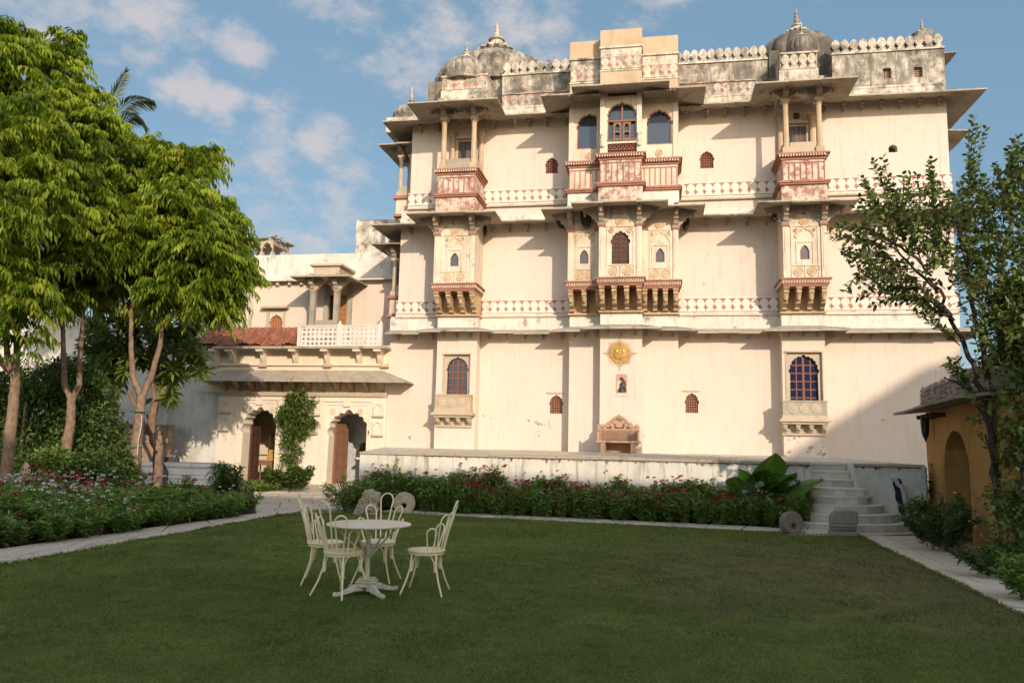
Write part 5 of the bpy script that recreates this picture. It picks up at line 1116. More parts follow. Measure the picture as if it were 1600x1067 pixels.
# --- carved stone basin and drum left of the gate
ub0, ub1 = gu(225, 745, 2.0), gu(338, 745, 2.0)
ba = bthing('stone_basin', 'long grey blue carved stone trough left of the gate', 'trough', (ub0+ub1)/2, -2.0)
b = MB(); b.box(ub0+.1, ub1-.05, -2.4, -1.4, 0.1, .64); b.box(ub0+.14, ub1-.10, -2.46, -1.4, .20, .28); b.box(ub0+.14, ub1-.10, -2.44, -1.4, .34, .58); b.build('trough_wall', 'blue_stone', ba)
MB().box(ub0, ub1+.02, -2.5, -1.3, .64, .75).build('rim', 'blue_stone', ba); MB().box(ub0-.05, ub1+.08, -2.6, -1.2, 0, .10).build('base', 'blue_stone', ba)
b = MB(); n = 40
for k in range(n): x = ub0+.05+k*(ub1-ub0-.1)/n; b.prism([(x, .60), (x+.07, .60), (x+.035, .66)], -2.515, -2.5)
b.build('fringe_carving', 'blue_stone', ba, kind='stuff')
ud = gu(268, 725, 1.8); dr = bthing('stone_drum', 'ribbed round stone drum standing on the trough rim', 'drum', ud, -1.8, .75)
MB().lathe([(.28, 0), (.28, .03), (.25, .045), (.27, .07), (.27, .1), (.24, .115), (.26, .14), (.26, .17), (.2, .18)], ud, -1.8, .75, n=20).build('ribbed_body', 'slate_and_void_dark', dr)
# brown relief panel behind the frangipani
v0, v1 = gu(166, 700, .7), gu(262, 700, .7)
rl = bthing('relief_panel', 'weathered brown sandstone panel with small arched carvings behind the frangipani', 'stone panel', (v0+v1)/2, -.7)
zt1 = gz(214, 665, .7); zm = zt1-.62
MB().box(v0, v1, -.75, -.35, 0, zt1).build('panel_body', 'brown_relief', rl)
MB().box(v0-.03, v1+.03, -.80, -.35, zm-.03, zm+.05).box(v0-.03, v1+.03, -.80, -.35, zt1, zt1+.06).build('moulding', 'brown_relief', rl)
for k in range(7):
    x = v0+.2+k*(v1-v0-.4)/6; MB().prism([(x-.12, zm+.12), (x+.12, zm+.12), (x+.12, zt1-.06), (x-.12, zt1-.06)], -.79, -.75, [pointed(x, zm+.2, .12, zm+.32, zm+.42)]).build('arch_carving', 'brown_relief', rl)

# ================================================================== OCHRE HUT (right)
HA = at(1449, 700, 18.6); HA.z = 0; hd = (Vector((8.25, 14.1, 0))-Vector((9.8, 18.8, 0))).normalized()   # wall runs towards the camera
HB = HA+hd*6.4
hang = math.atan2(hd.y, hd.x)
hut = thing('ochre_hut', 'rough ochre mud-plastered outbuilding with a dark arched doorway and rubble parapet', 'outbuilding', HA, hang)
# local x along the wall toward the camera, local +y is away from the lawn (right of travel is -y?)
nrm = Vector((-hd.y, hd.x, 0))      # local +y
sgn = 1 if nrm.x > 0 else -1       # interior side
def zat(x, y, P):                   # height of a pixel seen on the vertical line through world point P
    d = ray(x, y); k = P.y/d.y; return EYE+d.z*k
def along(px, py):                  # distance along the hut wall where the pixel's ray meets it
    d = ray(px, py); n_ = nrm; k = ((HA-EYEP).dot(n_))/d.dot(n_); P = EYEP+d*k; return (P-HA).dot(hd), P.z
dx0, dx1 = along(1477, 760)[0], along(1517, 780)[0]; dzt = along(1497, 672)[1]
ht = along(1449, 642)[1]; ht2 = along(1515, 622)[1]; hz = (ht+ht2)/2-.05
ol = []
hwd = (dx1-dx0)/2; ol = [(dx0, -.05), (dx1, -.05)]+[((dx0+dx1)/2+hwd*math.cos(math.pi*k/12)*(1+.03*math.sin(k*2.1)), dzt-.75+.75*math.sin(math.pi*k/12)) for k in range(13)]
y0, y1 = (0, .5*sgn)
def jag(b_): return b_
MB().prism([(-.05, -.1), (6.4, -.1), (6.4, hz), (.0, hz), (-.10, hz-.4), (-.12, hz-.9), (-.02, 1.2)], 0, .45*sgn, [ol]).build('mud_wall', 'ochre_mud', hut)
MB().box(*sorted((-.05, .4)), *sorted((.45*sgn, 3*sgn)), -.1, hz-.02).build('end_wall', 'ochre_mud', hut)
MB().box(.4, 6.4, *sorted((2.6*sgn, 3*sgn)), -.1, hz-.02).box(.4, 6.4, *sorted((.46*sgn, 2.6*sgn)), hz-.1, hz-.03).build('inner_wall', 'slate_and_void_dark', hut)  # near-black colour paints in the darkness seen through the doorway
# eave slabs along the top, reaching over the lawn side
for k in range(7):
    a = -.55+k*1.0; h = random.uniform(-.02, .02)
    xs = (a+.01, a+.99); z0_, z1_ = hz+.02+h, hz+.05
    MB().hexa([(xs[0], -.62*sgn, z0_-.08), (xs[1], -.62*sgn, z0_-.08), (xs[1], .3*sgn, z1_), (xs[0], .3*sgn, z1_), (xs[0], -.62*sgn, z0_-.03), (xs[1], -.62*sgn, z0_-.03), (xs[1], .3*sgn, z1_+.06), (xs[0], .3*sgn, z1_+.06)]).build('eave_slab', 'rubble_stone', hut)
pt = along(1449, 604)[1]
MB().box(-.15, 6.4, *sorted((-.05*sgn, .42*sgn)), hz+.11, pt-.12).build('parapet_core', 'rubble_stone', hut)
for row in range(5):
    x = -.2+random.uniform(0, .1)
    while x < 5.2:
        w = random.uniform(.10, .42); zz = hz+.12+row*(pt-hz-.2)/5+random.uniform(-.03, .03); hgt = (pt-hz-.2)/5*random.uniform(.6, 1.5); pr = random.uniform(.0, .05)
        MB().box(x, x+w-.025, *sorted(((-.05-pr)*sgn, .1*sgn)), zz, zz+hgt-.02).build('rubble_block', 'rubble', hut, bev=.02); x += w
for k in range(40):
    x = -.15+k*.14; MB().box(x, x+random.uniform(.1, .2), *sorted((-.08*sgn, .3*sgn)), pt-.12, pt-.10+random.uniform(.02, .14)).build('cap_stone', 'rubble', hut, bev=.02)
for k in range(4):
    x = .5+k*.55; MB().box(x, x+.09, *sorted((-.28*sgn, 0)), hz-.18, hz-.09).build('beam_end', 'dark_wood', hut)
# lantern on the wall
lx, lz = along(1458, 668); P = HA+hd*lx-nrm*sgn*.16
lan = thing('wall_lantern', 'black iron lantern hanging on the ochre wall near its left corner', 'lantern', (P.x, P.y, lz), hang)
MB().lathe([(.015, .30), (.03, .28), (.04, .25), (.095, .17), (.10, .14), (.085, -.10), (.06, -.20), (.03, -.26), (.01, -.32)], n=6).box(-.02, .02, -.02 if sgn > 0 else -.16, .16 if sgn > 0 else .02, .24, .28).build('lantern_body', 'iron_black', lan)
# ================================================================== GROUND, LAWN, PATHS
def sheet(name, pts, z, mat_, **kw):
    me = bpy.data.meshes.new(name); flat = [Vector((p[0], p[1])) for p in pts]; r = delaunay_2d_cdt(flat, [(i, (i+1) % len(flat)) for i in range(len(flat))], [], 2, 1e-7)
    me.from_pydata([(q[0], q[1], z) for q in r[0]], [], [tuple(f) for f in r[2]]); me.materials.append(MT[mat_]); o = bpy.data.objects.new(name, me); COL.objects.link(o)
    for k, v in kw.items(): o[k] = v
    return o
sheet('ground', [(-400, -400), (400, -400), (400, 400), (-400, 400)], -.012, 'dry_ground', kind='structure')
def ext(A, B, t): return (A[0]+(B[0]-A[0])*t, A[1]+(B[1]-A[1])*t)
LA, LBk = gd(0, 885), gd(440, 806); RA, RBk = gd(1600, 965), gd(1340, 838)
T0, T1 = gd(560, 799.5), gd(1215, 829)
lawn_poly = [ext(LA, LBk, -2.2), tuple(LA.xy), tuple(LBk.xy), tuple(gd(500, 799).xy), tuple(T0.xy), tuple(T1.xy), tuple(RBk.xy), tuple(RA.xy), ext(RBk, RA, 2.3)]
sheet('lawn', lawn_poly, .012, 'lawn_turf', kind='structure')
def inside(px, py, poly):
    c = np.zeros(len(px), bool); n = len(poly)
    for i in range(n):
        x0, y0 = poly[i][:2]; x1, y1 = poly[(i+1) % n][:2]
        cond = ((y0 > py) != (y1 > py)) & (px < (x1-x0)*(py-y0)/(y1-y0+1e-12)+x0); c ^= cond
    return c
# --- generic foliage mesh writer: leaves given as base point, direction, side vector, length, width
def leafmesh(name, base, d, side, L, W, tint, mat_, droop=0., six=False):
    n = len(base); L = np.broadcast_to(L, n)[:, None]; W = np.broadcast_to(W, n)[:, None]
    up = np.cross(side, d); tip = base+d*L-np.array([0, 0, 1])*droop*L; mid = base+d*L*.45+up*W*.18
    if six:
        q1 = base+d*L*.28; q2 = base+d*L*.68-np.array([0, 0, 1])*droop*L*.4
        v = np.stack([base, q1-side*W*.5, q2-side*W*.42, tip, q2+side*W*.42, q1+side*W*.5], 1).reshape(-1, 3); k = 6
        idx = np.arange(n)[:, None]*6; f = np.concatenate([np.concatenate([idx, idx+1, idx+2, idx+3], 1), np.concatenate([idx, idx+3, idx+4, idx+5], 1)])
    else:
        v = np.stack([base, mid-side*W*.5, tip, mid+side*W*.5], 1).reshape(-1, 3); k = 4
        idx = np.arange(n)[:, None]*4; f = np.concatenate([idx, idx+1, idx+2, idx+3], 1)
    me = bpy.data.meshes.new(name); nf = len(f)
    me.vertices.add(len(v)); me.vertices.foreach_set('co', v.astype(np.float32).ravel())
    me.loops.add(nf*4); me.loops.foreach_set('vertex_index', f.astype(np.int32).ravel())
    me.polygons.add(nf); me.polygons.foreach_set('loop_start', np.arange(nf, dtype=np.int32)*4); me.polygons.foreach_set('loop_total', np.full(nf, 4, np.int32))
    me.update(calc_edges=True)
    at_ = me.attributes.new('tint', 'FLOAT', 'POINT'); at_.data.foreach_set('value', np.repeat(np.broadcast_to(tint, n), k).astype(np.float32))
    me.materials.append(MT[mat_]); return me
def unit(v): return v/np.maximum(np.linalg.norm(v, axis=-1, keepdims=True), 1e-9)
def perp(d, r=None):
    r = r if r is not None else rng.normal(size=d.shape); return unit(np.cross(d, r))
def link(me, name, parent=None, loc=(0, 0, 0), **kw):
    o = bpy.data.objects.new(name, me); COL.objects.link(o); o.location = loc
    if parent: o.parent = parent; ORG[o.name] = (0, 0, 0)
    for k, v in kw.items(): o[k] = v
    return o
# --- grass blades (one object of uncountable blades)
def blades():
    P = []; Ls = []; Ws = []
    for (y0, y1, dens, h, w) in ((2.5, 6.5, 3400, .030, .005), (6.5, 9.5, 2600, .030, .007), (9.5, 13, 1500, .032, .010), (13, 20, 700, .034, .014)):
        n = int((y1-y0)*16*dens); x = rng.uniform(-8, 8, n); y = rng.uniform(y0, y1, n); k = inside(x, y, lawn_poly) & (abs(x) < y*.72+.6); x, y = x[k], y[k]
        P.append(np.stack([x, y, np.full(len(x), .010)], 1)); Ls.append(h*rng.uniform(.5, 1.35, len(x))); Ws.append(np.full(len(x), w))
    # fringe along the edges
    for i in range(len(lawn_poly)-1):
        a, b_ = np.array(lawn_poly[i][:2]), np.array(lawn_poly[i+1][:2]); n = int(np.linalg.norm(b_-a)*260); t = rng.random(n)[:, None]; q = a+(b_-a)*t+rng.normal(0, .025, (n, 2)); P.append(np.concatenate([q, np.full((n, 1), .012)], 1)); Ls.append(rng.uniform(.03, .075, n)); Ws.append(np.full(n, .011))
    P = np.concatenate(P); L = np.concatenate(Ls); W = np.concatenate(Ws); n = len(P)
    d = unit(np.stack([rng.normal(0, .55, n), rng.normal(0, .55, n), np.ones(n)], 1)); s = perp(d)
    L = L*(1+.35*np.sin(P[:, 0]*5.1+2*np.sin(P[:, 1]*3.3))*np.sin(P[:, 1]*4.7)); patch = .5+.35*np.sin(P[:, 0]*1.3+np.sin(P[:, 1]*.9)*2)*np.sin(P[:, 1]*1.1+1); t = np.clip(patch*.5+rng.random(n)*.6, 0, 1)
    br = np.hypot(P[:, 0]-4.6, P[:, 1]-11)
    return leafmesh('grass', P, d, s, L, W, t, 'grass_blade', .15)
link(blades(), 'grass', None, kind='stuff', label='short mown green grass covering the lawn', category='grass')
# --- paved walks
def paving(name, quad, nu, nv, label=None, mat_='paving_stone', z=.012, jx=.12):
    """irregular courses of stone slabs over a four-cornered strip (world xy)"""
    root = bpy.data.objects.new(name, None); COL.objects.link(root); ORG[root.name] = (0, 0, 0); root['kind'] = 'structure'
    A, B, C_, D = [Vector(q[:2]) for q in quad]
    def P(s, t): return (A.lerp(B, s)).lerp(D.lerp(C_, s), t)
    tv = [0]+[(j+random.uniform(-.12, .12))/nv for j in range(1, nv)]+[1]
    for j in range(nv):
        cuts = [0]; 
        while cuts[-1] < 1: cuts.append(cuts[-1]+random.uniform(.7, 1.35)/nu)
        cuts[-1] = 1
        for i in range(len(cuts)-1):
            g_ = .010; s0_, s1_ = cuts[i], cuts[i+1]
            if s1_-s0_ < .25/nu: continue
            q = [P(s0_, tv[j]), P(s1_, tv[j]), P(s1_, tv[j+1]), P(s0_, tv[j+1])]; c = sum(q, Vector((0, 0)))/4
            q = [c+(p-c)*(1-g_*2/max((p-c).length, .1))+Vector((random.uniform(-.008, .008), random.uniform(-.008, .008))) for p in q]; h = z+random.uniform(.0, .012)
            MB().hexa([(p.x, p.y, -.01) for p in q]+[(p.x, p.y, h+random.uniform(-.002, .002)) for p in q]).build('paving_slab', mat_, root)
    return root
lf = lambda x, y: tuple(gd(x, y).xy)
fA, fB = lf(0, 858), lf(335, 811)
paving('left_path', [ext(LA, LBk, -2.0), tuple(LBk.xy), lf(395, 804), ext(fA, fB, -1.6)], 17, 2, z=.016)
paving('forecourt', [lf(400, 806), lf(548, 800), lf(588, 757), lf(395, 757)], 4, 13)
paving('gate_threshold', [lf(340, 757), lf(600, 757), tuple(l2w(gu(600, 700), .8).xy), tuple(l2w(gu(345, 700), .8).xy)], 8, 2, z=.03)
paving('right_path', [tuple(RBk.xy), ext(RBk, RA, 2.0), ext(lf(1430, 838), lf(1600, 925), 2.6), lf(1430, 838)], 15, 2, z=.016)
paving('lawn_edging', [lf(596, 801), lf(1340, 838), lf(1345, 833), lf(610, 797.5)], 16, 1, z=.035)
paving('step_apron', [lf(1225, 836), lf(1345, 838.5), lf(1440, 834), lf(1430, 826)], 5, 1, z=.010)

# ================================================================== PLANTS
def bush_mesh(name, h, r, nst, nl, L, W, mat_, six=False, droop=.2, upb=.35):
    """stems rising from the base, each with whorls of narrow leaves"""
    B, D, S, T = [], [], [], []
    for k in range(nst):
        a = rng.uniform(0, 2*math.pi); rr = r*math.sqrt(rng.random()); hh = h*rng.uniform(.6, 1.05)*(1-.25*rr/r); top = np.array([rr*math.cos(a), rr*math.sin(a), hh]); bot = top*np.array([.3, .3, 0])
        t = rng.random(nl)**.6*.9+.1; p = bot+(top-bot)*t[:, None]; az = rng.uniform(0, 2*math.pi, nl); el = rng.normal(upb, .35, nl)
        d = np.stack([np.cos(az)*np.cos(el), np.sin(az)*np.cos(el), np.sin(el)], 1); B.append(p); D.append(d); T.append(np.clip(rng.random(nl)*.7+.35*t, 0, 1))
    B, D, T = np.concatenate(B), unit(np.concatenate(D)), np.concatenate(T); S = unit(np.cross(D, np.array([0, 0, 1.])+rng.normal(0, .35, D.shape)))
    return leafmesh(name, B, D, S, L*rng.uniform(.6, 1.2, len(B)), W*rng.uniform(.8, 1.2, len(B)), T, mat_, droop, six)
def flower_mesh(name, h, r, n, size, mat_, low=.5):
    B, D = [], []
    for k in range(n):
        a = rng.uniform(0, 2*math.pi); rr = r*math.sqrt(rng.random())*.95; c = np.array([rr*math.cos(a), rr*math.sin(a), h*rng.uniform(low, 1.05)]); m_ = 7
        az = rng.uniform(0, 2*math.pi, m_); el = rng.uniform(-.2, 1.0, m_); d = np.stack([np.cos(az)*np.cos(el), np.sin(az)*np.cos(el), np.sin(el)], 1); B.append(c+d*size*.12); D.append(d)
    B, D = np.concatenate(B), np.concatenate(D); S = perp(D)
    return leafmesh(name, B, D, S, size*.55*rng.uniform(.7, 1.1, len(B)), size*.5, rng.random(len(B)), mat_, .1)
def stem_mesh(name, h, r, n, mat_='stem_green', th=.008):
    b = MB()
    for k in range(n):
        a = random.uniform(0, 6.28); rr = r*math.sqrt(random.random())*.8; b.tube([(rr*.3*math.cos(a), rr*.3*math.sin(a), 0), (rr*.6*math.cos(a), rr*.6*math.sin(a), h*.5), (rr*math.cos(a), rr*math.sin(a), h*.85)], th, 4)
    return b.mesh(name, mat_)
def plant(name, label, cat, pos, fol, stems=None, fl=(), group=None, sc=1., rz=None):
    o = thing(name, label, cat, pos, random.uniform(0, 6.28) if rz is None else rz, group); s = sc if isinstance(sc, tuple) else (sc, sc, sc)
    o.scale = s; link(fol, 'foliage', o)
    if stems: link(stems, 'stem', o)
    for f in fl: link(f, 'flower', o, kind='stuff')
    return o
sheet('flower_bed_soil', [lf(590, 797), lf(1260, 826), tuple(l2w(s0-.05, -PT+.02).xy), tuple(l2w(tl, -PT+.02).xy), lf(515, 790)], .006, 'soil', kind='structure')
sheet('left_bed_soil', [ext(fA, fB, -1.6), tuple(fA), fB, lf(395, 803), lf(408, 775), lf(395, 758), tuple(l2w(gu(330, 700), -.3).xy), tuple(l2w(gu(-300, 700), -.3).xy)], .004, 'soil', kind='structure')
BF = [bush_mesh('foliage', 1.0, .34, 15, 42, .165, .044, 'bed_leaf') for _ in range(5)]; BS = stem_mesh('stem', 1.0, .3, 8)
RF = [flower_mesh('flower', 1.0, .40, k, .085, 'red_petal', .4) for k in (8, 16, 26)]; WF = [flower_mesh('flower', 1.0, .40, k, .075, 'white_petal', .5) for k in (5, 11)]; PF = [flower_mesh('flower', 1.02, .38, 9, .075, 'pink_petal', .6)]
SPk = [bush_mesh('foliage', 1.35, .22, 6, 26, .11, .03, 'bed_leaf', upb=.6)]
# bed under the terrace wall, from the gate end to the steps
b0, b1 = gu(545, 790, PT+.9), gu(1262, 800, PT+1.0); rg = random.Random(11); pe0, pe1 = -(Vector(T0)-ORIG).dot(VV), -(Vector(T1)-ORIG).dot(VV); row = 0; cnt = 0
for j in range(4):
    n = 34
    for i in range(n):
        u = b0+(i+rg.uniform(.1, .9))*(b1-b0)/n; fr = (u-b0)/(b1-b0); pe = pe0+(pe1-pe0)*fr-.38-PT; y = -PT-.22-j*(pe-.22)/3+rg.uniform(-.08, .08)
        hgt = (.98 if j < 2 else .8)*rg.uniform(.78, 1.12)*(1.05 if fr < .35 else .95)*(.75 if fr < .03 else 1)
        kind_ = rg.random(); fl = []
        if any((l2w(u, y)-gd(*q)).length < dd for q, dd in (((631, 801), .42), ((578, 803), .42), ((1238, 833), .45))): continue
        if fr < .25: fl = [RF[0]] if kind_ < .3 else [WF[0]] if kind_ < .6 else []
        else: fl = [RF[rg.choice((0, 1, 1, 2))]] if kind_ < .72 else [WF[rg.choice((0, 1))]] if kind_ < .85 else []
        if rg.random() < .12: fl = fl+[PF[0]]
        if any('petal' in f.materials[0].name and 'red' in f.materials[0].name for f in fl): lab, g = 'leafy balsam plant with dark red flowers in the bed below the terrace wall', 'red flowered plants in the bed below the terrace'
        elif fl: lab, g = 'leafy plant with pale flowers in the bed below the terrace wall', 'pale flowered plants in the bed below the terrace'
        else: lab, g = 'leafy green plant without flowers in the bed below the terrace wall', 'plain leafy plants in the bed below the terrace'
        plant('flowering_plant' if fl else 'leafy_plant', lab, 'plant', l2w(u, y), rg.choice(BF), BS, fl, g, (hgt*.95, hgt*.95, hgt))
        if j == 0 and rg.random() < .28: plant('tall_plant', 'tall thin leggy plant rising above the bed below the terrace wall', 'plant', l2w(u+.1, y+.05), SPk[0], None, [PF[0]] if rg.random() < .4 else [], 'tall leggy plants in the bed below the terrace', hgt*rg.uniform(.9, 1.12))
# left-hand bed
LBF = [bush_mesh('foliage', .8, .44, 17, 38, .17, .042, 'bed_leaf') for _ in range(4)]
fAv, fBv = Vector(fA), Vector(fB); dirf = (fBv-fAv).normalized(); nrf = Vector((-dirf.y, dirf.x)); Lf = (fBv-fAv).length
cnt = 0
for j in range(15):
    for i in range(18):
        s = -.5+(i+rg.uniform(.1, .9))*(Lf+1.2)/18*1.0; t = .02+j*.60+rg.uniform(-.18, .18); p = fAv+dirf*s+nrf*t
        if cnt > 270: break
        px = CX+F_*p.x/p.y
        if px < -60 or px > 405: continue
        if p.y > 22.5: continue
        fr = j/15; hgt = rg.uniform(.80, 1.12)*(1.0 if j > 0 else .75); k = rg.random(); fl = []
        if k < .22: fl = [RF[rg.choice((0, 0, 0, 1))]]; lab, g = 'leafy plant with dark red flowers in the left-hand flower bed', 'red flowered plants in the left bed'
        elif k < .55: fl = [WF[rg.choice((0, 0, 1))]]; lab, g = 'leafy plant with white flowers in the left-hand flower bed', 'white flowered plants in the left bed'
        else: lab, g = 'leafy plant without flowers in the left-hand flower bed', 'plain leafy plants in the left bed'
        if k > .40 and k < .55: fl = [PF[0]]; lab, g = 'leafy plant with pink flowers in the left-hand flower bed', 'pink flowered plants in the left bed'
        plant('flowering_plant' if fl else 'leafy_plant', lab, 'plant', (p.x, p.y, 0), rg.choice(LBF), None, fl, g, (hgt, hgt, hgt*.85)); cnt += 1
# bushes with names of their own
def bush(name, label, px, py, h, r, leafm='bed_leaf', nst=26, nl=60, L=.16, W=.04, fl=(), dep=None, six=False, cat='bush', upb=.35, droop=.2, stems=True):
    p = gd(px, py) if dep is None else at(px, py, dep); p.z = 0
    return plant(name, label, cat, p, bush_mesh('foliage', h, r, nst, nl, L, W, leafm, six, droop, upb), stem_mesh('stem', h, r, 10) if stems else None, [flower_mesh('flower', h, r, n, s, m_, lo) for n, s, m_, lo in fl])
bush('oleander_bush', 'bushy plant with narrow leaves and few pale flowers before the ochre hut', 1472, 862, 1.0, .62, 'shrub_leaf', 46, 60, .17, .032, [(6, .06, 'white_petal', .5), (5, .06, 'red_petal', .5)], upb=.6)
bush('oleander_bush', 'smaller dark bush against the ochre wall behind the oleander', 1490, 842, .95, .4, 'shrub_leaf', 20, 50, .16, .03, upb=.6)
bush('young_shrub', 'slender leafy shrub growing up beside the ochre hut corner', 1473, 826, 1.75, .32, 'shrub_leaf', 14, 34, .14, .045, upb=.5)
bush('low_bush', 'light green low bush at the right-hand picture edge beside the right path', 1612, 940, .62, .40, 'bed_leaf', 26, 44, .13, .032)
bush('low_bush', 'dark low bush under the right-hand tree', 1560, 905, .5, .5, 'shrub_leaf', 26, 40, .12, .035)
bush('gate_bush', 'bright green bush at the foot of the climber between the two gate arches', 462, 768, .95, .62, 'climber_leaf', 34, 60, .20, .05)
bush('gate_bush', 'bright green bush left of the climber beside the left gate arch', 432, 767, .8, .5, 'climber_leaf', 24, 50, .2, .05)
bush('strap_leaved_plant', 'dense plant with long drooping strap leaves at the corner of the left bed', 352, 790, 1.15, .34, 'shrub_leaf', 22, 60, .42, .035, droop=.55, upb=.7, cat='plant')
bush('bed_corner_plant', 'rounded leafy plant at the path corner of the left bed', 375, 800, .55, .5, 'bed_leaf', 26, 44, .15, .035, [(4, .06, 'white_petal', .5)], cat='plant')
bush('bed_end_bush', 'spreading green bush at the gate end of the bed below the terrace', 545, 800, .85, .6, 'bed_leaf', 34, 56, .16, .034)
bush('courtyard_plant', 'bright leafy potted plant seen through the right gate arch', 549, 745, .62, .42, 'climber_leaf', 20, 40, .22, .09, cat='plant').location = l2w(a2[0]+1.0, 1.65, 1.0)
bush('courtyard_plant', 'dark leafy plant at the right side inside the right gate arch', 565, 745, .55, .35, 'shrub_leaf', 16, 36, .2, .08, cat='plant').location = l2w(a2[1]-.15, 1.65, 1.0)
for (px, py, h, r, lab) in ((285, 790, .75, .55, 'low green bush in the left bed in front of the stone trough'), (195, 778, .9, .8, 'leafy bush around the foot of the third tree'), (55, 790, .9, .7, 'leafy bush in front of the leftmost tree trunk'), (390, 765, .32, .9, 'low green ground plants beside the forecourt path'), (405, 768, .28, .7, 'low grassy plants at the edge of the forecourt')):
    bush('bed_bush', lab, px, py, h, r, 'bed_leaf', 30, 50, .15, .035, [(4, .06, 'red_petal', .5)] if h > .5 else ())
# dry tuft on the left path edge
p = gd(148, 836); tf = thing('dry_grass_tuft', 'tuft of pale drooping grass with dry brown stems at the edge of the left bed', 'grass tuft', (p.x, p.y, 0))
n = 240; B = rng.normal(0, .05, (n, 3)); B[:, 2] = rng.uniform(.12, .30, n); az = rng.uniform(0, 6.28, n); D = unit(np.stack([np.cos(az), np.sin(az), rng.uniform(.2, 1.2, n)], 1)); link(leafmesh('blades', B, D, unit(np.cross(D, [0, 0, 1.])), rng.uniform(.15, .34, n), .012, rng.random(n), 'grass_blade', .75), 'blades', tf)
n = 160; az = rng.uniform(0, 6.28, n); B = np.stack([np.cos(az)*.11, np.sin(az)*.11, np.zeros(n)], 1); D = unit(np.stack([np.cos(az)*.1, np.sin(az)*.1, np.ones(n)], 1)); link(leafmesh('dry_stems', B, D, perp(D), rng.uniform(.2, .3, n), .014, rng.random(n), 'straw', 0), 'dry_stems', tf)
# elephant-ear plant: every leaf a part
ep = l2w(gu(1215, 790, PT+.6), -PT-.62); ee = thing('elephant_ear_plant', 'tall plant with huge heart-shaped leaves beside the garden steps', 'plant', ep)
def ear_leaf(px, py, w, h, tilt, yaw, roll):
    w *= 1.35; h *= 1.12; tilt += .22
    d = ray(px, py); k = ep.y/d.y; c = EYEP+d*k; me = bpy.data.meshes.new('leaf'); nu_, nv_ = 10, 9; V = []; Fc = []
    for i in range(nu_+1):
        s = i/nu_; 
        for j in range(nv_):
            t = j/(nv_-1)*2-1; ww = math.sin(math.pi*min(1, s*.93+.07)**.72)**.8*.5
            y = (s-.35)*h + (-abs(t)*.13*h if s < .4 else 0)*(1-s/.4 if s < .4 else 0); x = t*ww*w
            z = -.35*w*(t*t)*ww+.03*w*math.cos(abs(t)*9+s*3)*abs(t)-.22*h*(s**2)
            V.append((x, y, z))
    for i in range(nu_):
        for j in range(nv_-1): a = i*nv_+j; Fc.append((a, a+1, a+nv_+1, a+nv_))
    me.from_pydata(V, [], Fc); me.materials.append(MT['ear_leaf']); at_ = me.attributes.new('tint', 'FLOAT', 'POINT'); at_.data.foreach_set('value', [.45+.5*(1-abs((i % nv_)/(nv_-1)*2-1)) if (i % nv_) in (nv_//2,) else .3+.2*random.random() for i in range(len(V))])
    me.polygons.foreach_set('use_smooth', [True]*len(me.polygons)); o = link(me, 'leaf', ee, c-ep); o.rotation_euler = (tilt, roll, yaw)
    b = MB(); cc = c-ep; b.tube([(0, 0, 0), (cc.x*.5, cc.y*.5, cc.z*.6), (cc.x, cc.y, cc.z-.02)], [.03, .022, .012], 6); b.build('petiole', 'stem_green', ee)
for a in ((1196, 728, .62, .78, R_(35), R_(190), R_(5)), (1166, 755, .62, .72, R_(22), R_(140), R_(-20)), (1241, 757, .62, .85, R_(20), R_(235), R_(22)), (1190, 742, .5, .6, R_(25), R_(170), 0), (1218, 745, .55, .6, R_(20), R_(215), R_(10)), (1170, 748, .3, .4, R_(60), R_(120), R_(30)), (1232, 742, .5, .5, R_(15), R_(30), R_(5)), (1204, 760, .5, .55, R_(30), R_(180), 0)): ear_leaf(*a)

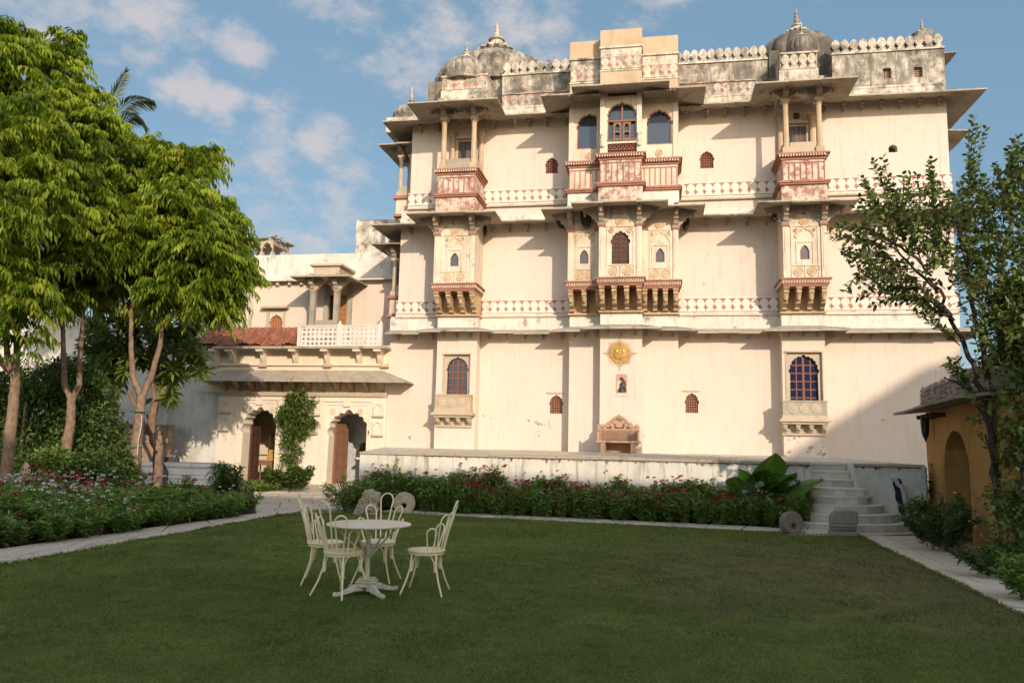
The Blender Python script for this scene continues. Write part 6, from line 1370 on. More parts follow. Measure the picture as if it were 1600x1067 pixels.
# ================================================================== TREES
def limb(b, P, r0, r1, n=8, seg=7, wob=.05):
    pts = [Vector(p) for p in P]; out = []
    for i in range(len(pts)-1):
        for k in range(seg): t = k/seg; out.append(pts[i].lerp(pts[i+1], t)+Vector([random.uniform(-wob, wob)*r0*2 for _ in range(3)]))
    out.append(pts[-1]); m_ = len(out); b.tube(out, [r0+(r1-r0)*(i/(m_-1)) for i in range(m_)], n)
def rosette_tree(centers, radii, count, nrach, nleaf, rl, ll, lw, mat_, low=-.75, droop=1.0, shell=.75):
    """drooping pinnate sprays set on the outside of overlapping leaf masses"""
    C_, Rr = np.array(centers), np.array(radii); w = Rr**2; w /= w.sum(); k = rng.choice(len(C_), count, p=w)
    d = unit(rng.normal(size=(count, 3))); d[:, 2] = np.where(d[:, 2] < low, -d[:, 2]*.5, d[:, 2]); d = unit(d)
    P = C_[k]+d*Rr[k][:, None]*(1-shell*rng.random(count)**1.6)[:, None]*np.array([1, 1, .85])
    B, D, S, T, LL = [], [], [], [], []
    P = P+d*(np.where(rng.random(count) < .16, rng.uniform(.1, .32, count), 0)*Rr[k])[:, None]
    tt = np.clip(.42+rng.normal(0, .30, count), 0, 1)
    for q in range(nrach):
        az = rng.uniform(0, 2*math.pi, count); o = unit(np.stack([np.cos(az), np.sin(az), rng.uniform(-.3, 1.1, count)], 1)+d*.8+rng.normal(0, .25, (count, 3))); LR = rl*rng.uniform(.45, 1.45, count)
        for i in range(nleaf):
            s = (i+1.)/nleaf; p = P+o*(LR*s)[:, None]; p[:, 2] -= droop*.42*LR*s*s*1.2
            tang = o.copy(); tang[:, 2] -= droop*1.0*s; tang = unit(tang); sd = unit(np.cross(tang, [0, 0, 1.])+1e-6)
            for sg in (-1, 1):
                if i == nleaf-1 and sg == 1: continue
                ld = unit(sd*sg*.6+tang*.45+np.array([0, 0, -1.])*(.95*droop)+rng.normal(0, .2, (count, 3))); B.append(p); D.append(ld); S.append(unit(np.cross(ld, sd*sg+np.array([0, 0, .8])+rng.normal(0, .25, (count, 3))))); T.append(np.clip(tt+rng.normal(0, .12, count)+.12, 0, 1)); LL.append(ll*rng.uniform(.75, 1.15, count)*(1-.3*abs(s-.55)))
    B, D, S, T, LL = map(np.concatenate, (B, D, S, T, LL))
    return leafmesh('crown', B, D, S, LL, lw, T, mat_, .12)
def big_tree(label, base, trunk, limbs, blobs, count, seed, r=.155, name='tree', leafm='tree_leaf', dep=None):
    """trunk: px points; limbs: px polylines; blobs: (px, py, r_px, depth offset)"""
    bp = base; o = thing(name, label, 'tree', (bp.x, bp.y, 0)); dep = bp.y
    def w3(px, py, dd=0): p = at(px, py, dep+dd); return (p.x-bp.x, p.y-bp.y, p.z)
    b = MB(); P = [(0, 0, -.1)]+[w3(*q) for q in trunk]; limb(b, P, r, r*.72, 12, 6, .03); b.build('trunk', 'bark', o, smooth=True)
    for L in limbs:
        b = MB(); limb(b, [w3(*q) for q in L], r*(.62 if abs(L[0][0]-trunk[-1][0])+abs(L[0][1]-trunk[-1][1]) < 12 else .30), r*.15, 9, 5, .02); b.build('limb', 'bark', o, smooth=True)
    cs = []; rs_ = []
    for (px, py, rp, dd) in blobs: cs.append(w3(px, py, dd)); rs_.append(rp*(dep+dd)/F_)
    tips = [w3(*L[-1]) for L in limbs]; b = MB()
    for c in cs:
        t = min(tips, key=lambda q: (Vector(q)-Vector(c)).length) if tips else P[-1]; limb(b, [t, tuple(Vector(t).lerp(Vector(c), .55)+Vector((0, 0, -.15))), c], r*.16, .02, 5, 3, .2)
    b.build('branches', 'bark', o, smooth=True)
    link(rosette_tree(cs, rs_, count, 6, 6, .46, .26, .062, leafm), 'crown', o)
    return o
t1b = at(14, 700, 20.5); t1b.z = 0; t2b = at(103, 720, 22.5); t2b.z = 0; t3b = at(210, 740, 23.0); t3b.z = 0
big_tree('leftmost broad tree with lit drooping foliage, its trunk at the picture edge', t1b, [(16, 680), (22, 620), (25, 585)], [[(25, 590), (12, 560), (8, 500), (2, 400), (0, 250, 1)], [(25, 590), (27, 540), (28, 480), (30, 380), (35, 250, -1)], [(25, 590), (5, 570), (-30, 520), (-80, 420)]],
         [(-10, 60, 38, -1), (30, 120, 62, 0), (-40, 160, 90, 0), (20, 215, 80, -1.5), (-60, 300, 110, -1), (20, 330, 85, -2), (40, 290, 60, 1), (-20, 430, 75, -1.5), (30, 470, 48, -1.5), (0, 515, 45, -1), (-110, 430, 90, 0), (75, 180, 50, .5), (20, 60, 28, 0)], 860, 1)
big_tree('tall forked tree second from the left with a dense drooping crown', t2b, [(104, 700), (110, 660), (112, 622)], [[(112, 626), (101, 600), (99, 550), (98, 500), (96, 420), (90, 300)], [(112, 626), (124, 600), (125, 560), (130, 490), (140, 400), (135, 260)], [(99, 520), (80, 460), (60, 400, 1)]],
         [(95, 105, 38, 0), (100, 170, 62, 0), (60, 230, 70, 1), (130, 225, 60, -1), (170, 210, 30, .5), (95, 300, 85, -1.5), (165, 305, 46, -.5), (50, 380, 60, -1), (120, 390, 72, -1), (170, 380, 55, 0), (85, 450, 45, -.5), (150, 455, 40, .5), (60, 100, 25, 0), (98, 62, 20, 0)], 880, 2)
big_tree('forked tree with green ties on its trunk and a crown reaching towards the palace', t3b, [(213, 700), (218, 650), (221, 618)], [[(221, 622), (208, 590), (205, 545), (205, 490), (210, 400), (225, 300)], [(221, 622), (236, 590), (250, 540), (254, 500), (275, 420), (300, 330)], [(252, 520), (262, 470), (310, 440), (345, 420)], [(206, 500), (180, 440), (170, 380, 1)]],
         [(235, 240, 30, 0), (260, 270, 45, 0), (222, 300, 55, 0), (300, 260, 30, 0), (322, 248, 16, .5), (290, 320, 52, -1), (330, 330, 28, 0), (352, 340, 20, 0), (240, 380, 65, -1), (310, 385, 52, -1), (355, 375, 28, -.3), (372, 425, 24, 0), (340, 430, 38, -.5), (280, 440, 48, -.5), (220, 450, 45, 0), (338, 480, 22, 0), (300, 470, 30, 0), (350, 465, 22, 0), (190, 340, 45, .5), (385, 440, 14, 0)], 900, 3, r=.165)
# ties and white cable on the third trunk
tie = thing('trunk_tie', 'green twine tied round the third tree trunk, upper', 'twine', at(217, 643, t3b.y)); MB().lathe([(.235, -.012), (.245, 0), (.235, .012)], n=14).build('loop', 'green_twine', tie)
tie = thing('trunk_tie', 'green twine tied round the third tree trunk, lower', 'twine', at(211, 698, t3b.y)); MB().lathe([(.24, -.012), (.25, 0), (.24, .012)], n=14).build('loop', 'green_twine', tie)
cb_ = thing('white_cable', 'thin white cable running down the third tree trunk', 'cable', (0, 0, 0)); MB().tube([at(x, y, t3b.y-.24) for x, y in ((222, 648), (221, 665), (216, 690), (215, 705), (214, 735), (213, 757), (212, 770))], .014, 5).build('cable', 'white_cable', cb_)
# --- dense bushy trees and shrubs behind the trunks
def leafy_mass(name, label, base, dep, blobs, count, mat_, L=.16, W=.07, cat='shrub', trunk=None, shell=.55, six=False, bark='dark_bark'):
    bp = at(base[0], base[1], dep); bp.z = 0; o = thing(name, label, cat, bp)
    def w3(px, py, dd=0): p = at(px, py, dep+dd); return np.array((p.x-bp.x, p.y-bp.y, max(p.z, .1)))
    cs = np.array([w3(q[0], q[1], q[3]) for q in blobs]); rr = np.array([q[2]*(dep+q[3])/F_ for q in blobs]); k = rng.choice(len(cs), count, p=rr**2/(rr**2).sum())
    tw = unit(rng.normal(size=(count, 3))); c = cs[k]+tw*(rr[k]*(1-shell*rng.random(count)**1.5))[:, None]; m_ = 7
    B = np.repeat(c, m_, 0); o2 = unit(rng.normal(size=B.shape)+np.repeat(tw, m_, 0)*.8); B = B+o2*rng.uniform(.02, .22, len(B))[:, None]; B[:, 2] = np.maximum(B[:, 2], .03)
    D = unit(o2+rng.normal(0, .5, B.shape)+np.array([0, 0, -.15])); S = perp(D, np.array([0, 0, 1.])+rng.normal(0, .6, B.shape)); T = np.clip(np.repeat(rng.normal(.45, .25, count), m_)+rng.normal(0, .12, len(B)), 0, 1)
    link(leafmesh('crown', B, D, S, L*rng.uniform(.6, 1.2, len(B)), W, T, mat_, .1, six), 'crown', o)
    b = MB()
    for c_ in cs: limb(b, [(0, 0, -.05), tuple(c_*np.array([.4, .4, .45])), tuple(c_)], .05, .012, 5, 4, .3)
    b.build('trunk', bark, o, smooth=True); return o
leafy_mass('evergreen_shrub', 'large dark evergreen shrub behind the second tree trunk', (100, 745), 24.5, [(60, 640, 45, 0), (110, 610, 50, 0), (75, 690, 50, -.5), (135, 670, 48, -.5), (160, 690, 38, -.5), (100, 590, 28, 0), (140, 620, 35, 0), (175, 705, 20, -.3), (110, 720, 50, -1)], 2200, 'shrub_leaf', .17, .07)
leafy_mass('evergreen_shrub', 'dark shrub at the left picture edge behind the first trunk', (20, 745), 24.5, [(10, 620, 40, 0), (40, 600, 30, 0), (0, 690, 50, 0), (40, 700, 40, 0), (-30, 640, 50, 0)], 1500, 'shrub_leaf', .17, .07)
leafy_mass('poinsettia_bush', 'green bush with red orange flower heads left of the second trunk', (75, 765), 22, [(55, 735, 22, 0), (85, 728, 22, 0), (70, 750, 22, 0)], 500, 'bed_leaf', .18, .06, cat='bush')
pb_ = gd(78, 768); pb_ = at(75, 760, 21.6); pb_.z = 0; plant('red_flower_cluster', 'cluster of bright orange red flowers left of the second tree trunk', 'flowers', pb_, flower_mesh('foliage', .95, .5, 22, .11, 'orange_petal', .55))
leafy_mass('bed_shrub', 'dark leafy shrub with red flowers between the second and third trunks', (165, 765), 22.5, [(140, 735, 25, 0), (175, 730, 25, 0), (120, 745, 20, 0), (190, 745, 20, 0)], 700, 'shrub_leaf', .16, .06)
# small slim trunk lit orange and a boulder
sl_ = at(33, 720, 23.5); sl_.z = 0; o = thing('thin_tree', 'thin sunlit sapling trunk between the first and second trees', 'sapling', sl_)
b = MB(); limb(b, [(0, 0, 0), (-.05, 0, 1.6), (-.02, 0, 2.6)], .055, .035, 8, 4, .1); b.build('trunk', 'bark', o)
link(leafmesh('crown', rng.normal(0, .3, (160, 3))+np.array([0, 0, 2.7]), unit(rng.normal(size=(160, 3))), perp(unit(rng.normal(size=(160, 3)))), .18, .07, rng.random(160), 'shrub_leaf'), 'crown', o)
def boulder(name, label, cat, p, sx, sy, sz, mat_, seed=1, rz=0.):
    o = thing(name, label, cat, p, rz); bm = bmesh.new(); bmesh.ops.create_icosphere(bm, subdivisions=3, radius=1); r2 = random.Random(seed); ph = [r2.uniform(0, 6) for _ in range(6)]
    for v in bm.verts:
        c = v.co.copy(); n_ = .12*math.sin(c.x*3+ph[0])*math.sin(c.y*3.4+ph[1])+.09*math.sin(c.z*5+ph[2]+c.x*2)+.05*math.sin(c.y*9+ph[3]); v.co = Vector((c.x*sx, c.y*sy, (c.z*.5+.42)*sz*1.08))*(1+n_); v.co.z = max(v.co.z, -.02)
    me = bpy.data.meshes.new('stone_body'); bm.to_mesh(me); bm.free(); me.materials.append(MT[mat_]); me.polygons.foreach_set('use_smooth', [True]*len(me.polygons)); link(me, 'stone_body', o); return o
bp_ = at(37, 745, 21.0); bp_.z = 0; boulder('standing_stone', 'pale upright stone lit by the sun beside the first tree trunk', 'stone', bp_, .22, .18, .8, 'sandstone', 4)
# --- frangipani: whorls of long leaves on stubby branches
fp = at(243, 730, 26.5); fp.z = 0; fr_ = thing('frangipani_tree', 'frangipani with whorled long leaves and a leaning grey trunk behind the third tree', 'tree', fp)
def f3(px, py, dd=0): p = at(px, py, fp.y+dd); return (p.x-fp.x, p.y-fp.y, p.z)
b = MB(); limb(b, [(0.1, 0, -.05), f3(247, 700), f3(236, 672), f3(240, 640), f3(243, 625)], .17, .10, 10, 4, .08); b.build('trunk', 'bark', fr_, smooth=True)
b = MB(); limb(b, [f3(245, 690), f3(225, 665), f3(205, 620), f3(190, 590)], .09, .05, 8, 4, .1); limb(b, [f3(243, 630), f3(262, 600), f3(285, 560)], .08, .04, 8, 4, .1); limb(b, [f3(243, 630), f3(235, 580), f3(240, 530)], .08, .04, 8, 4, .1); b.build('limb', 'bark', fr_, smooth=True)
blobs = [(265, 545, 40), (300, 560, 24), (230, 510, 32), (285, 520, 32), (185, 545, 32), (160, 560, 30), (215, 575, 30), (150, 525, 26), (195, 510, 26), (310, 585, 14), (250, 600, 20), (265, 620, 10), (175, 600, 22), (262, 585, 26)]
B, D, S, T = [], [], [], []
for (px, py, r) in blobs:
    c = np.array(f3(px, py, random.uniform(-1.0, .6))); rr = r*fp.y/F_; n = max(5, int(r*r*.022))
    for k in range(n):
        dd = unit(rng.normal(size=3)+np.array([0, 0, .5])); q = c+dd*rr*rng.uniform(.4, 1); m_ = 16; az = np.arange(m_)*2.4+rng.uniform(0, 6); el = np.linspace(-.35, .95, m_); axis = unit(dd+np.array([0, 0, .8])); e1 = unit(np.cross(axis, [1., .3, 0])); e2 = np.cross(axis, e1)
        dv = unit(axis*np.sin(el)[:, None]+(e1*np.cos(az)[:, None]+e2*np.sin(az)[:, None])*np.cos(el)[:, None]); B.append(np.repeat(q[None], m_, 0)+dv*.03); D.append(dv); S.append(unit(np.cross(dv, axis))); T.append(rng.uniform(.15, .9, m_))
B, D, S, T = map(np.concatenate, (B, D, S, T)); link(leafmesh('crown', B, D, S, .40*rng.uniform(.7, 1.1, len(B)), .105, T, 'frangipani_leaf', .22, True), 'crown', fr_)
sm = thing('young_frangipani', 'small frangipani sprout with few whorled leaves before the white wall', 'shrub', l2w(gu(246, 640, .8), -.8)); 
cc = np.array([0, 0, gz(246, 628, .8)]); m_ = 34; az = np.arange(m_)*2.4; el = rng.uniform(-.3, .7, m_); dv = unit(np.stack([np.cos(az)*np.cos(el), np.sin(az)*np.cos(el), np.sin(el)], 1)); link(leafmesh('crown', np.repeat(cc[None], m_, 0)+dv*np.array([.25, .25, .05]), dv, unit(np.cross(dv, [0, 0, 1.])), .42, .09, rng.random(m_), 'shrub_leaf', .25, True), 'crown', sm)
b = MB(); limb(b, [(.0, 0, 0), (.05, 0, 1.2), (-.15, 0, 2.0), (0, 0, cc[2])], .09, .04, 8, 4, .15); limb(b, [(-.15, 0, 2.0), (-.4, 0, 2.5)], .05, .03, 6, 3, .1); b.build('trunk', 'dark_bark', sm, smooth=True)
# --- palm behind the trees: fronds showing above the crowns
pbs = at(150, 700, 30); pbs.z = 0; pm = thing('palm_tree', 'palm behind the left trees, its fronds showing above their crowns', 'palm', pbs)
def p3(px, py, dd=0): p = at(px, py, 30+dd); return np.array((p.x-pbs.x, p.y-pbs.y, p.z))
hub = p3(160, 222); b = MB(); limb(b, [(0, 0, 0), tuple(hub*.5), tuple(hub)], .22, .15, 10, 6, .05); b.build('trunk', 'dark_bark', pm, smooth=True)
def frond(tip, ctrl, spread=.55, n=44, ll=.75):
    h = hub; c, t = p3(*ctrl), p3(*tip); s = np.linspace(.12, 1, n)[:, None]; P = h*(1-s)**2+c*2*s*(1-s)+t*s*s; tg = unit(np.gradient(P, axis=0)); sd = unit(np.cross(tg, [0, .3, 1.])); B, D, T = [], [], []
    for sg in (-1, 1): B.append(P); D.append(unit(sd*sg*spread+tg*.75+np.array([0, 0, -.28])+rng.normal(0, .05, P.shape)))
    B, D = np.concatenate(B), np.concatenate(D); L = ll*np.tile(np.sin(np.linspace(.35, 2.95, n))**.6, 2); link(leafmesh('frond', B, D, perp(D, np.tile(np.array([0, 1., .3]), (len(B), 1))), L, .055, rng.random(len(B)), 'palm_leaf', .25), 'frond', pm)
    b = MB(); b.tube([tuple(q) for q in np.concatenate([[h], P[::6]])], .018, 4); b.build('rachis', 'stem_green', pm)
for tip, ctrl in (((238, 158), (190, 140)), ((226, 195), (205, 160)), ((196, 112), (165, 165)), ((215, 222), (190, 180)), ((60, 120), (100, 150)), ((90, 250), (110, 190))): frond(tip, ctrl, .16 if tip == (196, 112) else .55)
# --- right-hand tree: many stems, small oval leaves
rb = at(1572, 880, 12.4); rb = gd(1572, 880); rb.z = 0; rt = thing('garden_tree', 'multi-stemmed tree with small oval leaves in front of the ochre hut', 'tree', rb); DR = rb.y
def r3(px, py, dd=0): p = at(px, py, DR+dd); return np.array((p.x-rb.x, p.y-rb.y, p.z))
stems_ = [[(1572, 870), (1562, 800), (1550, 700), (1535, 620), (1515, 560), (1490, 500), (1465, 455), (1440, 410)], [(1575, 870), (1572, 780), (1560, 680), (1545, 600), (1528, 520), (1515, 440), (1510, 380), (1512, 300)], [(1580, 870), (1585, 760), (1575, 650), (1560, 540), (1565, 430), (1580, 330), (1582, 240)],
          [(1575, 870), (1568, 760), (1540, 680, -.6), (1520, 650, -.8), (1530, 730, -.9)][:3], [(1585, 870), (1598, 740), (1605, 600), (1600, 480), (1610, 380)], [(1590, 870), (1615, 740), (1640, 600), (1660, 450)], [(1490, 500), (1455, 470), (1425, 460, .3)], [(1515, 440), (1500, 370), (1495, 320)], [(1465, 455), (1410, 400), (1375, 370, .2)], [(1440, 410), (1400, 380), (1345, 350, 0)], [(1535, 620), (1500, 600), (1475, 590)]]
for i, s in enumerate(stems_):
    b = MB(); limb(b, [tuple(r3(*q)) for q in s], .07 if i < 6 else .028, .018 if i < 6 else .010, 8, 5, .35); b.build('stem', 'dark_bark', rt, smooth=True)
# long leafy shoots
shoots = []
def sh(a, b_, n=1, sp=0):
    for k in range(n): shoots.append((a, (b_[0]+random.uniform(-sp, sp), b_[1]+random.uniform(-sp, sp)), random.uniform(-.5, .5)))
for a, t in (((1420, 400), (1365, 252)), ((1400, 380), (1350, 285)), ((1440, 410), (1400, 300)), ((1470, 400), (1452, 262)), ((1480, 420), (1430, 310)), ((1510, 380), (1505, 290)), ((1512, 330), (1528, 195)), ((1540, 360), (1520, 255)), ((1575, 330), (1583, 220)), ((1590, 300), (1598, 232)), ((1580, 360), (1560, 260)), ((1600, 380), (1615, 240)), ((1560, 400), (1545, 300)),
             ((1400, 380), (1310, 345)), ((1390, 390), (1308, 372)), ((1400, 400), (1318, 398)), ((1410, 410), (1330, 415)), ((1430, 420), (1350, 430)), ((1450, 450), (1350, 455)), ((1440, 440), (1345, 437)), ((1430, 460), (1375, 470)), ((1460, 470), (1400, 465)), ((1490, 500), (1405, 462)), ((1500, 540), (1430, 485)), ((1480, 490), (1420, 440)), ((1520, 600), (1480, 573)), ((1530, 640), (1490, 570))): sh(a, t, 3, 14); shoots.append((a, t, 0))
dense = [(1380, 350, 34), (1440, 330, 36), (1400, 400, 36), (1460, 380, 45), (1500, 340, 40), (1520, 400, 50), (1570, 330, 45), (1560, 420, 55), (1600, 350, 55), (1480, 430, 36), (1540, 480, 45), (1590, 500, 60), (1570, 560, 50), (1600, 620, 55), (1560, 640, 35), (1585, 700, 40), (1600, 760, 40), (1640, 450, 70), (1650, 600, 70), (1610, 280, 35), (1350, 370, 24), (1340, 410, 22), (1390, 450, 22)]
for (x, y, r) in dense:
    for k in range(int(r*r*.021)):
        a, q = random.uniform(0, 6.28), r*math.sqrt(random.random()); x0, y0 = x+q*math.cos(a), y+q*math.sin(a); a2_ = random.uniform(-2.6, -.5) if random.random() < .75 else random.uniform(0, 6.28); l_ = random.uniform(18, 42); dd = random.uniform(-1.2, 1.2); shoots.append(((x0, y0), (x0+l_*math.cos(a2_), y0+l_*math.sin(a2_)), dd))
B, D, S, T = [], [], [], []; b = MB()
for (a, t, dd) in shoots:
    A_, T_ = r3(a[0], a[1], dd*.7), r3(t[0], t[1], dd); L = np.linalg.norm(T_-A_); n = max(5, int(L/.040)); s = np.linspace(.15, 1, n)[:, None]; P = A_+(T_-A_)*s+np.array([0, 0, 1.])*(s*(1-s))*L*.12; tg = unit(T_-A_); e = unit(np.cross(tg, rng.normal(size=3))); az = np.arange(n)*2.4; e2 = np.cross(tg, e)
    dv = unit((e*np.cos(az)[:, None]+e2*np.sin(az)[:, None])*.85+tg*.55+rng.normal(0, .15, (n, 3))); B.append(P); D.append(dv); S.append(unit(np.cross(dv, np.array([0, 0, 1.])+rng.normal(0, .35, (n, 3))))); T.append(rng.random(n))
    if L > .3: b.tube([tuple(A_), tuple((A_+T_)/2+np.array([0, 0, L*.03])), tuple(T_)], [.010, .007, .003], 3)
B, D, S, T = map(np.concatenate, (B, D, S, T)); link(leafmesh('crown', B, D, S, .112*rng.uniform(.6, 1.2, len(B)), .060, T, 'right_leaf', .08, True), 'crown', rt); b.build('twigs', 'dark_bark', rt)
# dense climbers and shrubs behind the right tree
leafy_mass('hedge_tree', 'dark leafy tree behind the garden tree at the right-hand edge', (1640, 850), 12.6, [(1590, 480, 34, 0), (1630, 540, 60, 0), (1590, 570, 34, .3), (1640, 660, 60, 0), (1600, 530, 34, 0), (1690, 620, 80, 0), (1605, 700, 22, 0), (1610, 780, 20, -.3)], 1950, 'right_leaf', .15, .07, cat='tree')
leafy_mass('ivy_clump', 'dark climbing foliage around the foot of the garden tree', (1590, 860), 12.0, [(1590, 830, 26, 0), (1580, 780, 22, .2), (1600, 700, 30, .3), (1560, 840, 18, 0), (1612, 880, 24, 0)], 250, 'right_leaf', .10, .05, cat='climber')
# --- climber on the gate pier
cp = l2w(gu(462, 740, .5), -.5); cl = thing('climber', 'climbing shrub trained up the pier between the two gate arches', 'climber', cp)
def c3(px, py, p=.5): u, z = G(px, py, p); w = l2w(u, -p, z); return np.array((w.x-cp.x, w.y-cp.y, w.z))
B, D, S, T = [], [], [], []
for (x, y, r, n) in ((455, 625, 14, 46), (470, 622, 15, 50), (488, 628, 9, 16), (448, 645, 18, 70), (470, 648, 20, 90), (484, 660, 12, 30), (440, 655, 10, 24), (455, 670, 20, 80), (472, 675, 14, 40), (448, 690, 12, 26), (462, 700, 14, 30), (458, 720, 12, 26), (445, 715, 9, 16), (466, 735, 10, 16)):
    c = c3(x, y, .5); rr = r/52.; n = int(n*.8); q = c+rng.normal(0, .45, (n, 3))*rr; m_ = 9; Bq = np.repeat(q, m_, 0)+rng.normal(0, .05, (n*m_, 3)); o2 = unit(rng.normal(size=Bq.shape)+np.array([0, 0, -.25])); B.append(Bq); D.append(o2); S.append(perp(o2, np.array([0, 0, 1.])+rng.normal(0, .5, Bq.shape))); T.append(rng.random(n*m_))
B, D, S, T = map(np.concatenate, (B, D, S, T)); link(leafmesh('foliage', B, D, S, .17, .05, T, 'climber_leaf', .2), 'foliage', cl)
b = MB()
for k in range(7): x = 455+random.uniform(-8, 12); b.tube([tuple(c3(458+k, 768)), tuple(c3(x, 720)), tuple(c3(x+random.uniform(-8, 8), 670)), tuple(c3(x+random.uniform(-12, 14), 630))], .016, 5)
b.build('stem', 'bark', cl)

# ================================================================== GARDEN FURNITURE
ux_ = Vector((1, 0, 0))
def chair_loop(b_, ang_, h, hw0, hw1, lean, r=.0092, seat=.47):
    """one bent hairpin of the fan-shaped back, rising from the rim at angle ang_ from the back (-y)"""
    sa, ca = math.sin(ang_), math.cos(ang_); zt = h-hw1*1.1
    def q(w, z): rr = .188+z*lean+.03*(z/h)**2; return (rr*sa*(1+.25*z)+w*ca, -rr*ca+w*sa, seat-.02+z)
    P = [q(-hw0-(hw1-hw0)*(k/4)**1.3, zt*k/4) for k in range(4)]+[q(-hw1*math.cos(math.pi*k/10), zt+hw1*1.1*math.sin(math.pi*k/10)) for k in range(11)]+[q(hw0+(hw1-hw0)*(k/4)**1.3, zt*k/4) for k in (3, 2, 1, 0)]
    b_.tube(P, r, 7)
def make_chair(name, label):
    o = thing(name, label, 'chair', group='painted iron garden chairs round the table')
    MB().lathe([(.005, .452), (.195, .452), (.212, .458), (.215, .470), (.205, .478), (.005, .480)], n=32).build('seat', 'chair_paint', o, smooth=True)
    MB().lathe([(.185, .430), (.200, .430), (.200, .452), (.185, .452)], n=28).build('seat_ring', 'chair_paint', o, smooth=True)
    for (sx, sy) in ((-1, 1), (1, 1), (-1, -1), (1, -1)):
        x, y = .135*sx, .135*sy; b = MB(); b.tube([(x, y, .45), (x*1.06, y*1.06, .30), (x*1.35, y*1.35, .15), (x*1.75, y*1.75, 0.0)], [.0115, .0115, .0105, .010], 8); lg = b.build('leg', 'chair_paint', o, smooth=True)
        b = MB(); b.tube([(x*1.03, y*1.03, .25), (x*1.03, y*1.03, .36)], .019, 8)
        for (tx, ty) in ((0, y*1.15), (x*1.15, 0)):
            b.tube([(x*.98+(tx-x)*.06, y*.98+(ty-y)*.06, .27), (x+(tx-x)*.12, y+(ty-y)*.12, .35), (x+(tx-x)*.35, y+(ty-y)*.35, .41), (x+(tx-x)*.75, y+(ty-y)*.75, .44), (tx*.98, ty*.98, .448)], .0085, 6)
        b.build('brace', 'chair_paint', lg, smooth=True)
    for (a_, h, w1) in ((0, .575, .080), (-34, .43, .066), (34, .43, .066), (-66, .285, .056), (66, .285, .056)):
        b = MB(); chair_loop(b, R_(a_), h, .028, w1, .22); b.build('back_loop', 'chair_paint', o, smooth=True)
    return o
tp = gd(572, 929); ch0 = make_chair('garden_chair', 'garden chair standing alone right of the round table, seen from the side')
def seat_at(o, px, py, ang_deg, label=None):
    p = gd(px, py); o.location = (p.x, p.y, .012); o.rotation_euler = (0, 0, R_(ang_deg))
    if label: o['label'] = label
def clone(o):
    c = o.copy(); COL.objects.link(c)
    for ch in list(o.children):
        d_ = ch.copy(); COL.objects.link(d_); d_.parent = c
        for g2 in ch.children: e = g2.copy(); COL.objects.link(e); e.parent = d_
    return c
bpy.context.view_layer.update()
c1, c2, c3_ = clone(ch0), clone(ch0), clone(ch0)
# rotation: chair front is local +y
seat_at(ch0, 664, 927, 84)
seat_at(c1, 533, 931, -32, 'nearest garden chair at the left front of the table, its looped back towards the viewer')
seat_at(c2, 505, 911, -82, 'garden chair at the far left, half hidden behind the nearest chair')
seat_at(c3_, 588, 909, 172, 'garden chair on the far side of the table facing the viewer')
tab = thing('garden_table', 'round cream garden table on a four-footed iron pedestal on the lawn', 'table', (tp.x, tp.y, .012))
MB().lathe([(.005, .742), (.455, .742), (.468, .748), (.470, .758), (.462, .764), (.005, .764)], n=48).build('tabletop', 'table_top_paint', tab, smooth=True)
MB().lathe([(.05, .10), (.045, .14), (.030, .17), (.028, .40), (.040, .41), (.040, .44), (.028, .45), (.028, .70), (.05, .74)], n=14).build('pole', 'table_base_paint', tab, smooth=True)
MB().box(-.11, .11, -.11, .11, .125, .15).box(-.09, .09, -.09, .09, .15, .172).box(-.10, .10, -.10, .10, .08, .125).build('pedestal_block', 'table_base_paint', tab, bev=.006)
for k in range(4):
    a = R_(38+90*k); c_, s_ = math.cos(a), math.sin(a)
    def q(r, w, z): return (r*c_-w*s_, r*s_+w*c_, z)
    b = MB(); ST = [(.05, .040, .04, .125), (.15, .034, .045, .115), (.26, .024, .02, .070), (.37, .018, 0, .038)]
    for i in range(3):
        r0, w0, z0, z1 = ST[i]; r1, w1, z2, z3 = ST[i+1]; b.hexa([q(r0, -w0, z0), q(r1, -w1, z2), q(r1, w1, z2), q(r0, w0, z0), q(r0, -w0*.7, z1), q(r1, -w1*.7, z3), q(r1, w1*.7, z3), q(r0, w0*.7, z1)])
    b.lathe([(.018, 0), (.03, .02), (.024, .045), (.005, .055)], .375*c_, .375*s_, 0, n=8); b.build('foot', 'table_base_paint', tab, bev=.004)
    a2_ = a; MB().tube([(.03*c_, .03*s_, .40), (.20*c_, .20*s_, .56), (.40*c_, .40*s_, .742)], .012, 8).build('brace', 'table_base_paint', tab, smooth=True)
# ================================================================== STONES
def millstone(name, label, px, py, rz, r=.26, t=.12, lean=.12):
    p = gd(px, py); o = thing(name, label, 'millstone', (p.x, p.y, -.02), rz); o.rotation_euler = (-lean, 0, rz)
    n = 32; out = [(r*math.cos(2*math.pi*i/n)*(1+.012*math.sin(i*2.3)), r+r*math.sin(2*math.pi*i/n)*(1+.01*math.cos(i*1.7))) for i in range(n)]; hole = [(.065*math.cos(2*math.pi*i/12), r-.06+.06*math.sin(2*math.pi*i/12)) for i in range(12)]
    MB().prism(out, -t/2, t/2, [hole]).build('wheel', 'terracotta_grey' if px < 1000 else 'boulder', o, bev=.012); return o
millstone('millstone', 'pale round millstone with a square hole leaning by the bed behind the table', 631, 802, R_(-4), .26)
millstone('millstone', 'grey broken millstone at the lawn corner beside the steps', 1238, 834, R_(18), .235, .18)
p = gd(578, 804); sf = thing('carved_fragment', 'old carved stone fragment with curling relief beside the pale millstone', 'carved stone', (p.x, p.y, 0), R_(-8))
K = 1/66.
def pf(x, y): return ((x-578)*K, (804-y)*K)
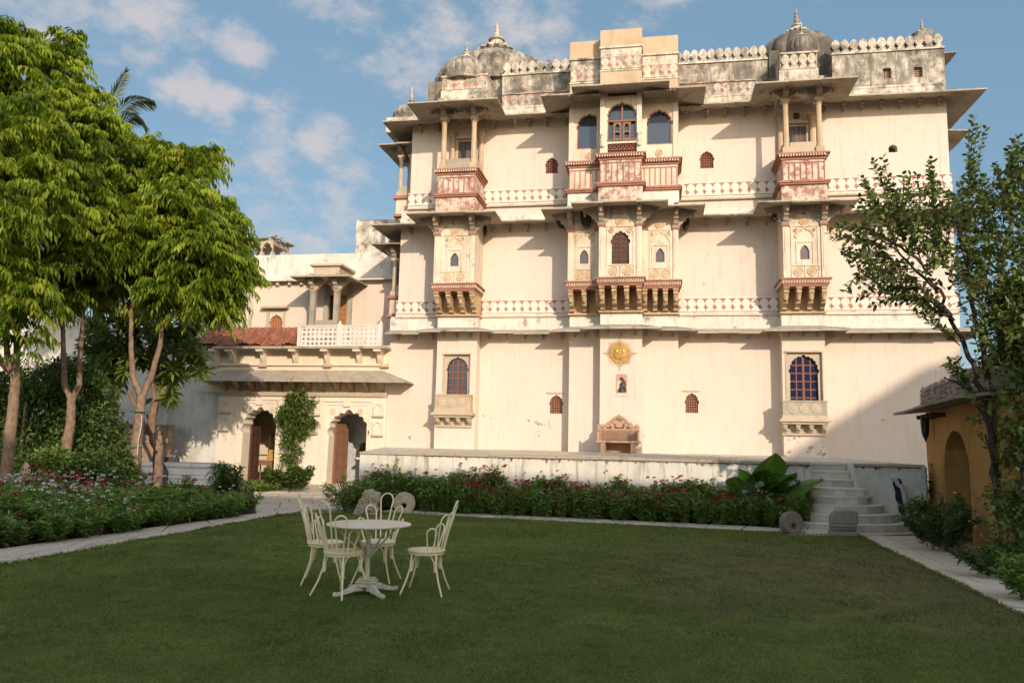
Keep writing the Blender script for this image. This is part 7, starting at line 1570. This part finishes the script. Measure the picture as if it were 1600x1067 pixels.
MB().prism([pf(*q) for q in ((553, 806), (558, 792), (566, 778), (570, 767), (578, 765), (583, 769), (592, 771), (593, 782), (588, 790), (592, 797), (588, 804))], -.12, .12).build('stone_body', 'terracotta_grey', sf, bev=.015)
b = MB()
for (x, y, r) in ((573, 774, 5), (577, 783, 6), (584, 779, 5), (568, 785, 6), (584, 791, 7), (574, 793, 6), (565, 795, 5)):
    c = pf(x, y); r *= K; b.lathe([(r, 0), (r, -.05), (r*.65, -.06), (r*.6, -.03), (r*.35, -.03), (r*.3, -.07), (.003, -.08)], c[0], -.12, c[1], n=12, ax='y')
b.build('scroll_relief', 'terracotta_grey', sf, smooth=True)
p = gd(560, 806); boulder('rough_stone', 'small rough stone at the foot of the carved fragment', 'stone', (p.x, p.y, 0), .13, .1, .16, 'rubble_stone', 5)
p = gd(1318, 837); so1 = thing('stacked_stones', 'stack of old carved stone blocks at the foot of the steps', 'stone stack', (p.x, p.y, 0), ANG)
MB().box(-.27, .27, -.16, .16, 0, .10).build('block', 'rubble_stone', so1, bev=.02); MB().box(-.24, .22, -.15, .15, .10, .17).build('block', 'boulder', so1, bev=.02); MB().box(-.25, .25, -.14, .14, .17, .24).build('block', 'rubble_stone', so1, bev=.02)
MB().prism([(-.25, .24), (.26, .24), (.27, .32), (.26, .50), (.05, .51), (-.16, .49), (-.24, .40)], -.13, .13).build('block', 'rubble_stone', so1, bev=.02)
# fallen leaves
rg = random.Random(5)
FL = leafmesh('leaf', np.array([[0, 0, 0.]]), np.array([[1., 0, .15]]), np.array([[0, 1., 0]]), .07, .035, .9, 'straw')
for (px, py, lab, c) in ((1274, 879, 'small dark fallen leaf on the lawn below the steps', 0), (1347, 885, 'small pale fallen leaf on the lawn right of the dark one', 1), (1383, 904, 'fallen leaf on the lawn near the right path', 1), (1369, 932, 'yellow fallen leaf on the brown patch of the lawn', 1), (1461, 914, 'brown fallen leaf on the right path, upper', 0), (1539, 935, 'brown fallen leaf on the right path, lower', 0), (761, 873, 'white speck of a petal on the lawn right of the lone chair', 1), (1555, 940, 'curled brown leaf near the lower right path edge', 0)):
    p = gd(px, py); o = link(FL if c else FL, 'fallen_leaf', None, (p.x, p.y, .045)); o.rotation_euler = (0, 0, rg.uniform(0, 6)); tag(o, lab, 'leaf', 'fallen leaves')
# ================================================================== UNSEEN HOUSE BEHIND THE CAMERA (shaped to shade the lawn)
VB = -47.
def up_sun(u, z, y=0.): k = (y-VB); return (u+.54*k, z+.40*k)
sky_line = []
Lr = [up_sun(-20, 1.9, -12), up_sun(-9, 1.4, -10), up_sun(-4, .95, -PT), up_sun(1.0, .85, -PT), up_sun(3.6, .8, -PT)]
diag = [up_sun(*G(1270, 685)), up_sun(*G(1291, 668)), up_sun(*G(1385, 610)), up_sun(*G(1440, 576)), up_sun(*G(1475, 567)), up_sun(*G(1500, 553)), up_sun(*G(1500, 553))]
diag = diag[:-1]; e = diag[-1]; pts = Lr+diag+[(e[0]+4, e[1]+2.6), (e[0]+10, e[1]+3.2)]  # roofline traced back along the sun from the wanted shadow edges
bk = bthing('house_behind', 'unseen plain rendered house across the lawn, its roofline shaped to cast the lawn shade', 'building', 20, VB)
MB().prism([(pts[0][0]-.5, -.2)]+[(pts[-1][0], -.2)]+pts[::-1]+[(pts[0][0]-.5, pts[0][1])], VB-10, VB).build('house_wall', 'pale_render', bk)
